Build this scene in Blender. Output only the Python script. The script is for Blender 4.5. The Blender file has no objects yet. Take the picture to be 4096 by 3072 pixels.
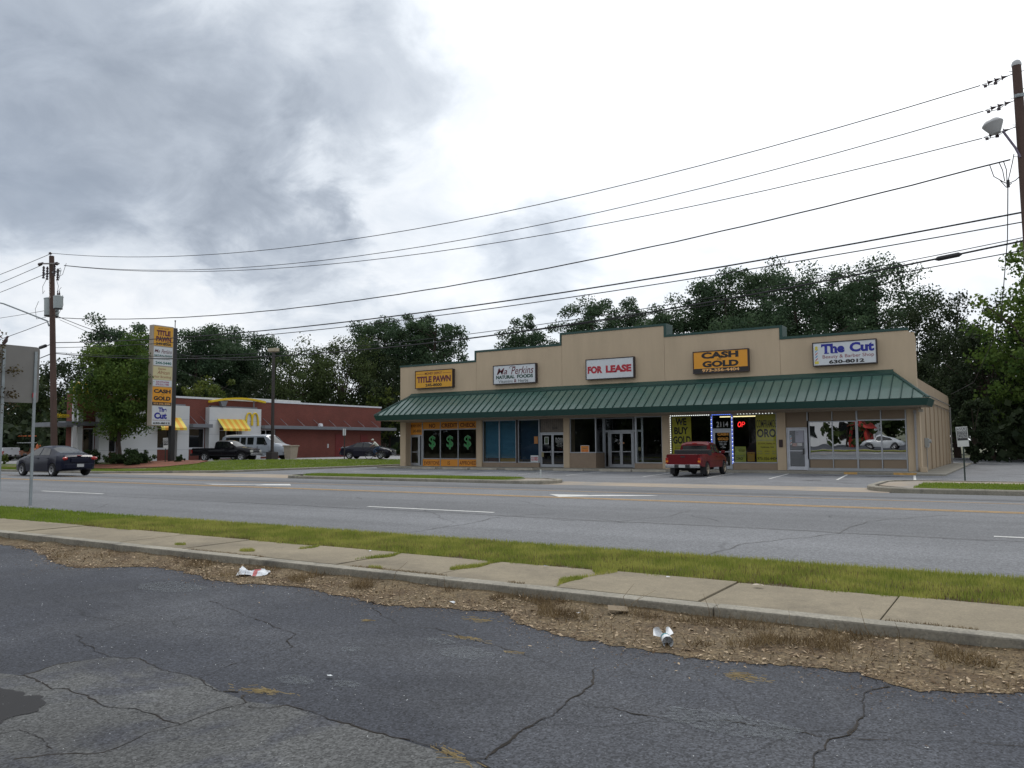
import bpy, bmesh, math, random
import numpy as np
from mathutils import Vector, Matrix, noise
R = math.radians
SC = bpy.context.scene
COL = SC.collection

# ------------------------------------------------------------------ camera
# World frame: x runs along the road (to the right), y runs away from the camera, z up.
# The front wall of the shop building is the plane y = 0; the near kerb is at y = -37.
CAM = Vector((37.33, -43.87, 1.55))
cd = bpy.data.cameras.new('camera')
cd.sensor_width = 36.0
cd.lens = 36.0 * 3205.0 / 4096.0
cd.clip_start = 0.1
cd.clip_end = 4000.0
cam = bpy.data.objects.new('camera', cd)
COL.objects.link(cam)
cam.location = CAM
cam.rotation_euler = (Matrix.Rotation(0.5662, 3, 'Z') @ Matrix.Rotation(math.pi/2 + 0.0755, 3, 'X')
                      @ Matrix.Rotation(-0.0067, 3, 'Z')).to_euler()
SC.camera = cam

# ------------------------------------------------------------------ sky and sun
SUN_DIR = Vector((-0.22, 0.60, 0.77)).normalized()      # behind the shops, high, veiled by cloud
sun_el = math.asin(SUN_DIR.z)
sun_az = math.atan2(SUN_DIR.x, SUN_DIR.y)

world = bpy.data.worlds.new('World')
SC.world = world
world.use_nodes = True
wt = world.node_tree
wt.nodes.clear()

def wn(kind, **kw):
    n = wt.nodes.new(kind)
    for k, v in kw.items():
        setattr(n, k, v)
    return n

def wmath(op, a, b=None, c=None, clamp=False):
    n = wn('ShaderNodeMath', operation=op, use_clamp=clamp)
    for i, v in enumerate((a, b, c)):
        if v is None:
            continue
        if isinstance(v, (int, float)):
            n.inputs[i].default_value = v
        else:
            wt.links.new(v, n.inputs[i])
    return n.outputs[0]

def build_world():
    out = wn('ShaderNodeOutputWorld')
    bg = wn('ShaderNodeBackground')
    bg.inputs[1].default_value = 0.1
    wt.links.new(bg.outputs[0], out.inputs[0])
    sky = wn('ShaderNodeTexSky', sky_type='NISHITA')
    sky.sun_disc = False
    sky.sun_elevation = sun_el
    sky.sun_rotation = sun_az
    tc = wn('ShaderNodeTexCoord')
    D = tc.outputs['Generated']
    # cloud plane coordinates: direction divided by its height, so clouds get flatter to the horizon
    sep = wn('ShaderNodeSeparateXYZ')
    wt.links.new(D, sep.inputs[0])
    zz = wmath('ADD', wmath('MAXIMUM', sep.outputs[2], 0.0), 0.38)
    comb = wn('ShaderNodeCombineXYZ')
    wt.links.new(wmath('DIVIDE', sep.outputs[0], zz), comb.inputs[0])
    wt.links.new(wmath('DIVIDE', sep.outputs[1], zz), comb.inputs[1])
    def nz(scale, detail, rough, off, dist=0.0):
        mp = wn('ShaderNodeMapping')
        mp.inputs['Location'].default_value = (off, off * 1.7, 0)
        wt.links.new(comb.outputs[0], mp.inputs[0])
        n = wn('ShaderNodeTexNoise')
        n.inputs['Scale'].default_value = scale
        n.inputs['Detail'].default_value = detail
        n.inputs['Roughness'].default_value = rough
        n.inputs['Distortion'].default_value = dist
        wt.links.new(mp.outputs[0], n.inputs['Vector'])
        return n.outputs[0]
    n1 = nz(2.3, 8, 0.56, 3.1, 0.2)
    n2 = nz(6.5, 8, 0.6, 9.7, 0.5)
    n3 = nz(1.3, 4, 0.5, 21.0)
    nn = wmath('ADD', wmath('MULTIPLY', wmath('SUBTRACT', n1, 0.5), 0.27),
               wmath('MULTIPLY', wmath('SUBTRACT', n2, 0.5), 0.13))
    def blob(d, rad, soft, amp, nf=1.0):
        v = Vector(d).normalized()
        dp = wn('ShaderNodeVectorMath', operation='DOT_PRODUCT')
        wt.links.new(D, dp.inputs[0])
        dp.inputs[1].default_value = v
        ang = wmath('ARCCOSINE', wmath('MINIMUM', dp.outputs['Value'], 0.99999))
        a = wmath('ADD', wmath('SUBTRACT', rad, ang), wmath('MULTIPLY', nn, nf))
        a = wmath('DIVIDE', a, soft, clamp=True)
        a = wmath('SMOOTH_MIN', a, 1.0, 0.2)
        return wmath('MULTIPLY', a, amp)
    dark = None
    for b in BLOBS:
        v = blob(*b)
        v = wmath('SUBTRACT', 1.0, v)
        dark = v if dark is None else wmath('MULTIPLY', dark, v)
    dark = wmath('SUBTRACT', 1.0, dark)
    # fine modulation inside the dark mass and faint grey patches elsewhere
    faint = wmath('MULTIPLY', wmath('SUBTRACT', wmath('ADD', wmath('MULTIPLY', n1, 0.6), wmath('MULTIPLY', n2, 0.4)), 0.43), 4.2, clamp=True)
    sdot = wn('ShaderNodeVectorMath', operation='DOT_PRODUCT')
    wt.links.new(D, sdot.inputs[0])
    sdot.inputs[1].default_value = Vector((-0.12, 0.80, 0.58)).normalized()
    glow = wmath('POWER', wmath('MAXIMUM', sdot.outputs['Value'], 0.0), 7.0)
    low = wmath('SUBTRACT', 1.0, wmath('MULTIPLY', glow, 1.0), clamp=True)
    dark = wmath('MAXIMUM', dark, wmath('MULTIPLY', wmath('MULTIPLY', faint, low), 0.60))
    dark = wmath('MULTIPLY', dark, wmath('ADD', 0.86, wmath('MULTIPLY', n2, 0.22)), clamp=True)
    ramp = wn('ShaderNodeValToRGB')
    e = ramp.color_ramp.elements
    e[0].position = 0.0
    e[0].color = (9.6, 9.9, 10.3, 1)
    e[1].position = 1.0
    e[1].color = (3.0, 3.5, 4.3, 1)
    k = e.new(0.35)
    k.color = (7.4, 8.0, 8.8, 1)
    k = e.new(0.7)
    k.color = (4.8, 5.4, 6.3, 1)
    wt.links.new(dark, ramp.inputs[0])
    # brighter towards the veiled sun
    gl = wn('ShaderNodeMix', data_type='RGBA', blend_type='ADD')
    gl.inputs[7].default_value = (5.0, 5.0, 4.9, 1)
    g2 = wmath('MULTIPLY', glow, wmath('SUBTRACT', 1.0, wmath('MULTIPLY', dark, 1.0), clamp=True))
    wt.links.new(g2, gl.inputs[0])
    wt.links.new(ramp.outputs[0], gl.inputs[6])
    # a little of the clear sky shows through the thinner cloud
    mix = wn('ShaderNodeMix', data_type='RGBA')
    thin = wmath('MULTIPLY', wmath('SUBTRACT', 0.55, n3, clamp=True), 0.5, clamp=True)
    wt.links.new(thin, mix.inputs[0])
    wt.links.new(gl.outputs[2], mix.inputs[6])
    wt.links.new(sky.outputs[0], mix.inputs[7])
    wt.links.new(mix.outputs[2], bg.inputs[0])

BLOBS = [((-0.845, 0.41, 0.42), 0.30, 0.20, 0.50), ((-0.80, 0.48, 0.345), 0.22, 0.16, 0.50),
         ((-0.745, 0.56, 0.335), 0.19, 0.14, 0.50), ((-0.755, 0.592, 0.275), 0.10, 0.09, 0.62),
         ((-0.67, 0.61, 0.46), 0.18, 0.12, 0.42), ((-0.63, 0.67, 0.41), 0.10, 0.07, 0.36), ((-0.87, 0.42, 0.30), 0.13, 0.09, 0.6),
         ((-0.92, 0.26, 0.34), 0.2, 0.2, 0.6), ((-0.78, 0.40, 0.52), 0.26, 0.2, 0.45),
         ((-0.735, 0.645, 0.21), 0.10, 0.07, 0.44), ((-0.69, 0.70, 0.165), 0.08, 0.08, 0.42), ((-0.62, 0.77, 0.15), 0.08, 0.08, 0.38), ((-0.56, 0.80, 0.19), 0.06, 0.07, 0.28),
         ((-0.462, 0.84, 0.285), 0.055, 0.09, 0.46), ((-0.34, 0.87, 0.355), 0.02, 0.06, 0.30), ((-0.49, 0.85, 0.23), 0.09, 0.07, 0.46),
         ((-0.42, 0.89, 0.17), 0.06, 0.10, 0.26), ((-0.86, 0.48, 0.18), 0.04, 0.08, 0.24), ((-0.30, 0.94, 0.20), 0.05, 0.12, 0.22)]
build_world()

sd = bpy.data.lights.new('sun', 'SUN')
sd.energy = 1.5
sd.angle = R(14)
sd.color = (1.0, 0.96, 0.9)
sun = bpy.data.objects.new('sun', sd)
COL.objects.link(sun)
sun.rotation_euler = SUN_DIR.to_track_quat('Z', 'Y').to_euler()

SC.view_settings.view_transform = 'Standard'
SC.view_settings.look = 'None'
SC.view_settings.gamma = 1.0
SC.view_settings.exposure = -0.05
try:
    SC.cycles.max_bounces = 6
    SC.cycles.transparent_max_bounces = 16
    SC.cycles.use_denoising = True
except Exception:
    pass

# ------------------------------------------------------------------ helpers
rnd = random.Random(7)
NR = np.random.default_rng(11)

MATS = {}
def nmat(name):
    m = bpy.data.materials.new(name)
    m.use_nodes = True
    nt = m.node_tree
    b = nt.nodes['Principled BSDF']
    return m, nt, b

def M(name, col, rough=0.6, metal=0.0, var=0.12, vs=3.0, bump=0.0, bs=60.0, coat=0.0, emit=None, es=1.0,
      spec=0.5, var2=0.0, vs2=40.0, coord='Object', stretch=None):
    """one procedural material: base colour with two octaves of noise variation and an optional bump"""
    if name in MATS:
        return MATS[name]
    m, nt, b = nmat(name)
    L = nt.links.new
    b.inputs['Roughness'].default_value = rough
    b.inputs['Metallic'].default_value = metal
    b.inputs['Specular IOR Level'].default_value = spec
    b.inputs['Coat Weight'].default_value = coat
    b.inputs['Coat Roughness'].default_value = 0.06
    tc = nt.nodes.new('ShaderNodeTexCoord')
    vec = tc.outputs[coord]
    if stretch:
        mp = nt.nodes.new('ShaderNodeMapping')
        mp.inputs['Scale'].default_value = stretch
        L(vec, mp.inputs[0])
        vec = mp.outputs[0]
    cur = None
    for amt, sc_ in ((var, vs), (var2, vs2)):
        if amt <= 0:
            continue
        n = nt.nodes.new('ShaderNodeTexNoise')
        n.inputs['Scale'].default_value = sc_
        n.inputs['Detail'].default_value = 6
        n.inputs['Roughness'].default_value = 0.65
        L(vec, n.inputs['Vector'])
        mr = nt.nodes.new('ShaderNodeMapRange')
        mr.inputs[1].default_value = 0.3
        mr.inputs[2].default_value = 0.7
        mr.inputs[3].default_value = 1 - amt
        mr.inputs[4].default_value = 1 + amt
        L(n.outputs[0], mr.inputs[0])
        if cur is None:
            cur = mr.outputs[0]
        else:
            mu = nt.nodes.new('ShaderNodeMath')
            mu.operation = 'MULTIPLY'
            L(cur, mu.inputs[0])
            L(mr.outputs[0], mu.inputs[1])
            cur = mu.outputs[0]
    if cur is not None:
        vm = nt.nodes.new('ShaderNodeVectorMath')
        vm.operation = 'SCALE'
        vm.inputs[0].default_value = col[:3]
        L(cur, vm.inputs[3])
        L(vm.outputs[0], b.inputs['Base Color'])
    else:
        b.inputs['Base Color'].default_value = (*col[:3], 1)
    if bump > 0:
        n = nt.nodes.new('ShaderNodeTexNoise')
        n.inputs['Scale'].default_value = bs
        n.inputs['Detail'].default_value = 4
        L(vec, n.inputs['Vector'])
        bp = nt.nodes.new('ShaderNodeBump')
        bp.inputs['Strength'].default_value = bump
        bp.inputs['Distance'].default_value = 0.02
        L(n.outputs[0], bp.inputs['Height'])
        L(bp.outputs[0], b.inputs['Normal'])
    if emit:
        b.inputs['Emission Color'].default_value = (*emit, 1)
        b.inputs['Emission Strength'].default_value = es
    MATS[name] = m
    return m

def glass(name, tint=(0.75, 0.8, 0.8), refl=0.10, wob=0.0, rough=0.0, wscale=0.8):
    """window glass: a mirror-like reflection over a tinted see-through pane"""
    if name in MATS:
        return MATS[name]
    m = bpy.data.materials.new(name)
    m.use_nodes = True
    nt = m.node_tree
    nt.nodes.clear()
    L = nt.links.new
    out = nt.nodes.new('ShaderNodeOutputMaterial')
    gl = nt.nodes.new('ShaderNodeBsdfGlossy')
    gl.inputs['Roughness'].default_value = rough
    gl.inputs['Color'].default_value = (0.95, 0.97, 1.0, 1)
    tr = nt.nodes.new('ShaderNodeBsdfTransparent')
    tr.inputs[0].default_value = (*tint, 1)
    fr = nt.nodes.new('ShaderNodeFresnel')
    fr.inputs['IOR'].default_value = 1.5
    mx = nt.nodes.new('ShaderNodeMath')
    mx.operation = 'MAXIMUM'
    mx.inputs[1].default_value = refl
    L(fr.outputs[0], mx.inputs[0])
    ms = nt.nodes.new('ShaderNodeMixShader')
    L(mx.outputs[0], ms.inputs[0])
    L(tr.outputs[0], ms.inputs[1])
    L(gl.outputs[0], ms.inputs[2])
    L(ms.outputs[0], out.inputs[0])
    if wob > 0:
        tc = nt.nodes.new('ShaderNodeTexCoord')
        n = nt.nodes.new('ShaderNodeTexNoise')
        n.inputs['Scale'].default_value = wscale
        n.inputs['Detail'].default_value = 1
        L(tc.outputs['Object'], n.inputs['Vector'])
        bp = nt.nodes.new('ShaderNodeBump')
        bp.inputs['Strength'].default_value = 1.0
        bp.inputs['Distance'].default_value = wob
        L(n.outputs[0], bp.inputs['Height'])
        L(bp.outputs[0], gl.inputs['Normal'])
    MATS[name] = m
    return m

class MB:
    def __init__(s):
        s.v = []
        s.f = []
    def add(s, vs, fs):
        o = len(s.v)
        s.v.extend([tuple(p) for p in vs])
        s.f.extend([tuple(i + o for i in f) for f in fs])
        return s
    def box(s, x0, x1, y0, y1, z0, z1):
        return s.add([(x0, y0, z0), (x1, y0, z0), (x1, y1, z0), (x0, y1, z0), (x0, y0, z1), (x1, y0, z1), (x1, y1, z1), (x0, y1, z1)],
                     [(3, 2, 1, 0), (4, 5, 6, 7), (0, 1, 5, 4), (1, 2, 6, 5), (2, 3, 7, 6), (3, 0, 4, 7)])
    def hexa(s, b, t):
        n = len(b)
        fs = [tuple(range(n - 1, -1, -1)), tuple(range(n, 2 * n))]
        for i in range(n):
            j = (i + 1) % n
            fs.append((i, j, n + j, n + i))
        return s.add(list(b) + list(t), fs)
    def prism(s, pts, axis, a0, a1):
        """polygon in the two other axes pushed along one axis"""
        def mk(p, a):
            return {'x': (a, p[0], p[1]), 'y': (p[0], a, p[1]), 'z': (p[0], p[1], a)}[axis]
        return s.hexa([mk(p, a0) for p in pts], [mk(p, a1) for p in pts])
    def quad(s, *p):
        return s.add(p, [tuple(range(len(p)))])
    def cyl(s, p0, p1, r0, r1=None, n=12, caps=True):
        r1 = r0 if r1 is None else r1
        p0, p1 = Vector(p0), Vector(p1)
        d = (p1 - p0).normalized()
        a = d.orthogonal().normalized()
        b = d.cross(a)
        vs = []
        for p, r in ((p0, r0), (p1, r1)):
            for i in range(n):
                t = 2 * math.pi * i / n
                vs.append(p + a * (r * math.cos(t)) + b * (r * math.sin(t)))
        fs = [(i, (i + 1) % n, n + (i + 1) % n, n + i) for i in range(n)]
        if caps:
            fs += [tuple(range(n - 1, -1, -1)), tuple(range(n, 2 * n))]
        return s.add(vs, fs)
    def tube(s, pts, r, n=6, rs=None):
        pts = [Vector(p) for p in pts]
        rings = []
        prev = None
        for i, p in enumerate(pts):
            d = (pts[min(i + 1, len(pts) - 1)] - pts[max(i - 1, 0)]).normalized()
            if prev is None:
                a = d.orthogonal().normalized()
            else:
                a = (prev - d * prev.dot(d))
                a = a.normalized() if a.length > 1e-6 else d.orthogonal().normalized()
            prev = a
            b = d.cross(a)
            rr = rs[i] if rs else r
            rings.append([p + a * (rr * math.cos(2 * math.pi * k / n)) + b * (rr * math.sin(2 * math.pi * k / n)) for k in range(n)])
        vs = [q for ring in rings for q in ring]
        fs = []
        for i in range(len(pts) - 1):
            for k in range(n):
                fs.append((i * n + k, i * n + (k + 1) % n, (i + 1) * n + (k + 1) % n, (i + 1) * n + k))
        fs.append(tuple(range(n - 1, -1, -1)))
        fs.append(tuple(range((len(pts) - 1) * n, len(pts) * n)))
        return s.add(vs, fs)
    def lathe(s, prof, c=(0, 0, 0), n=20, axis='z'):
        vs = []
        for r, h in prof:
            for k in range(n):
                t = 2 * math.pi * k / n
                q = (r * math.cos(t), r * math.sin(t), h)
                if axis == 'y':
                    q = (q[0], q[2], q[1])
                if axis == 'x':
                    q = (q[2], q[0], q[1])
                vs.append((c[0] + q[0], c[1] + q[1], c[2] + q[2]))
        m = len(prof)
        fs = []
        for i in range(m - 1):
            for k in range(n):
                fs.append((i * n + k, i * n + (k + 1) % n, (i + 1) * n + (k + 1) % n, (i + 1) * n + k))
        fs.append(tuple(range(n - 1, -1, -1)))
        fs.append(tuple(range((m - 1) * n, m * n)))
        return s.add(vs, fs)
    def ball(s, c, rx, ry=None, rz=None, n=10, m=7):
        ry = rx if ry is None else ry
        rz = rx if rz is None else rz
        vs = []
        for i in range(m + 1):
            ph = math.pi * i / m
            for k in range(n):
                t = 2 * math.pi * k / n
                vs.append((c[0] + rx * math.sin(ph) * math.cos(t), c[1] + ry * math.sin(ph) * math.sin(t), c[2] + rz * math.cos(ph)))
        fs = []
        for i in range(m):
            for k in range(n):
                fs.append((i * n + k, (i + 1) * n + k, (i + 1) * n + (k + 1) % n, i * n + (k + 1) % n))
        return s.add(vs, fs)
    def xf(s, mat):
        s.v = [tuple(mat @ Vector(p)) for p in s.v]
        return s
    def build(s, name, mat, parent=None, smooth=False, bevel=0.0, angle=40, fix=True):
        me = bpy.data.meshes.new(name)
        me.from_pydata(s.v, [], s.f)
        if fix or bevel:
            bm = bmesh.new()
            bm.from_mesh(me)
            if smooth or bevel:
                bmesh.ops.remove_doubles(bm, verts=bm.verts, dist=1e-5)
            bmesh.ops.recalc_face_normals(bm, faces=bm.faces)
            if bevel:
                es = [e for e in bm.edges if len(e.link_faces) == 2 and e.calc_face_angle(0) > R(35)]
                bmesh.ops.bevel(bm, geom=es, offset=bevel, segments=2, affect='EDGES', profile=0.6, clamp_overlap=True)
            bm.to_mesh(me)
            bm.free()
        if mat:
            me.materials.append(mat)
        if smooth:
            me.polygons.foreach_set('use_smooth', [True] * len(me.polygons))
            me.set_sharp_from_angle(angle=R(angle))
        o = bpy.data.objects.new(name, me)
        COL.objects.link(o)
        if parent:
            o.parent = parent
        return o

def tag(o, label=None, cat=None, group=None, kind=None):
    if label:
        o['label'] = label
    if cat:
        o['category'] = cat
    if group:
        o['group'] = group
    if kind:
        o['kind'] = kind
    return o

def thing(name, label, cat, loc=(0, 0, 0), rz=0.0, group=None):
    o = bpy.data.objects.new(name, None)
    o.empty_display_size = 0.3
    COL.objects.link(o)
    o.location = loc
    o.rotation_euler = (0, 0, rz)
    return tag(o, label, cat, group)

def struct(o):
    o['kind'] = 'structure'
    return o

def npmesh(name, verts, faces_flat, nper, mat, parent=None, smooth=False):
    """fast mesh from numpy arrays; every face has nper corners"""
    me = bpy.data.meshes.new(name)
    nv = len(verts)
    nf = len(faces_flat) // nper
    me.vertices.add(nv)
    me.vertices.foreach_set('co', np.asarray(verts, dtype=np.float32).ravel())
    me.loops.add(nf * nper)
    me.loops.foreach_set('vertex_index', np.asarray(faces_flat, dtype=np.int32))
    me.polygons.add(nf)
    me.polygons.foreach_set('loop_start', np.arange(nf, dtype=np.int32) * nper)
    me.polygons.foreach_set('loop_total', np.full(nf, nper, dtype=np.int32))
    me.update(calc_edges=True)
    if mat:
        me.materials.append(mat)
    if smooth:
        me.polygons.foreach_set('use_smooth', [True] * nf)
    o = bpy.data.objects.new(name, me)
    COL.objects.link(o)
    if parent:
        o.parent = parent
    return o

def copy_tree(o, parent=None):
    c = o.copy()
    COL.objects.link(c)
    c.parent = parent
    for ch in list(o.children):
        copy_tree(ch, c)
    return c

# lettering: each line is fitted to a given box, lying in a plane (origin o, right u, up v)
def text(parent, s, o, u, v, w, h, mat, bold=0.0, shear=0.0, lift=0.004, name='lettering', depth=0.0015):
    cu = bpy.data.curves.new(name, 'FONT')
    cu.body = s
    cu.size = 1.0
    cu.shear = shear
    cu.offset = bold + 0.004
    cu.resolution_u = 3
    cu.align_x = 'LEFT'
    tmp = bpy.data.objects.new(name, cu)
    COL.objects.link(tmp)
    dg = bpy.context.evaluated_depsgraph_get()
    me = bpy.data.meshes.new_from_object(tmp.evaluated_get(dg))
    bpy.data.objects.remove(tmp)
    bpy.data.curves.remove(cu)
    n = len(me.vertices)
    co = np.empty(n * 3, dtype=np.float32)
    me.vertices.foreach_get('co', co)
    co = co.reshape(-1, 3)
    mn, mx = co.min(0), co.max(0)
    a = (co[:, 0] - mn[0]) / max(mx[0] - mn[0], 1e-6) * w
    b = (co[:, 1] - mn[1]) / max(mx[1] - mn[1], 1e-6) * h
    o, u, v = Vector(o), Vector(u).normalized(), Vector(v).normalized()
    nrm = u.cross(v)
    base = np.array(o + nrm * lift)
    out = base + np.outer(a, np.array(u)) + np.outer(b, np.array(v))
    me.vertices.foreach_set('co', out.astype(np.float32).ravel())
    me.update()
    me.name = name
    me.materials.clear()
    me.materials.append(mat)
    ob = bpy.data.objects.new(name, me)
    COL.objects.link(ob)
    if parent:
        ob.parent = parent
    return ob

def sm(t):
    t = max(0.0, min(1.0, t))
    return t * t * (3 - 2 * t)

def gz(x, y):
    """ground height: level round the shops and road, rising gently to the restaurant lot on the left"""
    return 0.42 * sm((-3.0 - x) / 7.5) * sm((y + 14.5) / 8.0)

UX, UZ = (1, 0, 0), (0, 0, 1)
# ------------------------------------------------------------------ ground materials
def ground_mat(name, base, var=0.18, speck=0.25, speck_scale=70.0, dark=None, patch_scale=0.25, rough=0.9, crack=None,
               tint=None, bump=0.35, streak=None, joint=None, light=None, pale=None):
    m, nt, b = nmat(name)
    L = nt.links.new
    N = nt.nodes.new
    g = N('ShaderNodeNewGeometry')
    pos = g.outputs['Position']
    def mapped(scale):
        mp = N('ShaderNodeMapping')
        mp.inputs['Scale'].default_value = scale
        L(pos, mp.inputs[0])
        return mp.outputs[0]
    def noise_(vec, s, d=5, r=0.6, dist=0.0):
        n = N('ShaderNodeTexNoise')
        n.inputs['Scale'].default_value = s
        n.inputs['Detail'].default_value = d
        n.inputs['Roughness'].default_value = r
        n.inputs['Distortion'].default_value = dist
        L(vec, n.inputs['Vector'])
        return n.outputs[0]
    def rng(v, a, b_, c, d):
        r = N('ShaderNodeMapRange')
        for i, q in enumerate((a, b_, c, d)):
            r.inputs[i + 1].default_value = q
        L(v, r.inputs[0])
        return r.outputs[0]
    def mth(op, a, b_):
        q = N('ShaderNodeMath')
        q.operation = op
        for i, v in enumerate((a, b_)):
            if isinstance(v, (int, float)):
                q.inputs[i].default_value = v
            else:
                L(v, q.inputs[i])
        return q.outputs[0]
    big = rng(noise_(pos, patch_scale, 5, 0.6), 0.3, 0.7, 1 - var, 1 + var)
    mid = rng(noise_(pos, patch_scale * 9, 4, 0.6), 0.3, 0.7, 1 - var * 0.4, 1 + var * 0.4)
    fac = mth('MULTIPLY', big, mid)
    if streak:
        # wear along the direction of travel
        st = rng(noise_(mapped((0.02, streak, 1)), 1.0, 4, 0.55), 0.35, 0.65, 0.78, 1.14)
        fac = mth('MULTIPLY', fac, st)
    vo = N('ShaderNodeTexVoronoi')
    vo.inputs['Scale'].default_value = speck_scale
    L(pos, vo.inputs['Vector'])
    sp = rng(vo.outputs['Color'], 0.0, 1.0, 1 - speck, 1 + speck)
    fac = mth('MULTIPLY', fac, sp)
    spk = noise_(pos, speck_scale * 0.35, 2, 0.5)
    fac = mth('MULTIPLY', fac, rng(spk, 0.3, 0.7, 1 - speck * 0.3, 1 + speck * 0.3))
    if crack:
        cs, cw, cd_ = crack
        n = N('ShaderNodeTexNoise')
        n.inputs['Scale'].default_value = 1.3
        n.inputs['Detail'].default_value = 5
        L(pos, n.inputs['Vector'])
        mixv = N('ShaderNodeVectorMath')
        mixv.operation = 'MULTIPLY_ADD'
        L(n.outputs['Color'], mixv.inputs[0])
        mixv.inputs[1].default_value = (0.55, 0.55, 0.0)
        L(pos, mixv.inputs[2])
        v2 = N('ShaderNodeTexVoronoi')
        v2.feature = 'DISTANCE_TO_EDGE'
        v2.inputs['Scale'].default_value = cs
        L(mixv.outputs[0], v2.inputs['Vector'])
        line = rng(v2.outputs['Distance'], 0.0, cw, 1.0, 0.0)
        msk = rng(noise_(pos, 0.35, 3, 0.5), 0.50, 0.60, 0.0, 1.0)
        line = mth('MULTIPLY', line, msk)
        fac = mth('MULTIPLY', fac, mth('SUBTRACT', 1.0, mth('MULTIPLY', line, cd_)))
    vm = N('ShaderNodeVectorMath')
    vm.operation = 'SCALE'
    if tint:
        mx = N('ShaderNodeMix')
        mx.data_type = 'RGBA'
        mx.inputs[6].default_value = (*base, 1)
        mx.inputs[7].default_value = (*tint[0], 1)
        L(rng(noise_(pos, tint[1], 5, 0.65, 0.4), tint[2], tint[3], 0.0, 1.0), mx.inputs[0])
        L(mx.outputs[2], vm.inputs[0])
        src = mx.outputs[2]
    else:
        vm.inputs[0].default_value = base
    L(fac, vm.inputs[3])
    col = vm.outputs[0]
    if light:
        # worn pale patches of bare stone: (colour, scale, threshold)
        mx = N('ShaderNodeMix')
        mx.data_type = 'RGBA'
        L(col, mx.inputs[6])
        mx.inputs[7].default_value = (*light[0], 1)
        w = mth('MULTIPLY', rng(noise_(pos, light[1], 6, 0.7), light[2], light[2] + 0.06, 0.0, 1.0),
                rng(noise_(pos, 45.0, 2, 0.5), 0.45, 0.55, 0.0, 0.8))
        L(w, mx.inputs[0])
        col = mx.outputs[2]
    L(col, b.inputs['Base Color'])
    b.inputs['Roughness'].default_value = rough
    b.inputs['Specular IOR Level'].default_value = 0.35
    bp = N('ShaderNodeBump')
    bp.inputs['Strength'].default_value = bump
    bp.inputs['Distance'].default_value = 0.012
    L(spk, bp.inputs['Height'])
    L(bp.outputs[0], b.inputs['Normal'])
    return m

A_ROAD = ground_mat('road_asphalt', (0.158, 0.163, 0.172), 0.10, 0.34, 55.0, patch_scale=0.22, streak=0.55, crack=(0.16, 0.005, 0.4))
A_LOT = ground_mat('lot_asphalt', (0.042, 0.046, 0.057), 0.20, 0.75, 95.0, patch_scale=0.6,
                   tint=((0.066, 0.070, 0.080), 0.35, 0.45, 0.66), crack=(0.55, 0.005, 0.5), light=((0.15, 0.16, 0.17), 1.1, 0.68), bump=0.15)
A_SHOP = ground_mat('shop_lot_asphalt', (0.165, 0.17, 0.18), 0.16, 0.4, 45.0, patch_scale=0.4, crack=(0.2, 0.006, 0.4),
                    tint=((0.10, 0.10, 0.105), 0.5, 0.55, 0.72))
A_REST = ground_mat('restaurant_lot_asphalt', (0.26, 0.26, 0.265), 0.12, 0.25, 40.0)
C_WALK = ground_mat('sidewalk_concrete', (0.240, 0.204, 0.142), 0.16, 0.16, 90.0, patch_scale=0.9, tint=((0.165, 0.14, 0.10), 0.8, 0.48, 0.70), bump=0.2)
C_KERB = ground_mat('kerb_concrete', (0.27, 0.25, 0.205), 0.2, 0.2, 60.0, patch_scale=1.4, tint=((0.15, 0.14, 0.12), 1.6, 0.55, 0.7), bump=0.3)
C_APRON = ground_mat('apron_concrete', (0.33, 0.27, 0.205), 0.14, 0.14, 60.0, patch_scale=0.3, tint=((0.25, 0.235, 0.215), 0.5, 0.45, 0.65))
C_SLAB = ground_mat('shop_walk_concrete', (0.25, 0.235, 0.20), 0.18, 0.15, 50.0, patch_scale=0.8)
G_SOIL = ground_mat('soil_base', (0.085, 0.075, 0.042), 0.3, 0.3, 30.0, patch_scale=1.0)
G_LAWN = ground_mat('lawn_base', (0.075, 0.105, 0.022), 0.25, 0.35, 25.0, patch_scale=0.6, tint=((0.12, 0.125, 0.03), 0.5, 0.45, 0.65))
G_MULCH = ground_mat('mulch_base', (0.17, 0.062, 0.035), 0.3, 0.5, 22.0, patch_scale=1.2)
G_DIRT = ground_mat('leaf_dirt', (0.150, 0.110, 0.060), 0.25, 0.55, 60.0, patch_scale=1.6, tint=((0.085, 0.056, 0.028), 1.6, 0.46, 0.62), bump=0.9)
G_LAND = ground_mat('land', (0.10, 0.105, 0.06), 0.25, 0.2, 4.0, patch_scale=0.05)

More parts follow.
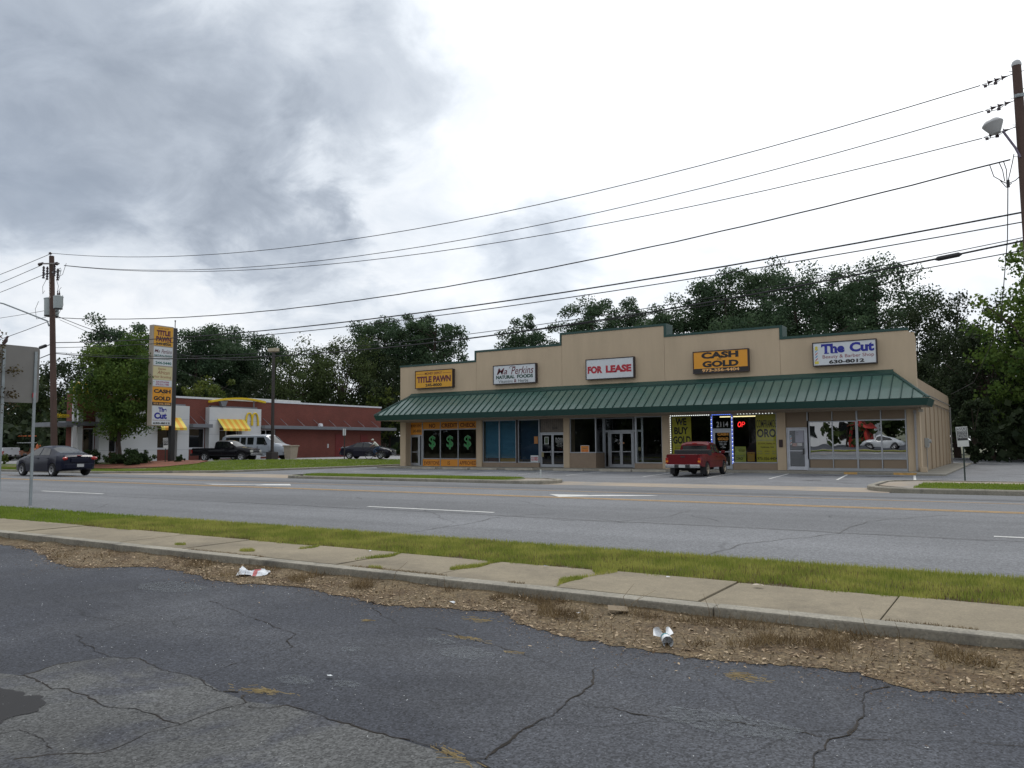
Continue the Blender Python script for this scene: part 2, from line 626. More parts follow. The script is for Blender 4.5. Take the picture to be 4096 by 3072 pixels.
def sheet(name, poly, mat, dz, step=None, z=None, thick=0.0):
    """flat or terrain-following sheet cut from a polygon"""
    bm = bmesh.new()
    vs = [bm.verts.new((p[0], p[1], 0)) for p in poly]
    bm.faces.new(vs)
    if step:
        xs = [p[0] for p in poly]
        ys = [p[1] for p in poly]
        def cut(axis, a, b_):
            k = math.ceil(a / step) * step
            while k < b_:
                co = (k, 0, 0) if axis == 0 else (0, k, 0)
                no = (1, 0, 0) if axis == 0 else (0, 1, 0)
                bmesh.ops.bisect_plane(bm, geom=list(bm.verts) + list(bm.edges) + list(bm.faces), plane_co=co, plane_no=no)
                k += step
        cut(0, min(xs), max(xs))
        cut(1, min(ys), max(ys))
    bmesh.ops.recalc_face_normals(bm, faces=bm.faces)
    for v in bm.verts:
        v.co.z = (gz(v.co.x, v.co.y) if z is None else z) + dz
    if sum(f.normal.z for f in bm.faces) < 0:
        bmesh.ops.reverse_faces(bm, faces=bm.faces)
    if thick:
        r = bmesh.ops.extrude_face_region(bm, geom=list(bm.faces))
        for e in r['geom']:
            if isinstance(e, bmesh.types.BMVert):
                e.co.z -= thick
        bmesh.ops.recalc_face_normals(bm, faces=bm.faces)
    me = bpy.data.meshes.new(name)
    bm.to_mesh(me)
    bm.free()
    me.materials.append(mat)
    o = bpy.data.objects.new(name, me)
    COL.objects.link(o)
    return o

def rect(x0, x1, y0, y1):
    return [(x0, y0), (x1, y0), (x1, y1), (x0, y1)]

# the ground as one sheet to the horizon, with the gentle rise of the terrain near the restaurant
def land():
    xs = np.unique(np.concatenate([np.array([-1500, -900, -500, -300, -200, -140, -100, -80]), np.arange(-70, 60, 1.5), np.array([60, 80, 120, 200, 300, 500, 900, 1500])]))
    ys = np.unique(np.concatenate([np.array([-900, -500, -300, -150, -80]), np.arange(-60, 40, 1.5), np.array([40, 60, 90, 130, 200, 300, 500, 900, 1800])]))
    V = np.zeros((len(ys), len(xs), 3))
    for j, y in enumerate(ys):
        for i, x in enumerate(xs):
            V[j, i] = (x, y, gz(x, y) - 0.03)
    n = len(xs)
    F = []
    for j in range(len(ys) - 1):
        for i in range(n - 1):
            F += [j * n + i, j * n + i + 1, (j + 1) * n + i + 1, (j + 1) * n + i]
    o = npmesh('ground', V.reshape(-1, 3), F, 4, G_LAND)
    return struct(o)
land()

ROAD_N, ROAD_F = -33.62, -16.9
def crown(y):
    """the road surface rises to a low crown in the turn lane"""
    return 0.21 * max(0.0, 1 - ((y + 25.25) / 8.4) ** 2)
def road():
    ys = np.linspace(ROAD_N, ROAD_F, 29)
    xs = np.concatenate([np.array([-400, -250, -160, -110]), np.arange(-80, 81, 8.0), np.array([110, 200, 400])])
    V = [(x, y, crown(y)) for y in ys for x in xs]
    n = len(xs)
    F = []
    for j in range(len(ys) - 1):
        for i in range(n - 1):
            F += [j * n + i, j * n + i + 1, (j + 1) * n + i + 1, (j + 1) * n + i]
    return struct(npmesh('road', V, F, 4, A_ROAD, smooth=True))
road()
struct(sheet('parking_lot_near', rect(-30, 110, -75, -37.02), A_LOT, 0.002, z=0.0))
struct(sheet('shop_parking_lot', [(-2.85, 45), (-2.85, -13.6), (6.4, -14.4), (50, -14.4), (50, 45)], A_SHOP, 0.002, z=0.0))
struct(sheet('restaurant_parking_lot', [(-60, -12.4), (-22, -9.0), (-12.4, -6.2), (-10.7, -4.6), (-8.4, 3), (-6.4, 10), (-6.1, 60), (-60, 60)], A_REST, 0.006, step=2.0))
struct(sheet('driveway_apron', rect(21.2, 33.8, ROAD_F, -14.3), C_APRON, 0.006, z=0.0))
struct(sheet('driveway_apron', rect(-8.8, 7.4, ROAD_F, -13.5), C_APRON, 0.006, z=0.0))
# the side lane behind the right end of the shops
struct(sheet('grass_bank', rect(33.0, 110, 45.5, 60), G_LAWN, 0.02, z=0.0))

# painted markings
PAINT_Y = M('worn_yellow_paint', (0.50, 0.30, 0.10), 0.8, var=0.25, vs=6, var2=0.2, vs2=60, coord='Object')
PAINT_W = M('worn_white_paint', (0.55, 0.55, 0.53), 0.8, var=0.18, vs=5, var2=0.2, vs2=50)
TAR = M('crack_sealant', (0.035, 0.036, 0.04), 0.6, var=0.1)
ARROWS = [[[(26.5, -25.0), (27.3, -25.9), (27.9, -25.3), (27.6, -24.85)], [(27.6, -24.95), (28.1, -24.55), (29.3, -24.2), (29.2, -24.5), (27.8, -25.35)]],
          [[(12.3, -25.3), (13.2, -25.55), (15.1, -25.0), (15.1, -24.8)], [(14.6, -24.5), (15.3, -23.95), (16.3, -24.8), (15.0, -25.25)]]]
def strips(name, rects, mat, z=0.005, jit=0.0):
    mb = MB()
    for (x0, x1, y0, y1) in rects:
        L_ = abs(x1 - x0)
        n = max(1, int(L_ / 0.6)) if jit else 1
        for i in range(n):
            a, b_ = x0 + (x1 - x0) * i / n, x0 + (x1 - x0) * (i + 1) / n
            ja = jit * noise.noise((a * 1.3, y0, 0))
            jb = jit * noise.noise((b_ * 1.3, y0, 0))
            mb.quad((a, y0 + ja, z + crown(y0)), (b_, y0 + jb, z + crown(y0)), (b_, y1 + jb, z + crown(y1)), (a, y1 + ja, z + crown(y1)))
    return struct(mb.build(name, mat, fix=False))
# the near double yellow line and the single far one round the turn lane
strips('yellow_line', [(-160, 110, -26.16, -26.06), (-160, 110, -25.94, -25.84)], PAINT_Y)
strips('yellow_line', [(-160, 110, -23.42, -23.32)], PAINT_Y)
strips('lane_marking', [(x0, x0 + 3.5, -29.98, -29.87) for x0 in (-38.2, -26.0, -13.8, -1.8, 10.3, 24.5, 36.9, 49.1)], PAINT_W)
strips('lane_marking', [(x0, x0 + 3.2, -20.0, -19.9) for x0 in (-38.2, -26.0, -13.8)], PAINT_W)
strips('gutter_seam', [(-60, 110, -22.15, -22.05)], TAR, 0.004, 0.02)
strips('road_seam', [(-60, 110, -30.35, -30.33)], TAR, 0.004, 0.05)
def arrow(polys):
    mb = MB()
    for pts in polys:
        mb.quad(*[(a, b_, 0.006 + crown(b_)) for a, b_ in pts])
    struct(mb.build('turn_arrow', PAINT_W, fix=False))
arrow(ARROWS[0])
arrow(ARROWS[1])

# parking stall lines (angled) in front of the shops
mb = MB()
for x0 in (3.0, 5.9, 8.8, 11.7, 14.6, 17.4, 21.5, 24.6, 27.35, 30.1, 33.0):
    x1 = x0 + 0.62
    mb.quad((x0, -2.7, 0.008), (x0 + 0.1, -2.7, 0.008), (x1 + 0.1, -8.6, 0.008), (x1, -8.6, 0.008))
struct(mb.build('stall_lines', PAINT_W, fix=False))

# kerbs, islands and sidewalk
def kerb(name, pts, w, h, mat=C_KERB, closed=False, base=None):
    """kerb stone of width w and height h following a path of (x, y) points, with a rolled top edge"""
    P = [Vector((p[0], p[1])) for p in pts]
    n = len(P)
    rows = []
    for i, p in enumerate(P):
        a = P[(i - 1) % n] if (closed or i > 0) else p
        c = P[(i + 1) % n] if (closed or i < n - 1) else p
        d = (c - a).normalized()
        nr = Vector((-d.y, d.x))
        z0 = gz(p.x, p.y) if base is None else base
        q = []
        for (o_, hh) in ((0, -0.02), (0.0, h * 0.8), (0.03, h), (w, h), (w, -0.02)):
            q.append((p.x + nr.x * o_, p.y + nr.y * o_, z0 + hh))
        rows.append(q)
    vs = [v for r_ in rows for v in r_]
    fs = []
    m = n if closed else n - 1
    for i in range(m):
        j = (i + 1) % n
        for k in range(4):
            fs.append((i * 5 + k, j * 5 + k, j * 5 + k + 1, i * 5 + k + 1))
    if not closed:
        fs.append(tuple(range(5)))
        fs.append(tuple(range((n - 1) * 5, n * 5)))
    return struct(MB().add(vs, fs).build(name, mat))

def arc(cx, cy, r, a0, a1, n=8):
    return [(cx + r * math.cos(R(a0 + (a1 - a0) * i / n)), cy + r * math.sin(R(a0 + (a1 - a0) * i / n))) for i in range(n + 1)]

# sidewalk: separate slabs 1.5 m long with open joints
mb = MB()
x = -30 + 0.3
k = 0
JOFF = 33.3 - 0.006
x = JOFF - 1.5 * 50
while x < 60:
    dz = 0.006 * math.sin(k * 2.3)
    mb.box(x + 0.008, x + 1.5 - 0.008, -36.78, -35.58, -0.05, 0.128 + dz)
    x += 1.5
    k += 1
struct(mb.build('sidewalk', C_WALK, bevel=0.006))
mb = MB()
x = -40
while x < 60:
    mb.box(x + 0.004, x + 3.0 - 0.004, -36.99 - 0.01 * math.sin(x), -36.80, -0.05, 0.138 + 0.004 * math.sin(x * 1.7))
    x += 3.0
struct(mb.build('kerb', C_KERB, bevel=0.015))
struct(sheet('verge_soil', rect(-60, 60, -35.52, -33.72), G_SOIL, 0.10, z=0.0, thick=0.14))
struct(sheet('road_edge_kerb', rect(-60, 60, -33.72, -33.5), C_KERB, 0.02, z=0.0, thick=0.05))

# left island between the two driveways
ISL_L = [(6.6, -16.0)] + arc(8.3, -15.6, 1.6, 180, 270, 6) + arc(20.4, -15.9, 1.3, -90, 30, 7) + [(20.6, -14.75), (13.5, -14.45), (7.6, -14.55), (6.7, -14.9)]
kerb('island_kerb', ISL_L, 0.2, 0.15, closed=True, base=0.0)
struct(sheet('island_soil', [(7.0, -16.0)] + arc(8.4, -15.6, 1.35, 180, 270, 6) + arc(18.9, -15.9, 1.05, -90, 20, 6) + [(19.6, -14.95), (13.5, -14.68), (7.6, -14.8)], G_LAWN, 0.14, z=0.0, thick=0.1))
struct(sheet('island_paving', [(19.2, -17.0), (20.4, -17.0), (21.3, -16.2), (21.3, -15.5), (20.5, -15.0), (19.2, -15.0)], C_APRON, 0.13, z=0.0, thick=0.1))
# right island
ISL_R = arc(34.8, -14.9, 1.9, 180, 270, 8) + [(110, -16.8), (110, -10.7), (34.0, -10.7), (33.1, -11.2), (32.9, -12.2)]
kerb('island_kerb', ISL_R, 0.22, 0.15, closed=True, base=0.0)
struct(sheet('island_paving', [(33.2, -14.6), (34.6, -16.5), (109, -16.5), (109, -11.0), (34.0, -11.0), (33.2, -12.0)], C_APRON, 0.125, z=0.0, thick=0.1))
struct(sheet('island_soil', [(34.4, -15.9), (36, -16.35), (109, -16.35), (109, -12.9), (36, -12.9), (34.6, -13.6)], G_LAWN, 0.14, z=0.0, thick=0.1))

# lawn between the shops' driveway and the restaurant, with its kerb
LAWN = [(-2.85, -11.6), (-2.85, 4), (-2.85, 25), (-6.2, 25), (-6.6, 10), (-8.6, 3.0), (-9.6, -1.0), (-10.9, -5.0), (-12.4, -6.6), (-22, -9.4), (-35, -12.0), (-60, -12.9),
        (-60, -16.4), (-9.5, -16.4), (-6.0, -13.9), (-3.6, -12.7)]
struct(sheet('lawn', LAWN, G_LAWN, 0.12, step=1.5))
kerb('lawn_kerb', [(-60, -16.85), (-20, -16.85), (-10.5, -16.85), (-8.2, -16.3), (-5.8, -14.9), (-3.6, -12.95), (-2.75, -12.0), (-2.62, -10.5), (-2.62, 0), (-2.62, 12), (-2.62, 25)], 0.2, 0.13)
struct(sheet('mulch_bed', [(-27, -13.9), (-22, -12.2), (-18, -10.6), (-15.2, -6.6), (-13.0, -7.0), (-11.0, -7.6), (-9.6, -9.6), (-10.2, -12.0), (-13.0, -13.4), (-20, -14.2)], G_MULCH, 0.16, step=1.5))
struct(sheet('mulch_bed', rect(-26, -17.5, 23.2, 25.5), G_MULCH, 0.14, step=2))
# shop walkway slab and the side walk on the right
mb = MB()
mb.box(-0.3, 33.1, -2.1, 0.75, -0.05, 0.1)
struct(mb.build('shop_walkway', C_SLAB, bevel=0.015))
mb = MB()
mb.box(33.1, 34.3, -2.6, 20.0, -0.05, 0.08)
struct(mb.build('side_walkway', C_SLAB, bevel=0.015))
mb = MB()
for a, b_ in ((29.9, 30.5), (32.1, 33.08)):
    mb.box(a, b_, -2.112, -2.0, 0.0, 0.104)
struct(mb.build('kerb_paint', PAINT_Y))
# ------------------------------------------------------------------ the shop building
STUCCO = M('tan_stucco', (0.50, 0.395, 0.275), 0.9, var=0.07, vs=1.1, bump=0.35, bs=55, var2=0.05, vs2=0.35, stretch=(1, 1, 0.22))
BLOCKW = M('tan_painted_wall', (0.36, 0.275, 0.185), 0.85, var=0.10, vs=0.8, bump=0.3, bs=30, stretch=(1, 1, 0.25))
PANEL = M('tan_panel', (0.245, 0.185, 0.128), 0.7, var=0.05, vs=1)
SOFFIT = M('soffit_board', (0.36, 0.30, 0.235), 0.8, var=0.06, vs=0.8)
GREEN = M('green_sheet_metal', (0.060, 0.125, 0.100), 0.30, metal=0.0, var=0.10, vs=0.7, var2=0.04, vs2=5, spec=0.8, coat=0.25)
GREEND = M('green_trim_metal', (0.012, 0.052, 0.042), 0.45, var=0.08, vs=1)
ALU = M('aluminium_frame', (0.42, 0.44, 0.47), 0.38, metal=0.55, var=0.06, vs=3)
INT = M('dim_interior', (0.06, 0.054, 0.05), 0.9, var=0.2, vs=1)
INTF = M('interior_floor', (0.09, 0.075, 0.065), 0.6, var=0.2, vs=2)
GL = glass('window_glass', (0.86, 0.89, 0.89), 0.055, wob=0.0012)
GLM = glass('mirror_tint_glass', (0.25, 0.27, 0.27), 0.58, wob=0.0035, wscale=0.9)
BLACK = M('black_metal', (0.02, 0.02, 0.022), 0.45, var=0.1)
RUSTY = M('rust_stain', (0.10, 0.05, 0.04), 0.8)

LW = 33.05
shop = thing('shop_building', 'long tan stucco row of shops with stepped parapet and green metal canopy', 'building')
# front parapet wall with its steps and chamfered right corner
ZA, ZB, ZC = 7.09, 7.73, 8.40
X1, X2, X3, X4 = 6.6, 13.15, 19.95, 26.52
outline = [(0, 3.27), (0, ZA), (X1, ZA), (X1, ZB), (X2, ZB), (X2, ZC), (X3, ZC), (X3, ZB), (X4, ZB), (X4, ZA), (32.72, ZA), (LW, 6.78), (LW, 3.27)]
mb = MB()
cols = [(0, X1, ZA), (X1, X2, ZB), (X2, X3, ZC), (X3, X4, ZB)]
for i, (a, b_, z1) in enumerate(cols):
    mb.box(a + (0.012 if i else 0), b_, 0.0, 0.3, 3.27, z1)      # butt joints show as control joints
mb.prism([(X4 + 0.012, 3.27), (X4 + 0.012, ZA), (32.72, ZA), (LW, 6.78), (LW, 3.27)], 'y', 0.0, 0.3)
mb.box(0.05, LW - 0.05, 0.31, 0.4, 3.27, 7.0)
mb.build('front_wall', STUCCO, shop, bevel=0.006)
# metal coping
mb = MB()
def cop(x0, x1, z):
    mb.box(x0, x1, -0.035, 0.42, z, z + 0.13)
cop(-0.04, X1, ZA); cop(X1 + 0.0, X2, ZB); cop(X2 - 0.0, X3 + 0.0, ZC); cop(X3, X4, ZB); cop(X4, 32.75, ZA)
for x, z0, z1, s in ((X1, ZA + 0.131, ZB + 0.129, -1), (X2, ZB + 0.131, ZC + 0.129, -1)):
    mb.box(x - 0.11, x - 0.001, -0.033, 0.41, z0, z1)
for x, z0, z1, s in ((X3, ZB + 0.131, ZC + 0.129, 1), (X4, ZA + 0.131, ZB + 0.129, 1)):
    mb.box(x + 0.001, x + 0.17, -0.033, 0.95, z0, z1)
mb.build('parapet_coping', GREEND, shop)
# side and back walls, roof
mb = MB()
mb.box(LW - 0.2, LW, 0.76, 19.6, 0.0, 3.95)
mb.box(LW - 0.2, LW - 0.03, 0.41, 19.6, 3.95, 4.72)
mb.box(0.0, 0.2, 0.76, 19.6, 0.0, 4.6)
mb.box(0.0, LW, 19.6, 19.8, 0.0, 4.6)
for y in (0.76, 3.2, 5.7, 8.2, 10.7, 13.2, 15.7, 18.2):
    mb.box(LW, LW + 0.05, y, y + 0.28, 0.0, 3.72)               # shallow pilasters on the side
mb.box(LW, LW + 0.06, 0.76, 19.6, 3.722, 3.95)
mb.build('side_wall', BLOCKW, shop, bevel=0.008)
mb = MB()
mb.box(0.21, LW - 0.21, 0.45, 19.6, 3.9, 4.05)
mb.build('roof', M('roof_felt', (0.12, 0.12, 0.12), 0.9), shop)
mb = MB()
mb.tube([(LW + 0.09, 0.5, 4.05), (LW + 0.09, 19.4, 4.05)], 0.03)
mb.tube([(LW + 0.1, 0.9, 3.66), (LW + 0.1, 18.9, 3.6)], 0.015)
mb.tube([(LW + 0.12, 18.95, 0.1), (LW + 0.12, 18.95, 3.9)], 0.045)
mb.build('conduit', M('grey_conduit', (0.22, 0.21, 0.2), 0.6), shop)
mb = MB()
mb.box(LW + 0.002, LW + 0.16, 2.35, 2.75, 1.25, 1.75)
mb.box(LW + 0.16, LW + 0.2, 2.4, 2.7, 1.3, 1.7)
mb.cyl((LW + 0.2, 2.55, 1.58), (LW + 0.3, 2.55, 1.58), 0.09, n=14)
mb.cyl((LW + 0.08, 2.55, 1.24), (LW + 0.08, 2.55, 0.1), 0.02)
mb.build('electric_meter', M('meter_grey', (0.36, 0.37, 0.36), 0.5), shop, bevel=0.008)
# canopy
EZ, ED, RZ = 3.62, 2.05, 5.08
EX0, EX1, RX0, RX1 = -0.65, 33.72, 1.13, 31.92
mb = MB()
mb.quad((EX0, -ED, EZ), (EX1, -ED, EZ), (RX1, -0.002, RZ), (RX0, -0.002, RZ))
mb.quad((EX1, -ED, EZ), (EX1, 0.9, EZ), (RX1, 0.9, RZ), (RX1, -0.002, RZ))
mb.quad((EX0, 0.6, EZ), (EX0, -ED, EZ), (RX0, -0.002, RZ), (RX0, 0.6, RZ))
mb.build('canopy_roof', GREEN, shop, fix=False)
mb = MB()
def rib(x, zt=None):
    # standing seam running up the slope at x, cut short by the hips
    t = 1.0
    if x < RX0:
        t = (x - EX0) / (RX0 - EX0)
    if x > RX1:
        t = (EX1 - x) / (EX1 - RX1)
    y1 = -ED + (ED - 0.004) * t
    z1 = EZ + (RZ - EZ) * t
    w = 0.030
    mb.hexa([(x - w, -ED - 0.015, EZ), (x + w, -ED - 0.015, EZ), (x + w, y1, z1), (x - w, y1, z1)],
            [(x - w * 0.6, -ED - 0.015, EZ + 0.055), (x + w * 0.6, -ED - 0.015, EZ + 0.055), (x + w * 0.6, y1, z1 + 0.055), (x - w * 0.6, y1, z1 + 0.055)])
x = EX0 + 0.33
while x < EX1 - 0.2:
    rib(x)
    x += 0.483
mb.build('canopy_seam', GREEND, shop)
mb = MB()
def hipcap(p, q, w=0.09, h=0.06):
    p, q = Vector(p), Vector(q)
    d = (q - p).normalized()
    s_ = d.cross(Vector((0, 0, 1))).normalized() * w
    u = Vector((0, 0, h))
    mb.hexa([p - s_, p + s_, q + s_, q - s_], [p - s_ * 0.3 + u, p + s_ * 0.3 + u, q + s_ * 0.3 + u, q - s_ * 0.3 + u])
hipcap((EX0, -ED, EZ + 0.01), (RX0, -0.02, RZ + 0.01))
hipcap((EX1, -ED, EZ + 0.01), (RX1, -0.02, RZ + 0.01))
# top flashing
mb.hexa([(RX0 - 0.1, -0.004, RZ - 0.1), (RX1 + 0.1, -0.004, RZ - 0.1), (RX1 + 0.1, -0.30, RZ - 0.19), (RX0 - 0.1, -0.30, RZ - 0.19)],
        [(RX0 - 0.1, -0.004, RZ + 0.10), (RX1 + 0.1, -0.004, RZ + 0.10), (RX1 + 0.1, -0.30, RZ - 0.10), (RX0 - 0.1, -0.30, RZ - 0.10)])
mb.build('canopy_flashing', GREEND, shop)
mb = MB()
mb.hexa([(EX0 + 0.12, -ED + 0.1, 3.27), (EX1 - 0.12, -ED + 0.1, 3.27), (EX1 - 0.12, -ED + 0.16, 3.27), (EX0 + 0.12, -ED + 0.16, 3.27)],
        [(EX0, -ED - 0.01, 3.61), (EX1, -ED - 0.01, 3.61), (EX1, -ED + 0.16, 3.61), (EX0, -ED + 0.16, 3.61)])
mb.hexa([(EX1 - 0.12, -ED + 0.161, 3.27), (EX1 - 0.2, -ED + 0.161, 3.27), (EX1 - 0.2, 0.9, 3.27), (EX1 - 0.12, 0.9, 3.27)],
        [(EX1, -ED + 0.161, 3.61), (EX1 - 0.2, -ED + 0.161, 3.61), (EX1 - 0.2, 0.9, 3.61), (EX1, 0.9, 3.61)])
mb.hexa([(EX0 + 0.12, -ED + 0.161, 3.27), (EX0 + 0.2, -ED + 0.161, 3.27), (EX0 + 0.2, 0.6, 3.27), (EX0 + 0.12, 0.6, 3.27)],
        [(EX0, -ED + 0.161, 3.61), (EX0 + 0.2, -ED + 0.161, 3.61), (EX0 + 0.2, 0.6, 3.61), (EX0, 0.6, 3.61)])
mb.build('fascia', GREEND, shop)
mb = MB()
mb.box(EX0 + 0.2, EX1 - 0.2, -ED + 0.17, -0.002, 3.255, 3.30)
mb.box(EX0 + 0.2, -0.002, -0.002, 0.6, 3.255, 3.30)
mb.box(LW + 0.07, EX1 - 0.21, -0.002, 0.75, 3.255, 3.30)
mb.box(0.0, LW, 0.0, 1.5, 3.16, 3.262)
mb.build('soffit', SOFFIT, shop)
# piers between the shops
for a, b_ in ((0.0, 0.5), (6.58, 7.03), (13.2, 13.62), (19.71, 20.16), (26.22, 26.68), (32.52, 33.05)):
    mb = MB()
    mb.box(a, b_, 0.0, 0.75, 0.1, 3.16)
    if a > 32:
        mb.box(33.052, 33.1, 0.05, 0.7, 0.1, 3.16)
        mb.box(33.06, 33.35, -0.25, 0.04, 0.08, 0.32)
    mb.build('pier', STUCCO, shop, bevel=0.01)
# interior: floor, back wall, partitions, ceiling
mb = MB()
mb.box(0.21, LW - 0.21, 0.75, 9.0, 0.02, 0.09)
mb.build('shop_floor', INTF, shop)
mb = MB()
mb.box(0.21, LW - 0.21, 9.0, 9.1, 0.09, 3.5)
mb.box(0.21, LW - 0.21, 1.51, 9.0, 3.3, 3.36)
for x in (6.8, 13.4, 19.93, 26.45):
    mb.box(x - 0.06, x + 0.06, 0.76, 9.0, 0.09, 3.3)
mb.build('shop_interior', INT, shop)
# low walls under the windows
BASEM = M('tan_brick_base', (0.27, 0.205, 0.15), 0.85, var=0.08, vs=2, bump=0.4, bs=25)
for bx in ([(7.03, 11.37, 0.08, 0.26, 0.1, 0.38)], [(13.62, 15.42, 0.03, 0.22, 0.1, 1.0), (15.24, 15.42, 0.221, 1.25, 0.1, 1.0)],
           [(17.95, 19.71, 0.03, 0.22, 0.1, 0.4), (17.95, 18.10, 0.221, 1.25, 0.1, 0.4)], [(20.16, 22.6, 0.06, 0.24, 0.1, 0.42)], [(23.8, 26.22, 0.06, 0.24, 0.1, 0.45)]):
    mb = MB()
    for q in bx:
        mb.box(*q)
    mb.build('window_base_wall', BASEM, shop, bevel=0.008)
mb = MB()
mb.box(9.66, 9.79, 0.09, 0.12, 0.1, 3.15)
mb.build('post', M('dark_brown_post', (0.03, 0.022, 0.022), 0.6), shop)

def window(x0, x1, z0, z1, y=0.15, mull=(), mat=GL, fw=0.055, tilt=0.0, hb=()):
    """glazed opening: an aluminium frame with mullions and one pane between each pair"""
    w = thing('window', None, None)
    w.parent = shop
    mb = MB()
    d = 0.05
    mb.box(x0, x1, y - d, y + d, z0, z0 + fw)
    mb.box(x0, x1, y - d, y + d, z1 - fw, z1)
    xs = [x0] + list(mull) + [x1]
    for i, x in enumerate(xs):
        a = x if i == 0 else (x - fw if i == len(xs) - 1 else x - fw / 2)
        mb.box(a, a + fw, y - d + 0.003, y + d - 0.003, z0 + fw, z1 - fw)
    for z in hb:
        for i in range(len(xs) - 1):
            a = xs[i] + (fw if i == 0 else fw / 2)
            b_ = xs[i + 1] - (fw if i == len(xs) - 2 else fw / 2)
            mb.box(a, b_, y - d + 0.006, y + d - 0.006, z - fw / 2, z + fw / 2)
    mb.build('frame', ALU, w)
    zz = [z0 + fw] + list(hb) + [z1 - fw]
    for i in range(len(xs) - 1):
        a = xs[i] + (fw if i == 0 else fw / 2)
        b_ = xs[i + 1] - (fw if i == len(xs) - 2 else fw / 2)
        p = MB()
        for j in range(len(zz) - 1):
            p.quad((a, y - tilt * (zz[j + 1] - zz[j]) / 2, zz[j]) if False else (a, y + 0.0, zz[j]), (b_, y, zz[j]),
                   (b_, y - tilt * (zz[j + 1] - zz[j]), zz[j + 1]), (a, y - tilt * (zz[j + 1] - zz[j]), zz[j + 1]))
        p.build('pane', mat, w, fix=False)
    return w

def door(x0, x1, z0, z1, y=0.15, mat=GL, leafs=1, mid=0.95, fr=0.06, st=0.07, handle=True, white=False):
    am = ALU if not white else M('white_door_frame', (0.55, 0.57, 0.62), 0.4, metal=0.2)
    r_ = thing('door_frame', None, None)
    r_.parent = shop
    mb = MB()
    mb.box(x0, x0 + fr, y - 0.05, y + 0.05, z0, z1)
    mb.box(x1 - fr, x1, y - 0.05, y + 0.05, z0, z1)
    mb.box(x0 + fr, x1 - fr, y - 0.048, y + 0.048, z1 - fr, z1)
    mb.build('frame', am, r_)
    w = (x1 - x0 - 2 * fr) / leafs
    for k in range(leafs):
        a = x0 + fr + w * k + 0.005
        b_ = a + w - 0.01
        d_ = thing('door', None, None)
        d_.parent = shop
        mb = MB()
        yy0, yy1 = y - 0.03, y + 0.03
        mb.box(a, a + st, yy0, yy1, z0 + 0.02, z1 - fr - 0.01)
        mb.box(b_ - st, b_, yy0, yy1, z0 + 0.02, z1 - fr - 0.01)
        mb.box(a + st, b_ - st, yy0, yy1, z0 + 0.02, z0 + 0.2)
        mb.box(a + st, b_ - st, yy0, yy1, z1 - fr - 0.1, z1 - fr - 0.01)
        mb.box(a + st, b_ - st, yy0 - 0.03, yy1, z0 + mid, z0 + mid + 0.05)
        mb.build('leaf_frame', am, d_)
        p = MB()
        p.quad((a + st, y, z0 + 0.2), (b_ - st, y, z0 + 0.2), (b_ - st, y, z0 + mid), (a + st, y, z0 + mid))
        p.quad((a + st, y, z0 + mid + 0.05), (b_ - st, y, z0 + mid + 0.05), (b_ - st, y, z1 - fr - 0.1), (a + st, y, z1 - fr - 0.1))
        p.build('pane', mat, d_, fix=False)
        if handle:
            hx = b_ - 0.10 if (k == 0 and leafs == 2) or leafs == 1 else a + 0.10
            h_ = MB()
            h_.tube([(hx, y - 0.03, z0 + mid - 0.22), (hx, y - 0.09, z0 + mid - 0.2), (hx, y - 0.09, z0 + mid + 0.12), (hx, y - 0.03, z0 + mid + 0.14)], 0.012)
            h_.build('handle', ALU, d_)
    return r_

# first shop (glazing set back 0.6 m)
Y1 = 0.6
ORANGE = M('orange_banner', (0.72, 0.29, 0.035), 0.6, var=0.05)
MAROON = M('maroon_print', (0.10, 0.016, 0.010), 0.6, var=0.05)
DKTXT = M('black_print', (0.02, 0.018, 0.018), 0.6, var=0.05)
WHITEP = M('white_panel', (0.62, 0.65, 0.66), 0.5, var=0.03)
WHTXT = M('white_print', (0.6, 0.62, 0.62), 0.6)
window(1.60, 6.58, 0.58, 2.66, Y1, (3.15, 4.68), GL)
for a, b_, z0, z1 in ((1.60, 3.12, 0.1, 0.575), (3.18, 4.65, 0.1, 0.575), (4.71, 6.58, 0.1, 0.575), (1.60, 3.12, 2.665, 3.155),
                      (3.18, 4.65, 2.665, 3.155), (4.71, 6.58, 2.665, 3.155), (0.44, 1.53, 2.29, 3.155)):
    MB().box(a, b_, Y1 - 0.02, Y1 + 0.02, z0, z1).build('spandrel_panel', ORANGE, shop)
for x in (1.55, 3.15, 4.68):
    for z0, z1 in (((0.10, 3.155),) if x < 2 else ((0.10, 0.578), (2.665, 3.155))):
        MB().box(x - 0.025, x + 0.025, Y1 - 0.045, Y1 + 0.045, z0, z1).build('mullion', ALU, shop)
window(1.30, 1.53, 0.10, 2.28, Y1, (), GL)
door(0.42, 1.295, 0.10, 2.28, Y1, GL)
ban = thing('window_banner', 'orange window banners reading no credit check, everyone is approved', 'banner', (3.9, Y1 - 0.03, 0.1))
def bt(s, x0, z0, w, h, m=MAROON, bold=0.02, P=None, y=Y1 - 0.022, **k):
    P = P or ban
    return text(P, s, Vector((x0, y, z0)) - P.location, UX, UZ, w, h, m, bold, **k)
bt('NO', 2.15, 2.76, 0.55, 0.29); bt('CREDIT', 3.24, 2.76, 1.38, 0.29); bt('CHECK', 4.85, 2.76, 1.28, 0.29)
bt('EVERYONE', 1.72, 0.19, 1.36, 0.26, bold=0.0); bt('IS', 3.78, 0.19, 0.2, 0.25, bold=0.0); bt('APPROVED', 4.78, 0.19, 1.4, 0.27, bold=0.0)
bt('MONEY DEPOT', 0.46, 2.82, 1.05, 0.2, bold=0.0); bt('245-8000', 0.70, 2.46, 0.75, 0.2, DKTXT, 0.0)
GREENS = M('dollar_green', (0.025, 0.24, 0.06), 0.5)
GREENO = M('dollar_outline', (0.16, 0.28, 0.19), 0.5)
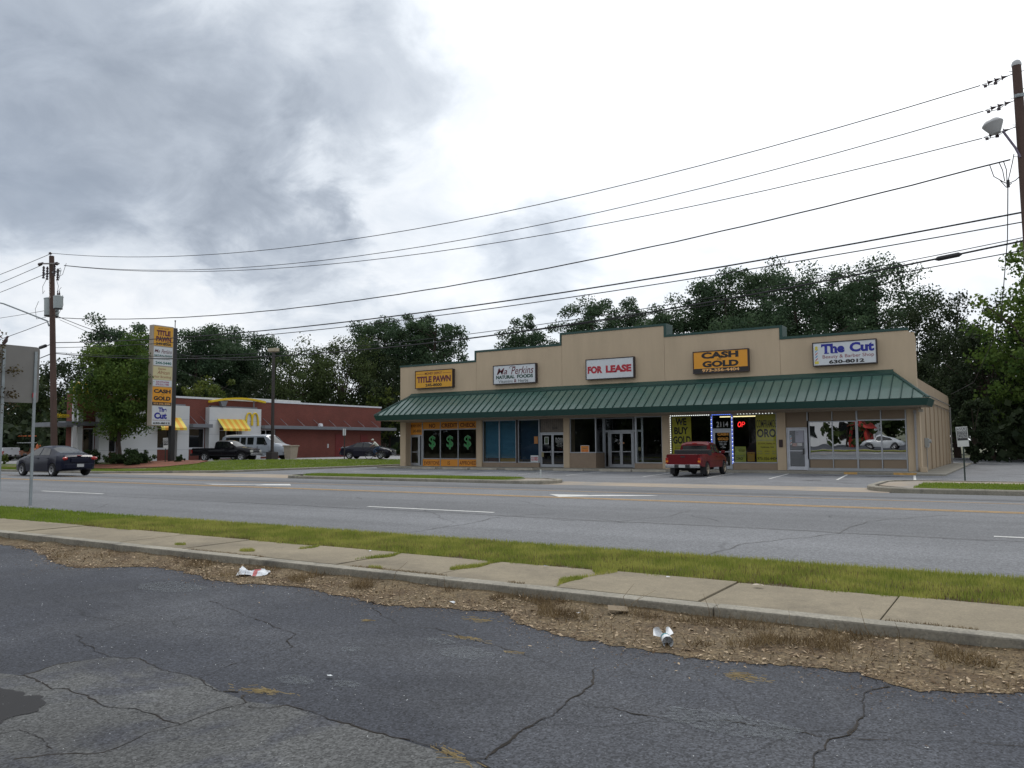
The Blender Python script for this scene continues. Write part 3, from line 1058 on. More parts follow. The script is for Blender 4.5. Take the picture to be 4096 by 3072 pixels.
for x, lab in ((2.13, 'green dollar sign decal on the window left of the other two'), (3.66, 'green dollar sign decal on the middle window of three'), (5.17, 'green dollar sign decal on the window next to the tan pier')):
    t = thing('dollar_decal', lab, 'decal', (x + 0.3, Y1 - 0.02, 1.28), 0, 'dollar sign decals in the shop window')
    bt('$', x, 1.26, 0.60, 0.96, GREENO, 0.02, t, Y1 - 0.010)
    bt('$', x + 0.03, 1.29, 0.54, 0.90, GREENS, 0.012, t, Y1 - 0.016)

# second shop
Y2 = 0.17
window(7.03, 9.66, 0.385, 3.155, Y2, (8.34,), GL)
window(9.79, 11.40, 0.385, 3.155, Y2, (), GL)
BLUE = M('blue_blind', (0.075, 0.21, 0.31), 0.9, var=0.12, vs=1.2, stretch=(1, 1, 6))
BLUE2 = M('dark_blue_blind', (0.022, 0.055, 0.10), 0.9, var=0.25, vs=0.8)
mb = MB()
mb.box(7.1, 9.63, 0.36, 0.38, 0.68, 3.14)
tag(mb.build('window_blind', BLUE), 'pale blue paper covering the inside of two tall windows', 'blind')
mb = MB()
mb.box(9.82, 11.35, 0.36, 0.38, 0.60, 3.14)
tag(mb.build('window_blind', BLUE2), 'dark blue paper covering the inside of the window beside the double door', 'blind')
mb = MB()
mb.box(8.1, 9.6, 0.5, 1.0, 0.1, 0.8)
tag(mb.build('display_box', M('yellow_box', (0.42, 0.26, 0.03), 0.6), bevel=0.02), 'yellow box standing on the floor under the blue window paper', 'box')
mb = MB()
mb.box(7.2, 7.95, 0.5, 0.9, 0.1, 0.72)
tag(mb.build('display_box', M('brown_box', (0.10, 0.04, 0.03), 0.7), bevel=0.02), 'dark brown box standing on the floor left of the yellow box', 'box')
door(11.40, 13.2, 0.10, 2.30, 0.25, GL, 2)
mb = MB()
for i in range(40):
    a = 11.42 + i * 0.0442
    mb.box(a, a + 0.036, 0.25 + 0.012 * math.sin(i * 1.9), 0.27 + 0.012 * math.sin(i * 1.9), 2.305, 3.155)
mb.build('transom_curtain', M('grey_pleats', (0.20, 0.175, 0.15), 0.9, var=0.12, vs=6), shop)
t = thing('house_number', 'small dark house number on the pleated panel above the double door', 'number', (12.3, 0.2, 2.5))
text(t, '2110', (-0.0, 0.01, 0.0), UX, UZ, 0.36, 0.15, DKTXT, 0.02)
def paper(name, x0, z0, w, h, y, col, label, cat='poster', lines=None, border=None, group=None, rough=0.6):
    o = thing(name, label, cat, (x0, y, z0), 0, group)
    mb = MB()
    mb.box(0, w, -0.003, 0.003, 0, h)
    mb.build('sheet', M('paper_%02x%02x%02x' % tuple(int(c * 255) for c in col), col, rough, var=0.05), o)
    if border:
        mb = MB()
        for a in ((0, w, 0, border[1]), (0, w, h - border[1], h), (0, border[1], border[1], h - border[1]), (w - border[1], w, border[1], h - border[1])):
            mb.box(a[0], a[1], -0.006, -0.0035, a[2], a[3])
        mb.build('border', border[0], o)
    for (s, a, b_, ww, hh, m, bo) in (lines or []):
        text(o, s, (a, -0.0035, b_), UX, UZ, ww, hh, m, bo)
    return o
RED = M('red_print', (0.42, 0.03, 0.04), 0.5)
GRAYP = M('grey_print', (0.2, 0.22, 0.2), 0.6)
paper('closed_sign', 10.76, 0.42, 0.57, 0.44, 0.10, (0.55, 0.58, 0.6), 'white closed sign with red letters low in the dark blue window', 'sign', [('CLOSED', 0.03, 0.11, 0.51, 0.23, RED, 0.03)])
paper('poster', 11.02, 1.6, 0.28, 0.46, 0.10, (0.40, 0.17, 0.05), 'small orange notice at the edge of the dark blue window', lines=[('~ ~', 0.05, 0.26, 0.16, 0.06, WHTXT, 0.0), ('OPEN', 0.06, 0.1, 0.16, 0.06, GRAYP, 0.0)] and None)
paper('poster', 11.73, 1.56, 0.30, 0.46, 0.20, (0.10, 0.13, 0.08), 'white-edged green poster on the left leaf of the double door', border=(WHTXT, 0.03))
paper('poster', 11.5, 0.76, 0.17, 0.34, 0.20, (0.24, 0.21, 0.11), 'small tan notice low on the left leaf of the double door')
dl = thing('door_lettering', 'white shop lettering on the right leaf of the double door', 'lettering', (12.5, 0.205, 1.2))
for s, x, z, w, h, sh in (('Ma Perkins', 0.02, 0.63, 0.58, 0.14, 0.3), ('NATURAL FOODS', 0.02, 0.53, 0.58, 0.07, 0), ('Vitamins & Herbs', 0.06, 0.46, 0.48, 0.05, 0),
                          ('244-5440', 0.14, 0.34, 0.34, 0.06, 0), ('Monday - Saturday', 0.06, 0.25, 0.5, 0.045, 0), ('10:00 am - 6 pm', 0.14, 0.18, 0.34, 0.045, 0)):
    text(dl, s, (x, 0, z), UX, UZ, w, h, WHTXT, 0.0, sh)

# third shop, with a recessed entrance
window(13.62, 15.42, 1.01, 3.155, 0.12, (), GL)
window(18.03, 19.71, 0.41, 3.155, 0.12, (), GL)
def sidewin(x, y0, y1, z0, z1, mat=GL, bars=()):
    w = thing('window', None, None)
    w.parent = shop
    mb = MB()
    f = 0.055
    mb.box(x - 0.05, x + 0.05, y0, y1, z0, z0 + f)
    mb.box(x - 0.05, x + 0.05, y0, y1, z1 - f, z1)
    mb.box(x - 0.047, x + 0.047, y0, y0 + f, z0 + f, z1 - f)
    mb.box(x - 0.047, x + 0.047, y1 - f, y1, z0 + f, z1 - f)
    for z in bars:
        mb.box(x - 0.044, x + 0.044, y0 + f, y1 - f, z, z + 0.045)
    mb.build('frame', ALU, w)
    MB().quad((x, y0 + f, z0 + f), (x, y1 - f, z0 + f), (x, y1 - f, z1 - f), (x, y0 + f, z1 - f)).build('pane', mat, w, fix=False)
sidewin(15.37, 0.18, 1.25, 1.01, 3.155)
sidewin(17.98, 0.18, 1.25, 0.41, 3.155)
window(15.42, 17.93, 2.34, 3.155, 1.3, (17.35,), GL)
window(15.42, 15.72, 0.10, 2.33, 1.3, (), GL)
door(15.73, 17.35, 0.10, 2.335, 1.3, GL, 2, st=0.08)
window(17.36, 17.93, 0.10, 2.33, 1.3, (17.62,), GL)
paper('lease_sign', 14.38, 1.04, 0.58, 0.44, 0.05, (0.68, 0.24, 0.03), 'small orange and white for lease sign standing in the window corner', 'sign',
      [('FOR LEASE', 0.04, 0.37, 0.5, 0.05, GRAYP, 0.01), ('OFFICE', 0.12, 0.20, 0.34, 0.09, M('grey_ink', (0.16, 0.15, 0.12), 0.6), 0.03), ('245-1000', 0.06, 0.05, 0.46, 0.08, RED, 0.01)],
      border=(WHTXT, 0.025))
paper('door_notice', 16.42, 1.55, 0.1, 0.1, 1.24, (0.5, 0.4, 0.36), 'tiny pale sticker beside the left door handle of the recessed door', 'sticker')
paper('door_notice', 16.66, 1.55, 0.1, 0.1, 1.24, (0.5, 0.25, 0.12), 'tiny orange sticker beside the right door handle of the recessed door', 'sticker')
paper('door_notice', 17.68, 1.15, 0.16, 0.2, 1.22, (0.35, 0.30, 0.15), 'small yellow and pink notice on the glass right of the recessed door', 'sticker')

# fourth shop
window(20.16, 22.62, 0.43, 3.155, 0.15, (), GL)
window(23.78, 26.22, 0.46, 3.155, 0.15, (), GL)
door(22.66, 23.76, 0.10, 2.30, 0.15, GL, 1)
window(22.63, 23.77, 2.31, 3.155, 0.15, (), GL)
YEL = (0.62, 0.56, 0.06)
paper('poster_banner', 20.25, 0.50, 1.14, 2.6, 0.24, YEL, 'tall yellow we buy gold banner inside the left window', 'banner',
      [('WE', 0.2, 2.08, 0.66, 0.42, DKTXT, 0.035), ('BUY', 0.12, 1.57, 0.84, 0.42, DKTXT, 0.035), ('GOLD', 0.04, 1.03, 1.06, 0.44, DKTXT, 0.035),
       ('TOP DOLLAR PAID', 0.16, 0.86, 0.8, 0.08, GRAYP, 0.01), ('2114 N. Ashley St.', 0.14, 0.66, 0.86, 0.12, MAROON, 0.01), ('Valdosta, GA', 0.24, 0.45, 0.66, 0.11, DKTXT, 0.01)])
paper('poster_banner', 25.05, 0.52, 1.12, 2.6, 0.24, YEL, 'tall yellow compramos oro banner inside the right window', 'banner',
      [('COMPRAMOS', 0.03, 1.86, 1.06, 0.42, DKTXT, 0.0), ('ORO', 0.05, 1.33, 1.02, 0.46, DKTXT, 0.03), ('PAGAMOS EL MEJOR PRECIO', 0.04, 1.13, 1.02, 0.08, GRAYP, 0.0),
       ('2114 N. Ashley St.', 0.1, 0.93, 0.92, 0.11, MAROON, 0.01), ('Valdosta, GA', 0.22, 0.74, 0.72, 0.11, DKTXT, 0.01),
       ('PAWN', 0.05, 0.55, 0.24, 0.06, GRAYP, 0.01), ('WE BUY', 0.43, 0.55, 0.28, 0.06, DKTXT, 0.01), ('OLD', 0.83, 0.55, 0.2, 0.06, GRAYP, 0.01),
       ('TICKETS', 0.05, 0.42, 0.27, 0.06, GRAYP, 0.01), ('GOLD', 0.45, 0.42, 0.24, 0.06, GRAYP, 0.01), ('GOLD', 0.83, 0.42, 0.22, 0.06, GRAYP, 0.01),
       ('973-356-4404', 0.04, 0.1, 1.06, 0.17, DKTXT, 0.01)])
paper('poster', 23.86, 0.50, 0.62, 0.86, 0.22, (0.46, 0.50, 0.10), 'square yellow-green we buy gold oro poster low beside the door', 'poster',
      [('WE BUY', 0.06, 0.74, 0.42, 0.06, GRAYP, 0.01), ('GOLD', 0.22, 0.58, 0.34, 0.12, DKTXT, 0.02), ('COMPRAMOS', 0.06, 0.32, 0.48, 0.06, GRAYP, 0.01), ('ORO', 0.06, 0.13, 0.38, 0.15, DKTXT, 0.02)])
paper('poster', 24.54, 0.53, 0.42, 0.53, 0.22, (0.50, 0.30, 0.03), 'small orange poster between the two yellow ones in the right window', 'poster',
      [('WE BUY', 0.04, 0.41, 0.34, 0.07, MAROON, 0.01), ('GOLD AND', 0.06, 0.29, 0.3, 0.05, GRAYP, 0.0), ('DIAMONDS', 0.06, 0.19, 0.3, 0.05, GRAYP, 0.0), ('CASH', 0.12, 0.09, 0.18, 0.05, GRAYP, 0.0)], border=(MAROON, 0.015))
NUM = M('grey_number', (0.5, 0.5, 0.48), 0.4)
t = thing('house_number', 'large grey house number 2114 above the lit door', 'number', (22.9, 0.13, 2.45))
text(t, '2114', (0, 0, 0), UX, UZ, 0.66, 0.30, NUM, 0.012)
OGOLD = M('gold_print', (0.62, 0.27, 0.04), 0.6)
dl = thing('door_lettering', 'orange and white cash gold lettering on the lit shop door', 'lettering', (22.82, 0.11, 1.25))
for s, x, z, w, h, m, bo in (('CASH', 0.12, 0.72, 0.62, 0.16, OGOLD, 0.04), ('GOLD', 0.14, 0.46, 0.6, 0.16, OGOLD, 0.04), ('STORE HOURS', 0.2, 0.36, 0.46, 0.05, WHTXT, 0.0),
                             ('MON - SAT', 0.24, 0.27, 0.38, 0.05, WHTXT, 0), ('10AM - 6PM', 0.24, 0.20, 0.38, 0.05, WHTXT, 0), ('SUN', 0.36, 0.11, 0.14, 0.05, WHTXT, 0), ('CLOSED', 0.28, 0.04, 0.3, 0.05, WHTXT, 0)):
    text(dl, s, (x, 0, z), UX, UZ, w, h, m, bo)
# rope lights
LEDW = M('led_white', (0.9, 0.95, 1), 0.5, emit=(0.95, 1.0, 0.95), es=2.0)
LEDB = M('led_blue', (0.1, 0.2, 1), 0.5, emit=(0.12, 0.25, 1.0), es=1.6)
LEDBD = M('led_blue_tube', (0.04, 0.08, 0.4), 0.5, emit=(0.05, 0.10, 0.75), es=0.5)
def rope(name, segs, m, label, n_gap=0.125, ln=0.06, tube=None):
    o = thing(name, label, 'string lights', segs[0][0])
    b0 = Vector(segs[0][0])
    for p, q in segs:
        p, q = Vector(p), Vector(q)
        L_ = (q - p).length
        d = (q - p).normalized()
        mb = MB()
        s_ = 0.0
        while s_ + ln < L_:
            a = p + d * s_ - b0
            mb.tube([a, a + d * ln], 0.013, 5)
            s_ += n_gap
        mb.build('bulb_row', m, o)
        mb = MB()
        mb.tube([p - b0, q - b0], 0.008, 5)
        mb.build('cable', tube or BLACK, o)
    return o
yl = 0.07
rope('rope_light', [((20.2, yl, 3.14), (22.6, yl, 3.14)), ((20.2, yl, 0.5), (20.2, yl, 3.12))], LEDW, 'white rope light round the top and left of the we buy gold window')
rope('rope_light', [((22.66, yl, 3.14), (23.76, yl, 3.14)), ((22.64, yl, 1.2), (22.64, yl, 3.12)), ((23.78, yl, 0.42), (23.78, yl, 3.12))], LEDB, 'blue and white rope light framing the 2114 door', 0.11, 0.06, LEDBD)
rope('rope_light', [((24.1, yl, 3.15), (26.1, yl, 3.15))], LEDW, 'dotted white rope light along the top of the compramos oro window', 0.17, 0.04)
rope('rope_light', [((22.62, yl - 0.02, 1.3), (22.62, yl - 0.02, 3.1)), ((23.80, yl - 0.02, 0.5), (23.80, yl - 0.02, 3.1))], LEDW, 'white beads of the rope light down both sides of the 2114 door', 0.22, 0.045, LEDBD)
mb = MB()
mb.box(22.8, 24.9, 1.05, 1.12, 3.02, 3.07)
tag(mb.build('strip_light', M('strip_lamp', (1, 0.9, 0.6), 0.5, emit=(1.0, 0.86, 0.45), es=1.6)), 'lit yellow strip light under the ceiling behind the 2114 door', 'lamp')
t = thing('neon_sign', 'red glowing neon letters in the compramos oro window', 'sign', (24.05, 0.3, 2.44))
NEON = M('red_neon', (0.9, 0.05, 0.03), 0.5, emit=(1.0, 0.03, 0.03), es=2.2)
mb = MB()
mb.tube([(0.09 + 0.08 * math.cos(a) + 0.02 * math.sin(a), 0, 0.14 + 0.13 * math.sin(a)) for a in np.linspace(0, 2 * math.pi, 17)], 0.017)
mb.tube([(0.22, 0, 0.0), (0.25, 0, 0.27), (0.35, 0, 0.26), (0.38, 0, 0.2), (0.34, 0, 0.13), (0.235, 0, 0.12)], 0.017)
mb.build('tube', NEON, t)
mb = MB()
mb.box(0, 0.19, -0.06, 0.0, 0, 0.40)
mb.box(0.02, 0.17, -0.075, -0.06, 0.05, 0.30)
o = mb.build('mail_box', M('dark_bronze_box', (0.03, 0.015, 0.015), 0.5), bevel=0.01)
o.location = (26.33, 0, 1.32)
tag(o, 'small dark mailbox on the pier left of the barber shop door', 'mailbox')

# fifth shop: tinted windows between tan panels
window(27.84, 30.19, 0.68, 2.66, 0.12, (29.02,), GLM, tilt=0.009)
window(30.19, 32.50, 0.68, 2.70, 0.12, (31.34,), GLM, fw=0.065, tilt=0.009)
for a, b_ in ((27.86, 28.99), (29.05, 30.16), (30.26, 31.31), (31.38, 32.44)):
    MB().box(a, b_, 0.12, 0.15, 0.24, 0.678).build('spandrel_panel', PANEL, shop)
    MB().box(a, b_, 0.12, 0.15, 2.67 if a < 30 else 2.71, 3.155).build('spandrel_panel', PANEL, shop)
MB().box(26.70, 27.76, 0.12, 0.15, 2.36, 3.155).build('spandrel_panel', PANEL, shop)
for x, w in ((27.79, 0.06), (29.02, 0.04), (30.21, 0.08), (31.34, 0.05), (32.47, 0.06)):
    MB().box(x - w / 2, x + w / 2, 0.065, 0.16, 0.24, 0.678).build('mullion', ALU, shop)
    MB().box(x - w / 2, x + w / 2, 0.065, 0.16, 2.702, 3.155).build('mullion', ALU, shop)
MB().box(27.76, 32.5, 0.06, 0.17, 0.1, 0.235).build('window_sill', ALU, shop)
door(26.70, 27.76, 0.10, 2.35, 0.12, GL, 1, mid=1.0, fr=0.06, st=0.09, white=True)
mb = MB()
for i in range(17):
    x = 26.86 + i * 0.045
    mb.box(x, x + 0.010, 0.075, 0.085, 0.32, 1.08)
    mb.box(x, x + 0.010, 0.075, 0.085, 1.18, 2.16)
for i in range(42):
    z = 0.32 + i * 0.045
    mb.box(26.86, 27.60, 0.070, 0.074, z, z + 0.008)
mb.build('door_grille', ALU, shop)
mb = MB()
mb.box(27.52, 27.62, 0.02, 0.06, 0.95, 1.25)
mb.build('lock_box', BLACK, shop, bevel=0.008)
paper('poster', 27.16, 1.56, 0.42, 0.62, 0.055, (0.36, 0.36, 0.42), 'pale price list on the barber shop door', lines=[('The', 0.04, 0.50, 0.12, 0.07, GRAYP, 0), ('Cut', 0.04, 0.40, 0.12, 0.07, GRAYP, 0)])
paper('poster', 27.0, 1.36, 0.22, 0.17, 0.05, (0.42, 0.30, 0.28), 'small pink card under the price list on the barber shop door')
paper('poster', 27.25, 1.38, 0.25, 0.16, 0.05, (0.5, 0.5, 0.5), 'small white card under the price list on the barber shop door')
def pole_decal(o, x, y, z, s_):
    mb = MB()
    mb.box(x - 0.04 * s_, x + 0.04 * s_, y - 0.003, y, z, z + 0.5 * s_)
    mb.build('pole_column', WHITEP, o)
    for i, m in enumerate((RED, M('blue_stripe', (0.03, 0.22, 0.42), 0.5), RED, MATS.get('blue_stripe') or RED)):
        mb = MB()
        z0 = z + (0.03 + 0.11 * i) * s_
        mb.quad((x - 0.04 * s_, y - 0.005, z0), (x + 0.04 * s_, y - 0.005, z0 + 0.09 * s_), (x + 0.04 * s_, y - 0.005, z0 + 0.13 * s_), (x - 0.04 * s_, y - 0.005, z0 + 0.05 * s_))
        mb.build('stripe', m, o, fix=False)
t = thing('barber_pole_decal', 'small barber pole decal on the left edge of the barred door', 'decal', (26.93, 0.06, 1.45))
pole_decal(t, 0, 0, 0, 1.0)

# box signs on the parapet
SFR = M('dark_sign_frame', (0.03, 0.02, 0.022), 0.5, var=0.1)
def box_sign(x0, x1, z0, z1, face, label, name='wall_sign'):
    o = thing(name, label, 'sign', (x0, 0, z0))
    w, h = x1 - x0, z1 - z0
    d = 0.26
    f = 0.05
    mb = MB()
    mb.box(0, w, -d, -0.02, 0, f)
    mb.box(0, w, -d, -0.02, h - f, h)
    mb.box(0, f, -d, -0.02, f, h - f)
    mb.box(w - f, w, -d, -0.02, f, h - f)
    mb.build('cabinet', SFR, o)
    MB().box(f, w - f, -d + 0.02, -0.04, f, h - f).build('face', face, o)
    return o, -d + 0.018
SY = M('amber_sign_face', (0.66, 0.33, 0.02), 0.35, var=0.03)
SW_ = M('white_sign_face', (0.60, 0.63, 0.66), 0.35, var=0.04, vs=2)
MAR2 = M('sign_maroon', (0.12, 0.02, 0.03), 0.5)
o, y = box_sign(1.55, 4.84, 5.48, 6.74, SY, 'yellow title pawn sign on the left end of the parapet')
text(o, 'MONEY DEPOT', (0.86, y, 0.94), UX, UZ, 1.5, 0.17, MAR2, 0.01)
text(o, 'TITLE PAWN', (0.17, y, 0.40), UX, UZ, 2.95, 0.44, MAR2, 0.05)
text(o, '245-8000', (0.92, y, 0.12), UX, UZ, 1.42, 0.2, DKTXT, 0.03)
MB().box(0.12, 0.8, y - 0.003, y, 1.0, 1.02).box(2.42, 3.15, y - 0.003, y, 1.0, 1.02).build('rule', MAR2, o)
GRN2 = M('sign_green', (0.01, 0.06, 0.04), 0.5)
o, y = box_sign(8.13, 11.40, 5.47, 6.73, SW_, 'white natural foods sign with brown script on the parapet')
text(o, 'Ma', (0.30, y, 0.64), UX, UZ, 0.80, 0.42, MAR2, 0.0, 0.3)
text(o, 'Perkins', (1.40, y, 0.62), UX, UZ, 1.70, 0.48, MAR2, 0.0, 0.3)
mb = MB()
mb.tube([(1.52 + 0.24 * math.cos(a), y - 0.003, 1.06 + 0.09 * math.sin(a)) for a in np.linspace(0.2, 3.6, 12)], 0.014, 5)
mb.build('flourish', MAR2, o)
text(o, 'NATURAL', (0.24, y, 0.35), UX, UZ, 1.44, 0.23, GRN2, 0.045)
text(o, 'FOODS', (1.86, y, 0.35), UX, UZ, 1.2, 0.23, GRN2, 0.045)
text(o, 'Vitamins', (0.42, y, 0.09), UX, UZ, 1.1, 0.20, M('sign_grey', (0.05, 0.07, 0.06), 0.5), 0.0)
text(o, '&', (1.62, y, 0.09), UX, UZ, 0.2, 0.22, MAR2, 0.01)
text(o, 'Herbs', (1.94, y, 0.09), UX, UZ, 0.76, 0.20, MATS['sign_grey'], 0.0)
o, y = box_sign(14.95, 18.14, 5.45, 6.71, SW_, 'white for lease sign with red letters on the tallest parapet step')
RED2 = M('sign_red', (0.40, 0.015, 0.03), 0.5)
PINK = M('red_outline', (0.62, 0.35, 0.36), 0.5)
for s, x, w in (('FOR', 0.14, 0.98), ('LEASE', 1.36, 1.66)):
    text(o, s, (x - 0.015, y, 0.36), UX, UZ, w + 0.03, 0.47, PINK, 0.06, lift=0.002)
    text(o, s, (x, y, 0.38), UX, UZ, w, 0.43, RED2, 0.05, lift=0.006)
SO = M('orange_sign_face', (0.72, 0.31, 0.02), 0.35, var=0.03)
o, y = box_sign(21.75, 24.90, 5.46, 6.72, SO, 'orange cash for gold sign with black letters on the parapet')
MB().box(0.05, 3.1, y - 0.004, y, 0.05, 0.28).build('black_band', DKTXT, o)
text(o, 'CASH', (0.5, y, 0.82), UX, UZ, 2.1, 0.36, DKTXT, 0.05)
text(o, 'FOR', (1.4, y, 0.73), UX, UZ, 0.26, 0.06, DKTXT, 0.02)
text(o, 'GOLD', (0.55, y, 0.33), UX, UZ, 2.05, 0.36, DKTXT, 0.05)
text(o, '973-356-4404', (0.53, y - 0.004, 0.08), UX, UZ, 2.1, 0.17, M('orange_print', (0.75, 0.42, 0.16), 0.5), 0.03)
o, y = box_sign(28.24, 31.34, 5.51, 6.76, SW_, 'white barber shop sign with blue letters near the right end of the parapet')
NAVY = M('sign_blue', (0.010, 0.016, 0.26), 0.5)
text(o, 'The', (0.44, y, 0.64), UX, UZ, 1.14, 0.50, NAVY, 0.045)
text(o, 'Cut', (1.82, y, 0.64), UX, UZ, 1.16, 0.50, NAVY, 0.045)
for (x0, x1, z0) in ((0.44, 0.50, 0.98), (0.86, 0.92, 0.98), (0.58, 0.82, 0.625), (0.94, 1.1, 0.625), (1.13, 1.26, 0.625), (2.4, 2.5, 0.92)):
    MB().box(x0, x1, y - 0.005, y, z0, z0 + 0.05).build('serif', NAVY, o)
text(o, 'Beauty & Barber Shop', (0.50, y, 0.33), UX, UZ, 2.46, 0.23, M('sign_rose', (0.26, 0.06, 0.07), 0.5), 0.0)
text(o, '630-8012', (0.80, y, 0.10), UX, UZ, 1.7, 0.19, DKTXT, 0.04)
pole_decal(o, 0.20, y, 0.22, 1.35)
MB().box(0.10, 0.30, y - 0.006, y, 0.12, 0.26).ball((0.2, y, 0.98), 0.07, 0.006, 0.07).box(0.12, 0.28, y - 0.006, y, 0.84, 0.92).build('pole_cap', M('pole_gold', (0.62, 0.52, 0.08), 0.5), o)

# flood light and camera under the right end of the soffit
t = thing('flood_light', 'tan flood light under the right end of the canopy', 'lamp', (33.2, -0.35, 3.1))
MB().cyl((0, 0, 0.155), (0, 0, 0.02), 0.03).box(-0.1, 0.1, -0.16, 0.1, -0.1, 0.03).build('housing', M('lamp_tan', (0.4, 0.36, 0.3), 0.5), t, bevel=0.01)
mb = MB()
mb.box(0, 0.09, -0.085, -0.005, 0.15, 3.0)
mb.box(-0.02, 0.11, -0.12, -0.005, 2.95, 3.12)
o = mb.build('downspout', M('downspout_metal', (0.34, 0.33, 0.33), 0.5), bevel=0.008)
o.location = (32.86, 0, 0)
tag(o, 'pale metal downspout on the right corner pier of the shops', 'downspout')

# wheel stops
stopm = M('wheel_stop_concrete', (0.30, 0.28, 0.235), 0.9, var=0.2, vs=3, bump=0.4, bs=40)
stop_mb = MB()
stop_mb.prism([(-0.09, 0), (0.09, 0), (0.065, 0.125), (-0.065, 0.125)], 'x', -0.98, 0.98)
labs = ['concrete wheel stop in front of the dollar sign windows, left one', 'concrete wheel stop in front of the dollar sign windows, right one',
        'concrete wheel stop in front of the pale blue windows', 'concrete wheel stop in front of the closed sign',
        'concrete wheel stop in front of the pier right of the double door', 'concrete wheel stop in front of the recessed entrance',
        'concrete wheel stop in front of the dark window left of the red pickup']
first = None
for i, x in enumerate((4.2, 6.75, 8.95, 11.55, 14.9, 17.9, 19.95)):
    if first is None:
        first = stop_mb.build('wheel_stop', stopm, bevel=0.02)
        o = first
    else:
        o = first.copy()
        COL.objects.link(o)
    o.location = (x, -2.55, 0.0)
    o.rotation_euler = (0, 0, R((i * 37 % 5 - 2) * 0.4))
    tag(o, labs[i], 'wheel stop', 'wheel stops in front of the shops')
# ------------------------------------------------------------------ the restaurant on the left (long wall at x = -22)
def brick_mat(name='red_brick'):
    m, nt, b = nmat(name)
    L = nt.links.new
    N = nt.nodes.new
    g = N('ShaderNodeNewGeometry')
    sep = N('ShaderNodeSeparateXYZ')
    L(g.outputs['Position'], sep.inputs[0])
    ad = N('ShaderNodeMath')
    ad.operation = 'ADD'
    L(sep.outputs[0], ad.inputs[0])
    L(sep.outputs[1], ad.inputs[1])
    cb = N('ShaderNodeCombineXYZ')
    L(ad.outputs[0], cb.inputs[0])
    L(sep.outputs[2], cb.inputs[1])
    br = N('ShaderNodeTexBrick')
    br.inputs['Color1'].default_value = (0.185, 0.046, 0.032, 1)
    br.inputs['Color2'].default_value = (0.145, 0.036, 0.026, 1)
    br.inputs['Mortar'].default_value = (0.17, 0.085, 0.07, 1)
    br.inputs['Scale'].default_value = 1.0
    br.inputs['Mortar Size'].default_value = 0.008
    br.inputs['Brick Width'].default_value = 0.21
    br.inputs['Row Height'].default_value = 0.075
    L(cb.outputs[0], br.inputs['Vector'])
    n = N('ShaderNodeTexNoise')
    n.inputs['Scale'].default_value = 0.8
    L(g.outputs['Position'], n.inputs['Vector'])
    mr = N('ShaderNodeMapRange')
    mr.inputs[3].default_value = 0.8
    mr.inputs[4].default_value = 1.2
    L(n.outputs[0], mr.inputs[0])
    vm = N('ShaderNodeVectorMath')
    vm.operation = 'SCALE'
    L(br.outputs['Color'], vm.inputs[0])
    L(mr.outputs[0], vm.inputs[3])
    L(vm.outputs[0], b.inputs['Base Color'])
    b.inputs['Roughness'].default_value = 0.9
    return m
BRICK = brick_mat()
WSTUC = M('white_stucco', (0.62, 0.63, 0.64), 0.85, var=0.04, vs=0.6, bump=0.2, bs=30)
GBAND = M('grey_steel_band', (0.17, 0.18, 0.20), 0.5, var=0.08, vs=1)
WCAP = M('white_metal_cap', (0.66, 0.68, 0.72), 0.4, var=0.05)
AY = M('awning_yellow', (0.78, 0.62, 0.10), 0.7, var=0.04)
AO = M('awning_orange', (0.78, 0.36, 0.03), 0.7, var=0.04)
DGL = glass('restaurant_glass', (0.25, 0.25, 0.24), 0.08, wob=0.004)
GOLDP = M('golden_yellow', (0.72, 0.50, 0.02), 0.35, var=0.05)
DRED = M('dark_red_door', (0.16, 0.022, 0.02), 0.55, var=0.06)

WX = -22.0
rest = thing('restaurant', 'red brick restaurant with white panels, striped awnings and a yellow roof beam', 'building', (WX, 0, 0))
def rb(x0, x1, y0, y1, z0, z1):      # coordinates relative to the wall plane in x
    return (x0, x1, y0, y1, z0, z1)
mb = MB()
# front wall with window openings: (y0, y1, z0, z1) of the openings
wall_y0, wall_y1 = -11.2, 22.6
ops = [(-10.4, -9.5, 1.15, 3.0), (-8.7, -7.75, 1.15, 3.0), (-4.65, -2.85, 1.42, 3.1), (-1.65, 0.2, 1.42, 3.12), (1.25, 3.6, 0.5, 3.0), (5.75, 7.95, 0.6, 3.1)]
ys = wall_y0
T_ = 0.3
for (a, b_, z0, z1) in ops:
    mb.box(-T_, 0, ys, a, 0.0, 5.62)
    mb.box(-T_, 0, a, b_, 0.0, z0)
    mb.box(-T_, 0, a, b_, z1, 5.62)
    ys = b_
mb.box(-T_, 0, ys, wall_y1, 0.0, 5.62)
mb.box(-0.9, -T_, wall_y0, wall_y0 + 0.3, 0.0, 5.62)
mb.box(-0.9, -0.6, wall_y0 + 0.3, -8.9, 0.0, 5.62)
mb.box(-4.0, -0.6, -8.9, -8.6, 0.0, 5.62)
mb.box(-4.0, -3.7, -8.6, -5.8, 0.0, 5.62)
mb.box(-9.5, -3.7, -5.8, -5.5, 0.0, 5.62)
mb.box(-9.5, -9.2, -5.5, wall_y1 - 0.3, 0.0, 5.62)
mb.box(-9.5, -T_, wall_y1 - 0.3, wall_y1, 0.0, 5.62)
mb.build('brick_wall', BRICK, rest, fix=False)
mb = MB()
mb.box(-9.55, 0.06, -5.85, wall_y1 + 0.06, 5.621, 5.78)
mb.box(-4.05, 0.06, -8.95, -5.85, 5.621, 5.78)
mb.box(-0.95, 0.06, wall_y0 - 0.06, -8.95, 5.621, 5.78)
mb.build('roof_cap', WCAP, rest)
mb = MB()
mb.box(-6.3, -2.8, 7.0, 13.6, 5.79, 6.15)
mb.box(-5.5, -3.6, 16.6, 18.1, 5.79, 5.98)
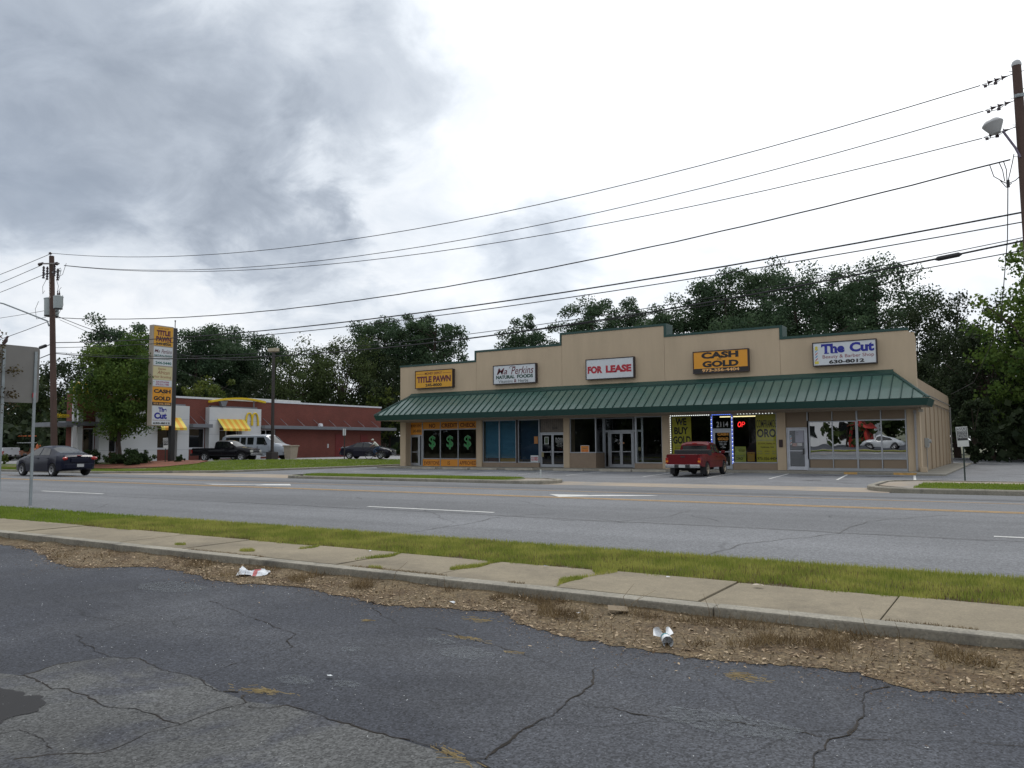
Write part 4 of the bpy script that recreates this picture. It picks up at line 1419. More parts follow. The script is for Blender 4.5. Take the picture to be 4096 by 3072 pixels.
mb.build('rooftop_unit', M('roof_unit_grey', (0.45, 0.46, 0.44), 0.6), rest, bevel=0.03)
for (a, b_, z0, z1) in ops:
    w = thing('window', None, None)
    w.parent = rest
    mb = MB()
    f = 0.07
    mb.box(-0.2, -0.1, a, b_, z0, z0 + f)
    mb.box(-0.2, -0.1, a, b_, z1 - f, z1)
    for y in (a, (a + b_) / 2 - f / 2, b_ - f) if b_ - a > 2.0 and z0 < 1 else (a, b_ - f):
        mb.box(-0.197, -0.103, y, y + f, z0 + f, z1 - f)
    mb.build('frame', WCAP, w)
    MB().quad((-0.15, a + f, z0 + f), (-0.15, b_ - f, z0 + f), (-0.15, b_ - f, z1 - f), (-0.15, a + f, z1 - f)).build('pane', DGL, w, fix=False)
    if z0 > 1.3:
        MB().box(-0.09, 0.03, a, b_, z0 - 0.08, z0 - 0.002).build('sill', WCAP, w)
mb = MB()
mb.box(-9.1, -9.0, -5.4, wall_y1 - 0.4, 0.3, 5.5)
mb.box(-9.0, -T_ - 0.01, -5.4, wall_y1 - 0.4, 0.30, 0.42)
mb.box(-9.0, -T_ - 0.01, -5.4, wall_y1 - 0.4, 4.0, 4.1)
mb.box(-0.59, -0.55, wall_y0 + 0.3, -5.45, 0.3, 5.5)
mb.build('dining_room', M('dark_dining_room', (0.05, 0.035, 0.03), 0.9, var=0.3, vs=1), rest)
WARM = M('warm_lamp', (1, 0.5, 0.15), 0.5, emit=(1.0, 0.42, 0.10), es=2.0)
for (y, z, x) in ((-4.2, 2.1, -1.6), (-3.3, 2.15, -2.2), (-1.3, 2.6, -1.5), (-1.1, 2.1, -2.2), (-0.6, 2.1, -1.9), (6.6, 2.3, -1.8)):
    MB().lathe([(0.02, 0.12), (0.10, 0.06), (0.14, 0.0), (0.13, -0.01)], (x, y, z), 10).build('pendant_lamp', WARM, rest)
# white panels standing proud of the brick
def wpanel(y0, y1, z1, op=None, d=0.55, lines=(1.3, 2.6, 3.8)):
    mb = MB()
    x0, x1 = 0.005, d
    if op is None:
        mb.box(x0, x1, y0, y1, 0.0, z1)
    else:
        a, b_, zt = op
        mb.box(x0, x1, y0, a, 0.0, z1)
        mb.box(x0, x1, b_, y1, 0.0, z1)
        mb.box(x0, x1, a, b_, zt, z1)
    mb.build('white_panel', WSTUC, rest, bevel=0.015)
    mb = MB()
    for z in lines:
        segs = [(y0, y1)] if op is None or z > op[2] else [(y0, op[0]), (op[1], y1)]
        for (p, q) in segs:
            mb.box(x1 - 0.004, x1 + 0.003, p, q, z, z + 0.02)
    mb.build('panel_joint', M('panel_joint_grey', (0.32, 0.34, 0.38), 0.8), rest)
wpanel(-7.75, -1.75, 4.93, (-4.65, -2.85, 3.2))
wpanel(0.2, 5.75, 4.93, (1.25, 3.6, 3.2))
wpanel(-9.5, -8.7, 4.2)
wpanel(-11.1, -10.75, 4.4)
MB().box(0.005, 0.35, -3.4, -2.0, 4.932, 5.08).build('panel_cap', GBAND, rest)
MB().box(0.005, 0.35, 0.5, 5.45, 4.932, 5.08).build('panel_cap', GBAND, rest)
# sloping striped awnings
def awning(y0, y1, zt, zb, n):
    a = thing('awning', None, None)
    a.parent = rest
    dy = (y1 - y0) / n
    for k in range(n):
        mb = MB()
        p, q = y0 + dy * k, y0 + dy * (k + 1)
        mb.hexa([(0.56, p, zt), (0.56, q, zt), (1.45, q, zb + 0.2), (1.45, p, zb + 0.2)],
                [(0.56, p, zt - 0.03), (0.56, q, zt - 0.03), (1.43, q, zb + 0.17), (1.43, p, zb + 0.17)])
        mb.box(1.42, 1.45, p, q, zb, zb + 0.169)
        mb.build('stripe', AY if k % 2 == 0 else AO, a)
    return a
awning(1.0, 3.85, 3.95, 2.90, 9)
awning(-4.9, -2.6, 3.95, 2.90, 7)
# steel band canopy on thin rods
mb = MB()
for (p, q) in ((-12.3, -7.76), (-1.74, 0.19), (5.76, 24.0)):
    mb.box(0.02, 1.05, p, q, 3.16, 3.46)
mb.build('steel_canopy', GBAND, rest, bevel=0.01)
mb = MB()
for y in (-1.3, -0.3, 6.4, 8.5, 10.6, 12.7, 14.8, 16.9, 19.0, 21.1):
    mb.tube([(0.0, y, 4.15), (1.0, y, 3.47)], 0.02, 5)
mb.build('tie_rod', GBAND, rest)
# arched yellow beam on the roof
mb = MB()
n = 14
pts = []
for i in range(n + 1):
    t = i / n
    pts.append((0.2 + 5.9 * t, 5.32 + 0.62 * math.sin(math.pi * (0.12 + 0.66 * t)) - 0.22))
lo = [(0.62, y, z) for y, z in pts]
for i in range(n):
    (ya, za), (yb, zb) = pts[i], pts[i + 1]
    mb.hexa([(0.35, ya, za), (0.75, ya, za), (0.75, yb, zb), (0.35, yb, zb)], [(0.35, ya, za + 0.17), (0.75, ya, za + 0.17), (0.75, yb, zb + 0.17), (0.35, yb, zb + 0.17)])
mb.build('yellow_beam', GOLDP, rest)
mb = MB()
mb.hexa([(0.4, 1.35, 5.08), (0.7, 1.35, 5.08), (0.7, 1.75, 5.08), (0.4, 1.75, 5.08)], [(0.4, 1.15, 5.52), (0.7, 1.15, 5.52), (0.7, 1.95, 5.52), (0.4, 1.95, 5.52)])
mb.box(0.5, 0.58, 4.85, 4.93, 5.08, 5.62)
mb.build('beam_support', GBAND, rest)
# logo letter on the right white panel
def logo_m(parent, y0, w, z0, h, x, depth=0.14, mat=GOLDP, r=0.09):
    mb = MB()
    def arch(ya, yb):
        c = (ya + yb) / 2
        hw = (yb - ya) / 2
        pts = []
        for i in range(19):
            t = -1 + 2 * i / 18
            pts.append((x, c + hw * math.copysign(abs(math.sin(t * math.pi / 2)) ** 1.15, t), z0 + h * (1 - abs(t) ** 2.6)))
        mb.tube(pts, r, 6, rs=[r * (0.75 + 0.35 * abs(-1 + 2 * i / 18)) for i in range(19)])
    arch(y0, y0 + w * 0.52)
    arch(y0 + w * 0.48, y0 + w)
    return mb.build('logo_letter', mat, parent, smooth=True)
logo_m(rest, 3.98, 1.35, 3.42, 1.12, 0.64)
# doors in the rear part of the brick wall
for (a, b_) in ((15.7, 16.8), (19.4, 20.5)):
    d_ = MB().box(0.002, 0.05, a, b_, 0.42, 2.72).build('service_door', DRED, rest, bevel=0.01)
    MB().box(0.052, 0.1, b_ - 0.16, b_ - 0.1, 1.35, 1.5).build('handle', ALU, d_)
MB().box(0.0, 0.05, 14.6, 14.75, 1.35, 1.75).build('notice_plate', WHITEP, rest)
MB().lathe([(0.0, 0.32), (0.2, 0.28), (0.26, 0.1), (0.26, 0.0)], (0.55, 13.1, 3.47), 12).build('roof_vent', WCAP, rest, smooth=True)
mb = MB()
mb.box(-1.2, 1.0, -13.4, -11.25, 3.05, 3.36)
mb.build('entrance_canopy', GBAND, rest, bevel=0.01)
t = thing('canopy_sign', 'small yellow raised word sign on the grey canopy behind the navy sedan', 'sign', (WX + 0.95, -13.1, 3.78))
text(t, 'Welcome', (0, 0, 0), (0, 1, 0), UZ, 1.1, 0.26, GOLDP, 0.04)
MB().box(-0.03, 0, -0.05, 1.15, -0.06, -0.03).build('mounting_rail', GOLDP, t)
# big yellow flag-like sign half hidden by the street tree
t = thing('pole_sign', 'yellow emblem on a white mast half hidden by the street tree', 'sign', (WX + 0.9, -11.6, 0.2))
MB().box(-0.12, 0.12, -0.12, 0.12, 0, 5.2).build('mast', WSTUC, t)
logo_m(t, -0.1, 1.0, 5.25, 0.85, 0.0, r=0.10)
# drive-through canopy behind the far corner
t = thing('order_canopy', 'white column with a flat yellow top behind the red brick corner', 'canopy', (-19.0, 27.5, 0.4))
MB().box(-0.65, 0.65, -0.4, 0.4, 0, 2.55).build('column', WSTUC, t, bevel=0.02)
MB().box(-1.2, 1.1, -0.8, 0.8, 2.55, 2.95).build('flat_top', GOLDP, t, bevel=0.06)
t = thing('dumpster_screen', 'dark green fence panels behind the brick corner', 'fence', (-22.5, 29.0, 0.35))
DG = M('dark_green_fence', (0.012, 0.022, 0.018), 0.8)
MB().box(-3.5, 2.3, 0, 0.08, 0.0, 2.15).build('panel', DG, t)
MB().box(-3.6, -3.5, -0.05, 0.1, 0, 2.25).build('post', DG, t)
MB().box(-0.4, -0.3, -0.06, -0.001, 0, 2.25).build('post', DG, t)

# ------------------------------------------------------------------ pylon sign by the road
PC = M('pylon_cabinet_tan', (0.36, 0.31, 0.25), 0.6, var=0.05)
py = thing('pylon_sign', 'tall tan shop directory sign on a black pole by the driveway', 'sign', (-14.7, -8.95, 0.0))
MB().box(-0.28, 0.2, -0.88, 0.74, 3.05, 10.25).build('cabinet', PC, py, bevel=0.02)
MB().box(-0.17, 0.17, 0.76, 1.08, 0.0, 10.2).build('pole', BLACK, py, bevel=0.01)
MB().cyl((0.0, 0.98, 10.2), (0.0, 0.98, 10.75), 0.03).ball((0, 0.98, 10.75), 0.06).build('finial', BLACK, py)
PX = 0.205
BEIGE = M('beige_panel', (0.58, 0.52, 0.30), 0.5, var=0.03)
def pface(z0, z1, m):
    return MB().box(0.201, PX + 0.01, -0.82, 0.68, z0, z1).build('face', m, py)
def pt(s, y0, z0, w, h, m, bold=0.0, shear=0.0):
    return text(py, s, (PX + 0.012, y0, z0), (0, 1, 0), UZ, w, h, m, bold, shear)
pface(8.78, 10.16, SY)
pt('MONEY DEPOT', -0.5, 9.98, 0.85, 0.09, MAR2, 0.0)
pt('TITLE', -0.62, 9.52, 1.1, 0.38, MAR2, 0.06); pt('PAWN', -0.66, 9.08, 1.2, 0.38, MAR2, 0.06); pt('245-8000', -0.66, 8.82, 1.2, 0.19, DKTXT, 0.03)
pface(7.98, 8.70, SW_); pface(7.36, 7.95, SW_)
pt('Ma', -0.76, 8.28, 0.42, 0.24, MAR2, 0.0, 0.35); pt('Perkins', -0.22, 8.24, 0.84, 0.3, MAR2, 0.0, 0.35)
TEAL = M('teal_print', (0.015, 0.13, 0.11), 0.5)
pt('NATURAL FOODS', -0.76, 8.01, 1.38, 0.13, TEAL, 0.03); pt('Vitamins & Herbs', -0.6, 7.78, 1.1, 0.1, GRAYP, 0.0); pt('244-5440', -0.66, 7.45, 1.25, 0.2, TEAL, 0.03)
pface(6.34, 7.28, BEIGE); pface(5.88, 6.32, SW_)
BRN = M('brown_print', (0.30, 0.12, 0.07), 0.6)
pt('Express', -0.42, 7.02, 0.6, 0.18, BRN, 0.01); pt('African', -0.5, 6.74, 0.98, 0.26, BRN, 0.0, 0.3); pt('Hair Braiding', -0.76, 6.42, 1.36, 0.22, BRN, 0.0)
pt('229.375.6366', -0.6, 6.12, 1.05, 0.13, M('magenta_print', (0.32, 0.03, 0.14), 0.6), 0.02); pt('678.235.1980', -0.6, 5.94, 1.05, 0.13, MATS['magenta_print'], 0.02)
pface(4.74, 5.82, SO); MB().box(0.201, PX + 0.01, -0.82, 0.68, 4.52, 4.735).build('face', DKTXT, py)
pt('CASH', -0.74, 5.38, 1.34, 0.28, DKTXT, 0.05); pt('FOR', -0.14, 5.24, 0.2, 0.06, DKTXT, 0.0); pt('GOLD', -0.74, 4.86, 1.34, 0.3, DKTXT, 0.05)
pt('973-356-4404', -0.74, 4.56, 1.34, 0.13, MATS['orange_print'], 0.02)
pface(3.12, 4.46, SW_)
pt('The', -0.34, 4.04, 0.66, 0.33, NAVY, 0.05); pt('Cut', -0.66, 3.54, 1.0, 0.46, NAVY, 0.05); pt('Beauty & Barber Shop', -0.76, 3.40, 1.36, 0.09, MATS['sign_rose'], 0.0); pt('630-8012', -0.74, 3.18, 1.34, 0.13, DKTXT, 0.04)

def private_sign(loc, rz, s_, label, group='private parking signs'):
    o = thing('parking_sign', label, 'sign', loc, rz, group)
    gm = M('dark_green_post', (0.015, 0.03, 0.025), 0.5)
    MB().box(-0.025, 0.025, 0.004, 0.04, 0, 1.95 * s_).build('post', gm, o)
    w, h = 0.37 * s_, 0.72 * s_
    z0 = 1.27 * s_
    sg = thing('sign_panel', None, None)
    sg.parent = o
    sg.location = (0, 0, z0)
    sg.rotation_euler = (0, R(-3), 0)
    MB().box(-w / 2, w / 2, -0.004, 0.003, 0, h).build('plate', M('sign_plate_white', (0.55, 0.57, 0.56), 0.4), sg)
    MB().box(-w / 2 + 0.02, w / 2 - 0.02, -0.006, -0.0045, h * 0.31, h - 0.02).build('dark_field', M('sign_dark_field', (0.03, 0.03, 0.035), 0.5), sg)
    rows = [('PRIVATE', 0.86, 0.085), ('PARKING', 0.745, 0.085), ('UNAUTHORIZED', 0.66, 0.05), ('VEHICLES WILL', 0.58, 0.05), ('BE TOWED AT', 0.50, 0.05), ('OWNERS EXPENSE', 0.42, 0.05)]
    for t_, f, hh in rows:
        text(sg, t_, (-w / 2 + 0.035 * s_, -0.006, h * f), UX, UZ, w - 0.07 * s_, hh * s_, WHTXT, 0.02 if hh > 0.06 else 0.0)
    return o
private_sign((35.5, -10.62, 0.10), 0, 1.0, 'private parking sign on a dark post by the right island')
private_sign((-14.3, -8.75, 0.10), R(90), 1.05, 'private parking sign on a post in front of the pylon pole')

# ------------------------------------------------------------------ utility poles, lines and lamps
WOOD = M('creosote_wood', (0.085, 0.052, 0.042), 0.9, var=0.25, vs=2.0, bump=0.6, bs=30, stretch=(1, 1, 0.12))
CONC = M('lamp_grey', (0.44, 0.44, 0.44), 0.5, var=0.08)
INS = M('insulator_brown', (0.035, 0.018, 0.022), 0.3)
GALV = M('galvanised_steel', (0.28, 0.31, 0.32), 0.5, metal=0.4, var=0.15, vs=4)
WIRE = M('wire_black', (0.02, 0.02, 0.022), 0.6)

# right pole
RPX, RPY = 37.78, -15.3
rp = thing('utility_pole', 'thick brown wooden utility pole at the right edge with a capped top', 'utility pole', (RPX, RPY, 0.1), 0, 'utility poles')
MB().tube([(0.02, 0, 0), (0, 0, 6), (-0.09, 0, 13.0)], 0.15, 16, rs=[0.19, 0.165, 0.125]).build('pole_shaft', WOOD, rp, smooth=True)
MB().lathe([(0.135, -0.06), (0.14, 0.0), (0.11, 0.09), (0.05, 0.13), (0.0, 0.14)], (-0.09, 0, 13.05), 14).build('pole_cap', CONC, rp, smooth=True)
mb = MB()
for z, sx in ((12.9, -1), (12.3, 1), (12.05, -1), (11.6, 1), (11.2, -1), (10.7, 1), (10.2, -1)):
    mb.cyl((-0.05, -0.02, z - 0.1), (-0.05 + sx * 0.24, -0.03, z - 0.04), 0.01, n=5)
mb.build('step_bolt', GALV, rp)
MB().box(-0.19, 0.1, -0.17, -0.155, 11.95, 12.05).ball((-0.09, -0.17, 12.0), 0.06, 0.02, 0.06).build('tag_plate', GALV, rp)
MB().box(-0.08, 0.14, -0.20, -0.17, 6.2, 7.0).build('notice_plate', WHITEP, rp)
lamp = thing('street_lamp', 'pale dome street lamp on a bracket arm on the right utility pole', 'street lamp', (RPX - 0.12, RPY - 0.12, 10.3))
MB().tube([(0.0, 0, -0.12), (-0.12, -0.02, 0.2), (-0.42, -0.05, 0.78)], 0.035, 8).build('arm', M('lamp_arm_purple_grey', (0.16, 0.13, 0.18), 0.5), lamp, smooth=True)
hd = MB().lathe([(0.12, -0.26), (0.16, -0.2), (0.24, -0.06), (0.30, 0.06), (0.29, 0.09), (0.2, 0.18), (0.08, 0.22), (0.0, 0.225)], (0, 0, 0), 20)
hd.xf(Matrix.Translation((-0.66, -0.08, 0.98)) @ Matrix.Rotation(R(-14), 4, 'Y'))
hd.build('lamp_head', CONC, lamp, smooth=True)

def wire(name, label, a, mid, b, r, seg=24, group='power and telephone lines', wob=0.0, ext=None, z_only=True):
    """line sagging through three points given as (x, z) in the vertical plane y = -15.3"""
    (x0, z0), (xm, zm), (x1, z1) = a, mid, b
    A = np.array([[x0 * x0, x0, 1], [xm * xm, xm, 1], [x1 * x1, x1, 1]])
    c = np.linalg.solve(A, np.array([z0, zm, z1]))
    xs = np.linspace(x0, x1, seg + 1)
    pts = [(x, -15.3 + wob * math.sin(x * 1.7), c[0] * x * x + c[1] * x + c[2] + wob * 0.5 * math.sin(x * 2.3)) for x in xs]
    if ext:
        pts.append(ext)
    o = Vector(pts[0])
    mb = MB()
    mb.tube([Vector(p) - o for p in pts], r, 5)
    ob = mb.build(name, WIRE, smooth=True, fix=False)
    ob.location = o
    return tag(ob, label, 'cable', group)
def zfix(x, z):
    return (x, z)
wire('power_line', 'uppermost thin line from the left pole top to the right pole', (-18.23, 14.82), (2.74, 12.08), (36.71, 12.72), 0.017)
wire('power_line', 'second thin line from the top between the poles', (-16.3, 13.72), (2.76, 11.22), (36.76, 11.88), 0.016)
wire('power_line', 'third thin line from the top between the poles', (-16.3, 13.70), (2.76, 11.06), (36.69, 11.02), 0.016)
wire('service_cable', 'twisted fourth line that runs to the lamp bracket on the right pole', (-17.12, 10.26), (2.82, 8.74), (37.4, 10.2), 0.024, 60, wob=0.012)
wire('telephone_line', 'thick fifth line, the upper of the black telephone cables', (-17.0, 8.56), (2.85, 7.69), (37.6, 8.5), 0.028)
wire('telephone_line', 'thinner sixth line just under the upper telephone cable', (-17.0, 8.22), (2.86, 7.44), (37.6, 8.2), 0.019)
wire('telephone_line', 'lowest thick black cable crossing the canopy roofs and trees', (-16.96, 7.83), (6.41, 6.21), (37.6, 7.62), 0.030)
wire('support_strand', 'thin strand hanging just above the lowest black cable', (-16.96, 7.9), (6.41, 6.40), (37.6, 7.72), 0.014)
wire('telephone_line', 'thin lower line meeting the right pole under the splice case', (2.0, 6.32), (19.2, 6.28), (37.6, 7.33), 0.017)
o = MB().cyl((-0.30, 0, -0.03), (0.30, 0, 0.03), 0.075, n=12).cyl((-0.38, 0, -0.04), (-0.301, 0, -0.03), 0.03, 0.07, n=10).cyl((0.301, 0, 0.03), (0.38, 0, 0.04), 0.07, 0.03, n=10).build('splice_case', BLACK, smooth=True)
o.location = (35.6, -15.3, 7.40)
tag(o, 'black splice case hanging on the lowest cable near the right pole', 'splice case')
# dead-end insulators on the three upper lines
for (x, z, lab) in ((36.75, 12.73, 'topmost'), (36.80, 11.89, 'middle'), (36.72, 11.04, 'the lowest')):
    t = thing('insulator_string', 'dark bell insulator string by the right pole, %s of three' % lab, 'insulator', (x, RPY, z), 0, 'insulator strings at the right pole')
    mb = MB()
    d = Vector((1, 0, 0.16)).normalized()
    for k in range(3):
        c = d * (0.16 + 0.19 * k)
        mb.cyl(c, c + d * 0.03, 0.085, 0.07, 10)
        mb.cyl(c + d * 0.03, c + d * 0.14, 0.05, 0.02, 8)
    mb.build('bells', INS, t)
    MB().tube([(0, 0, 0), d * 0.95], 0.011, 5).build('rod', WIRE, t)
    MB().tube([(0.02, 0, -0.01), (0.1, -0.01, -0.07), (0.36, -0.02, -0.05), (0.5, -0.02, 0.03), (1.0, 0, 0.2)], 0.011, 5).build('jumper', WIRE, t)
    MB().box(0.05, 0.14, -0.03, 0.03, -0.1, -0.02).box(0.32, 0.42, -0.04, 0.02, -0.08, 0.0).build('clamp', INS, t)
# drip loops and service drop
t = thing('service_drop', 'looped service wires and a drop line hanging left of the right pole', 'cable', (37.3, RPY, 9.4))
mb = MB()
for pts in ([(-0.45, 0, 0.72), (-0.36, 0, 0.35), (-0.1, 0, 0.12), (0, 0, 0.05)], [(-0.2, 0, 0.76), (-0.12, 0, 0.5), (-0.08, 0, 0.15)], [(-0.08, 0, 0.76), (-0.02, 0, 0.5), (-0.02, 0, 0.1)],
            [(0, 0, 0.05), (0.2, 0, 0.12), (0.4, 0, 0.3)], [(0.0, 0, 0.1), (0.15, 0, 0.7), (0.2, 0, 0.95)], [(-0.2, 0, 0.2), (-0.05, 0, -0.05), (0.1, 0, 0.05)]):
    mb.tube(pts, 0.014, 5)
mb.build('loops', WIRE, t)
mb = MB()
mb.tube([(0, 0, 0.05), (-0.10, 3, -1.0), (-0.55, 11, -2.9), (-2.2, 24, -4.5), (-4.0, 34, -4.6)], 0.016, 5)
mb.build('drop_line', WIRE, t)
MB().box(-0.04, 0.05, -0.04, 0.04, -0.06, 0.16).build('clamp', WIRE, t)
# lines going on beyond the right pole
for z, r, lab in ((12.9, 0.011, 'thin line leaving the right pole near its top'), (12.1, 0.011, 'thin line leaving the right pole below its top'), (8.5, 0.026, 'thick cable leaving the right pole'), (7.62, 0.03, 'lowest cable leaving the right pole')):
    mb = MB()
    mb.tube([(0, 0, 0), (8, 0, -0.5), (18, 0, -0.6), (28, 0, -0.2)], r, 5)
    o = mb.build('power_line', WIRE, smooth=True, fix=False)
    o.location = (RPX, RPY, z)
    tag(o, lab, 'cable', 'power and telephone lines')

# left pole
LPX, LPY = -16.58, -15.3
LPD = 1
lp = thing('utility_pole', 'wooden utility pole on the left carrying two grey transformers', 'utility pole', (LPX, LPY, 0.1), 0, 'utility poles')
lx = lambda z: -1.33 * (z / 14.4) ** 1.0
MB().tube([(0, 0, 0), (lx(7), 0, 7), (lx(14.4), 0, 14.45)], 0.2, 14, rs=[0.21, 0.19, 0.16]).build('pole_shaft', WOOD, lp, smooth=True)
MB().cyl((lx(14.4) - 0.18, 0, 14.2), (lx(14.4) - 0.18, 0, 14.62), 0.02).lathe([(0.05, 0.0), (0.11, 0.04), (0.11, 0.1), (0.05, 0.16)], (lx(14.4) - 0.18, 0, 14.6), 10).build('top_insulator', INS, lp)
mb = MB()
mb.tube([(-2.5, -0.22, 14.05), (0.05, -0.22, 13.72)], 0.05, 8)
mb.build('crossarm', M('crossarm_grey', (0.2, 0.18, 0.17), 0.7), lp)
for x in (-2.45, -0.2):
    MB().cyl((x, -0.22, 13.98 if x < -1 else 13.75), (x + (0.45 if x < -1 else -0.45), -0.22, 14.02 if x < -1 else 13.8), 0.12, 0.07, 10).build('dead_end_insulator', INS, lp)
mb = MB()
for (x, z, h) in ((-2.1, 13.0, 0.85), (-1.62, 12.85, 0.9), (-0.72, 13.0, 0.75), (-0.28, 12.65, 0.8)):
    for k in range(5):
        mb.cyl((x, -0.1, z + h * k / 5), (x, -0.1, z + h * (k + 0.55) / 5), 0.085, n=8)
    mb.cyl((x, -0.1, z), (x, -0.1, z + h), 0.05, n=8)
mb.build('cutout_fuse', INS, lp)
mb = MB()
mb.box(-2.2, -0.1, -0.08, -0.02, 13.25, 13.32)
mb.tube([(-0.1, -0.1, 12.7), (0.12, -0.1, 13.3), (0.05, -0.1, 13.45), (-0.2, -0.1, 13.4)], 0.018, 5)
mb.build('bracket', GALV, lp)
TR = M('transformer_grey', (0.36, 0.40, 0.40), 0.45, var=0.06)
for (x, z, r, h, lab) in ((-1.66, 10.42, 0.48, 1.12, 0), (-0.10, 10.72, 0.30, 0.75, 1)):
    tt = thing('transformer', None, None)
    tt.parent = lp
    tt.location = (x, 0.3 if lab == 0 else -0.1, z)
    MB().lathe([(r * 0.9, 0.0), (r * 0.92, 0.03), (r, h), (r * 1.05, h + 0.01), (r * 1.05, h + 0.06), (r * 0.7, h + 0.12), (0.0, h + 0.14)], (0, 0, 0), 20).build('tank', TR, tt, smooth=True)
    MB().lathe([(r * 0.93, 0.0), (r * 0.93, 0.05)], (0, 0, -0.04), 20).build('base_ring', BLACK, tt)
    mb = MB()
    for dx in ((-0.1, 0.12) if lab else (-0.05,)):
        mb.lathe([(0.05, 0), (0.07, 0.06), (0.04, 0.1), (0.06, 0.16), (0.03, 0.2), (0.02, 0.34)], (dx, 0, h + 0.12), 8)
    mb.build('bushing', INS, tt)
    s_ = -1 if lab else 1
    for za in (0.2, 0.75):
        MB().box(min(0, s_ * (r + 0.3)), max(0, s_ * (r + 0.3)), 0.0, 0.06, h * za, h * (za + 0.1)).build('mount', GALV, tt)
mb = MB()
for pts in ([(-1.62, -0.15, 12.85), (-1.95, -0.2, 12.4), (-1.9, -0.2, 11.9), (-1.77, -0.15, 12.1)], [(-0.3, -0.15, 12.65), (0.05, -0.2, 12.2), (-0.1, -0.2, 11.8), (0.32, -0.15, 12.1)],
            [(-2.2, -0.3, 11.4), (-2.6, -0.3, 10.9), (-2.4, -0.3, 10.2), (-1.2, -0.3, 10.2)], [(0.8, -0.3, 11.5), (0.9, -0.3, 10.8), (0.4, -0.3, 10.3), (-0.6, -0.3, 10.2)],
            [(1.1, -0.3, 13.6), (0.7, -0.3, 12.9), (0.3, -0.3, 12.8), (-0.1, -0.2, 13.3)]):
    mb.tube(pts, 0.014, 5)
mb.build('jumper_wire', WIRE, lp)
t2 = thing('pole_number', 'pale vertical number painted on the left wooden pole', 'number', (LPX - 1.0, LPY - 0.24, 11.6))
for i, s in enumerate('5226'):
    text(t2, s, (-0.1 - 0.03 * i * -1, 0, 1.05 - 0.36 * i), UX, UZ, 0.2, 0.26, M('pale_number', (0.4, 0.33, 0.28), 0.7), 0.02)
sl = thing('street_lamp', 'grey cobra-head street lamp at the left edge on a long arm', 'street lamp', (LPX - 0.95, LPY - 0.2, 9.95))
MB().tube([(0, 0, -0.25), (-0.15, -0.05, 0.1), (-1.6, -0.8, 0.75), (-3.0, -1.5, 1.35), (-3.6, -1.8, 1.5), (-4.0, -2.0, 1.5)], 0.05, 8).build('arm', GALV, sl, smooth=True)
hm = MB().ball((0, 0, 0), 0.62, 0.24, 0.13, 12, 8)
hm.xf(Matrix.Translation((-4.55, -2.2, 1.42)) @ Matrix.Rotation(R(27), 4, 'Z'))
hm.build('lamp_head', CONC, sl, smooth=True)
# lines that leave the left pole
def span(name, label, p, q, r, sag=0.6, cat='cable'):
    p, q = Vector(p), Vector(q)
    mb = MB()
    mb.tube([(q - p) * t + Vector((0, 0, -4 * sag * t * (1 - t))) for t in np.linspace(0, 1, 13)], r, 5)
    o = mb.build(name, WIRE, smooth=True, fix=False)
    o.location = p
    return tag(o, label, cat, 'power and telephone lines')
span('power_line', 'thin line running down left from the top of the left pole', (-18.1, -15.2, 14.8), (-70, -15.3, 14.2), 0.02, 1.2)
span('power_line', 'second thin line leaving the left pole from the crossarm end', (-19.1, -15.3, 14.1), (-70, -15.3, 13.0), 0.02, 1.2)
span('power_line', 'third thin line leaving the left pole from the fuse bracket', (-18.8, -15.3, 13.4), (-70, -15.3, 11.8), 0.02, 1.0)
span('service_cable', 'service cable sagging right from the left pole to the trees', (-16.9, -15.2, 10.3), (-22.5, 6.0, 9.6), 0.022, 0.9)
span('service_cable', 'service cable running up left behind the left pole', (-17.5, -15.2, 10.2), (-62, -15.3, 8.4), 0.022, 1.0)
span('service_cable', 'thin cable from the left edge to the transformers', (-18.8, -15.2, 10.9), (-60, -15.3, 13.2), 0.016, 0.6)
span('guy_wire', 'thin guy wire slanting right from the left pole', (-16.8, -15.2, 10.1), (-17.5, 0.0, 6.0), 0.014, 0.1)
span('telephone_line', 'black telephone cable left of the left pole with a small splice', (-17.2, -15.3, 8.56), (-60, -15.3, 8.0), 0.03, 1.6)
span('telephone_line', 'lower telephone cable left of the left pole', (-17.2, -15.3, 7.9), (-60, -15.3, 7.2), 0.03, 1.6)
o = MB().cyl((-0.35, 0, -0.04), (0.35, 0, 0.04), 0.11, n=10).build('splice_case', BLACK, smooth=True)
o.location = (-18.6, -15.3, 8.40)
tag(o, 'small dark splice case on the cable just left of the left pole', 'splice case')

# parking-lot lamp on its concrete base
t = thing('lot_lamp', 'tall dark square lamp post on a dark block in the grass', 'lamp post', (-12.36 + 0.0, -0.8, gz(-12.36, -0.8)))
BR = M('bronze_post', (0.035, 0.028, 0.026), 0.5)
MB().box(-0.33, 0.33, -0.33, 0.33, -0.15, 0.68).build('base_block', BR, t, bevel=0.02)
MB().box(-0.09, 0.09, -0.09, 0.09, 0.681, 8.6).build('post', BR, t, bevel=0.01)
MB().box(-0.45, 0.4, -0.22, 0.22, 8.6, 8.85).box(-0.32, 0.3, -0.15, 0.15, 8.55, 8.60).build('lamp_head', M('lamp_head_tan', (0.42, 0.36, 0.26), 0.5), t, bevel=0.02)
o = MB().hexa([(-0.33, -0.33, 0), (0.33, -0.33, 0), (0.33, 0.33, 0), (-0.33, 0.33, 0)], [(-0.42, -0.42, 1.0), (0.42, -0.42, 1.0), (0.42, 0.42, 1.0), (-0.42, 0.42, 1.0)])
o.box(-0.48, 0.48, -0.48, 0.48, 1.0, 1.1)
o = o.build('planter', M('tan_planter', (0.34, 0.29, 0.22), 0.8, var=0.1), bevel=0.02)
o.location = (-12.9, 1.6, gz(-12.9, 1.6) + 0.1)
tag(o, 'square tan litter bin behind the dark lamp post base', 'bin')
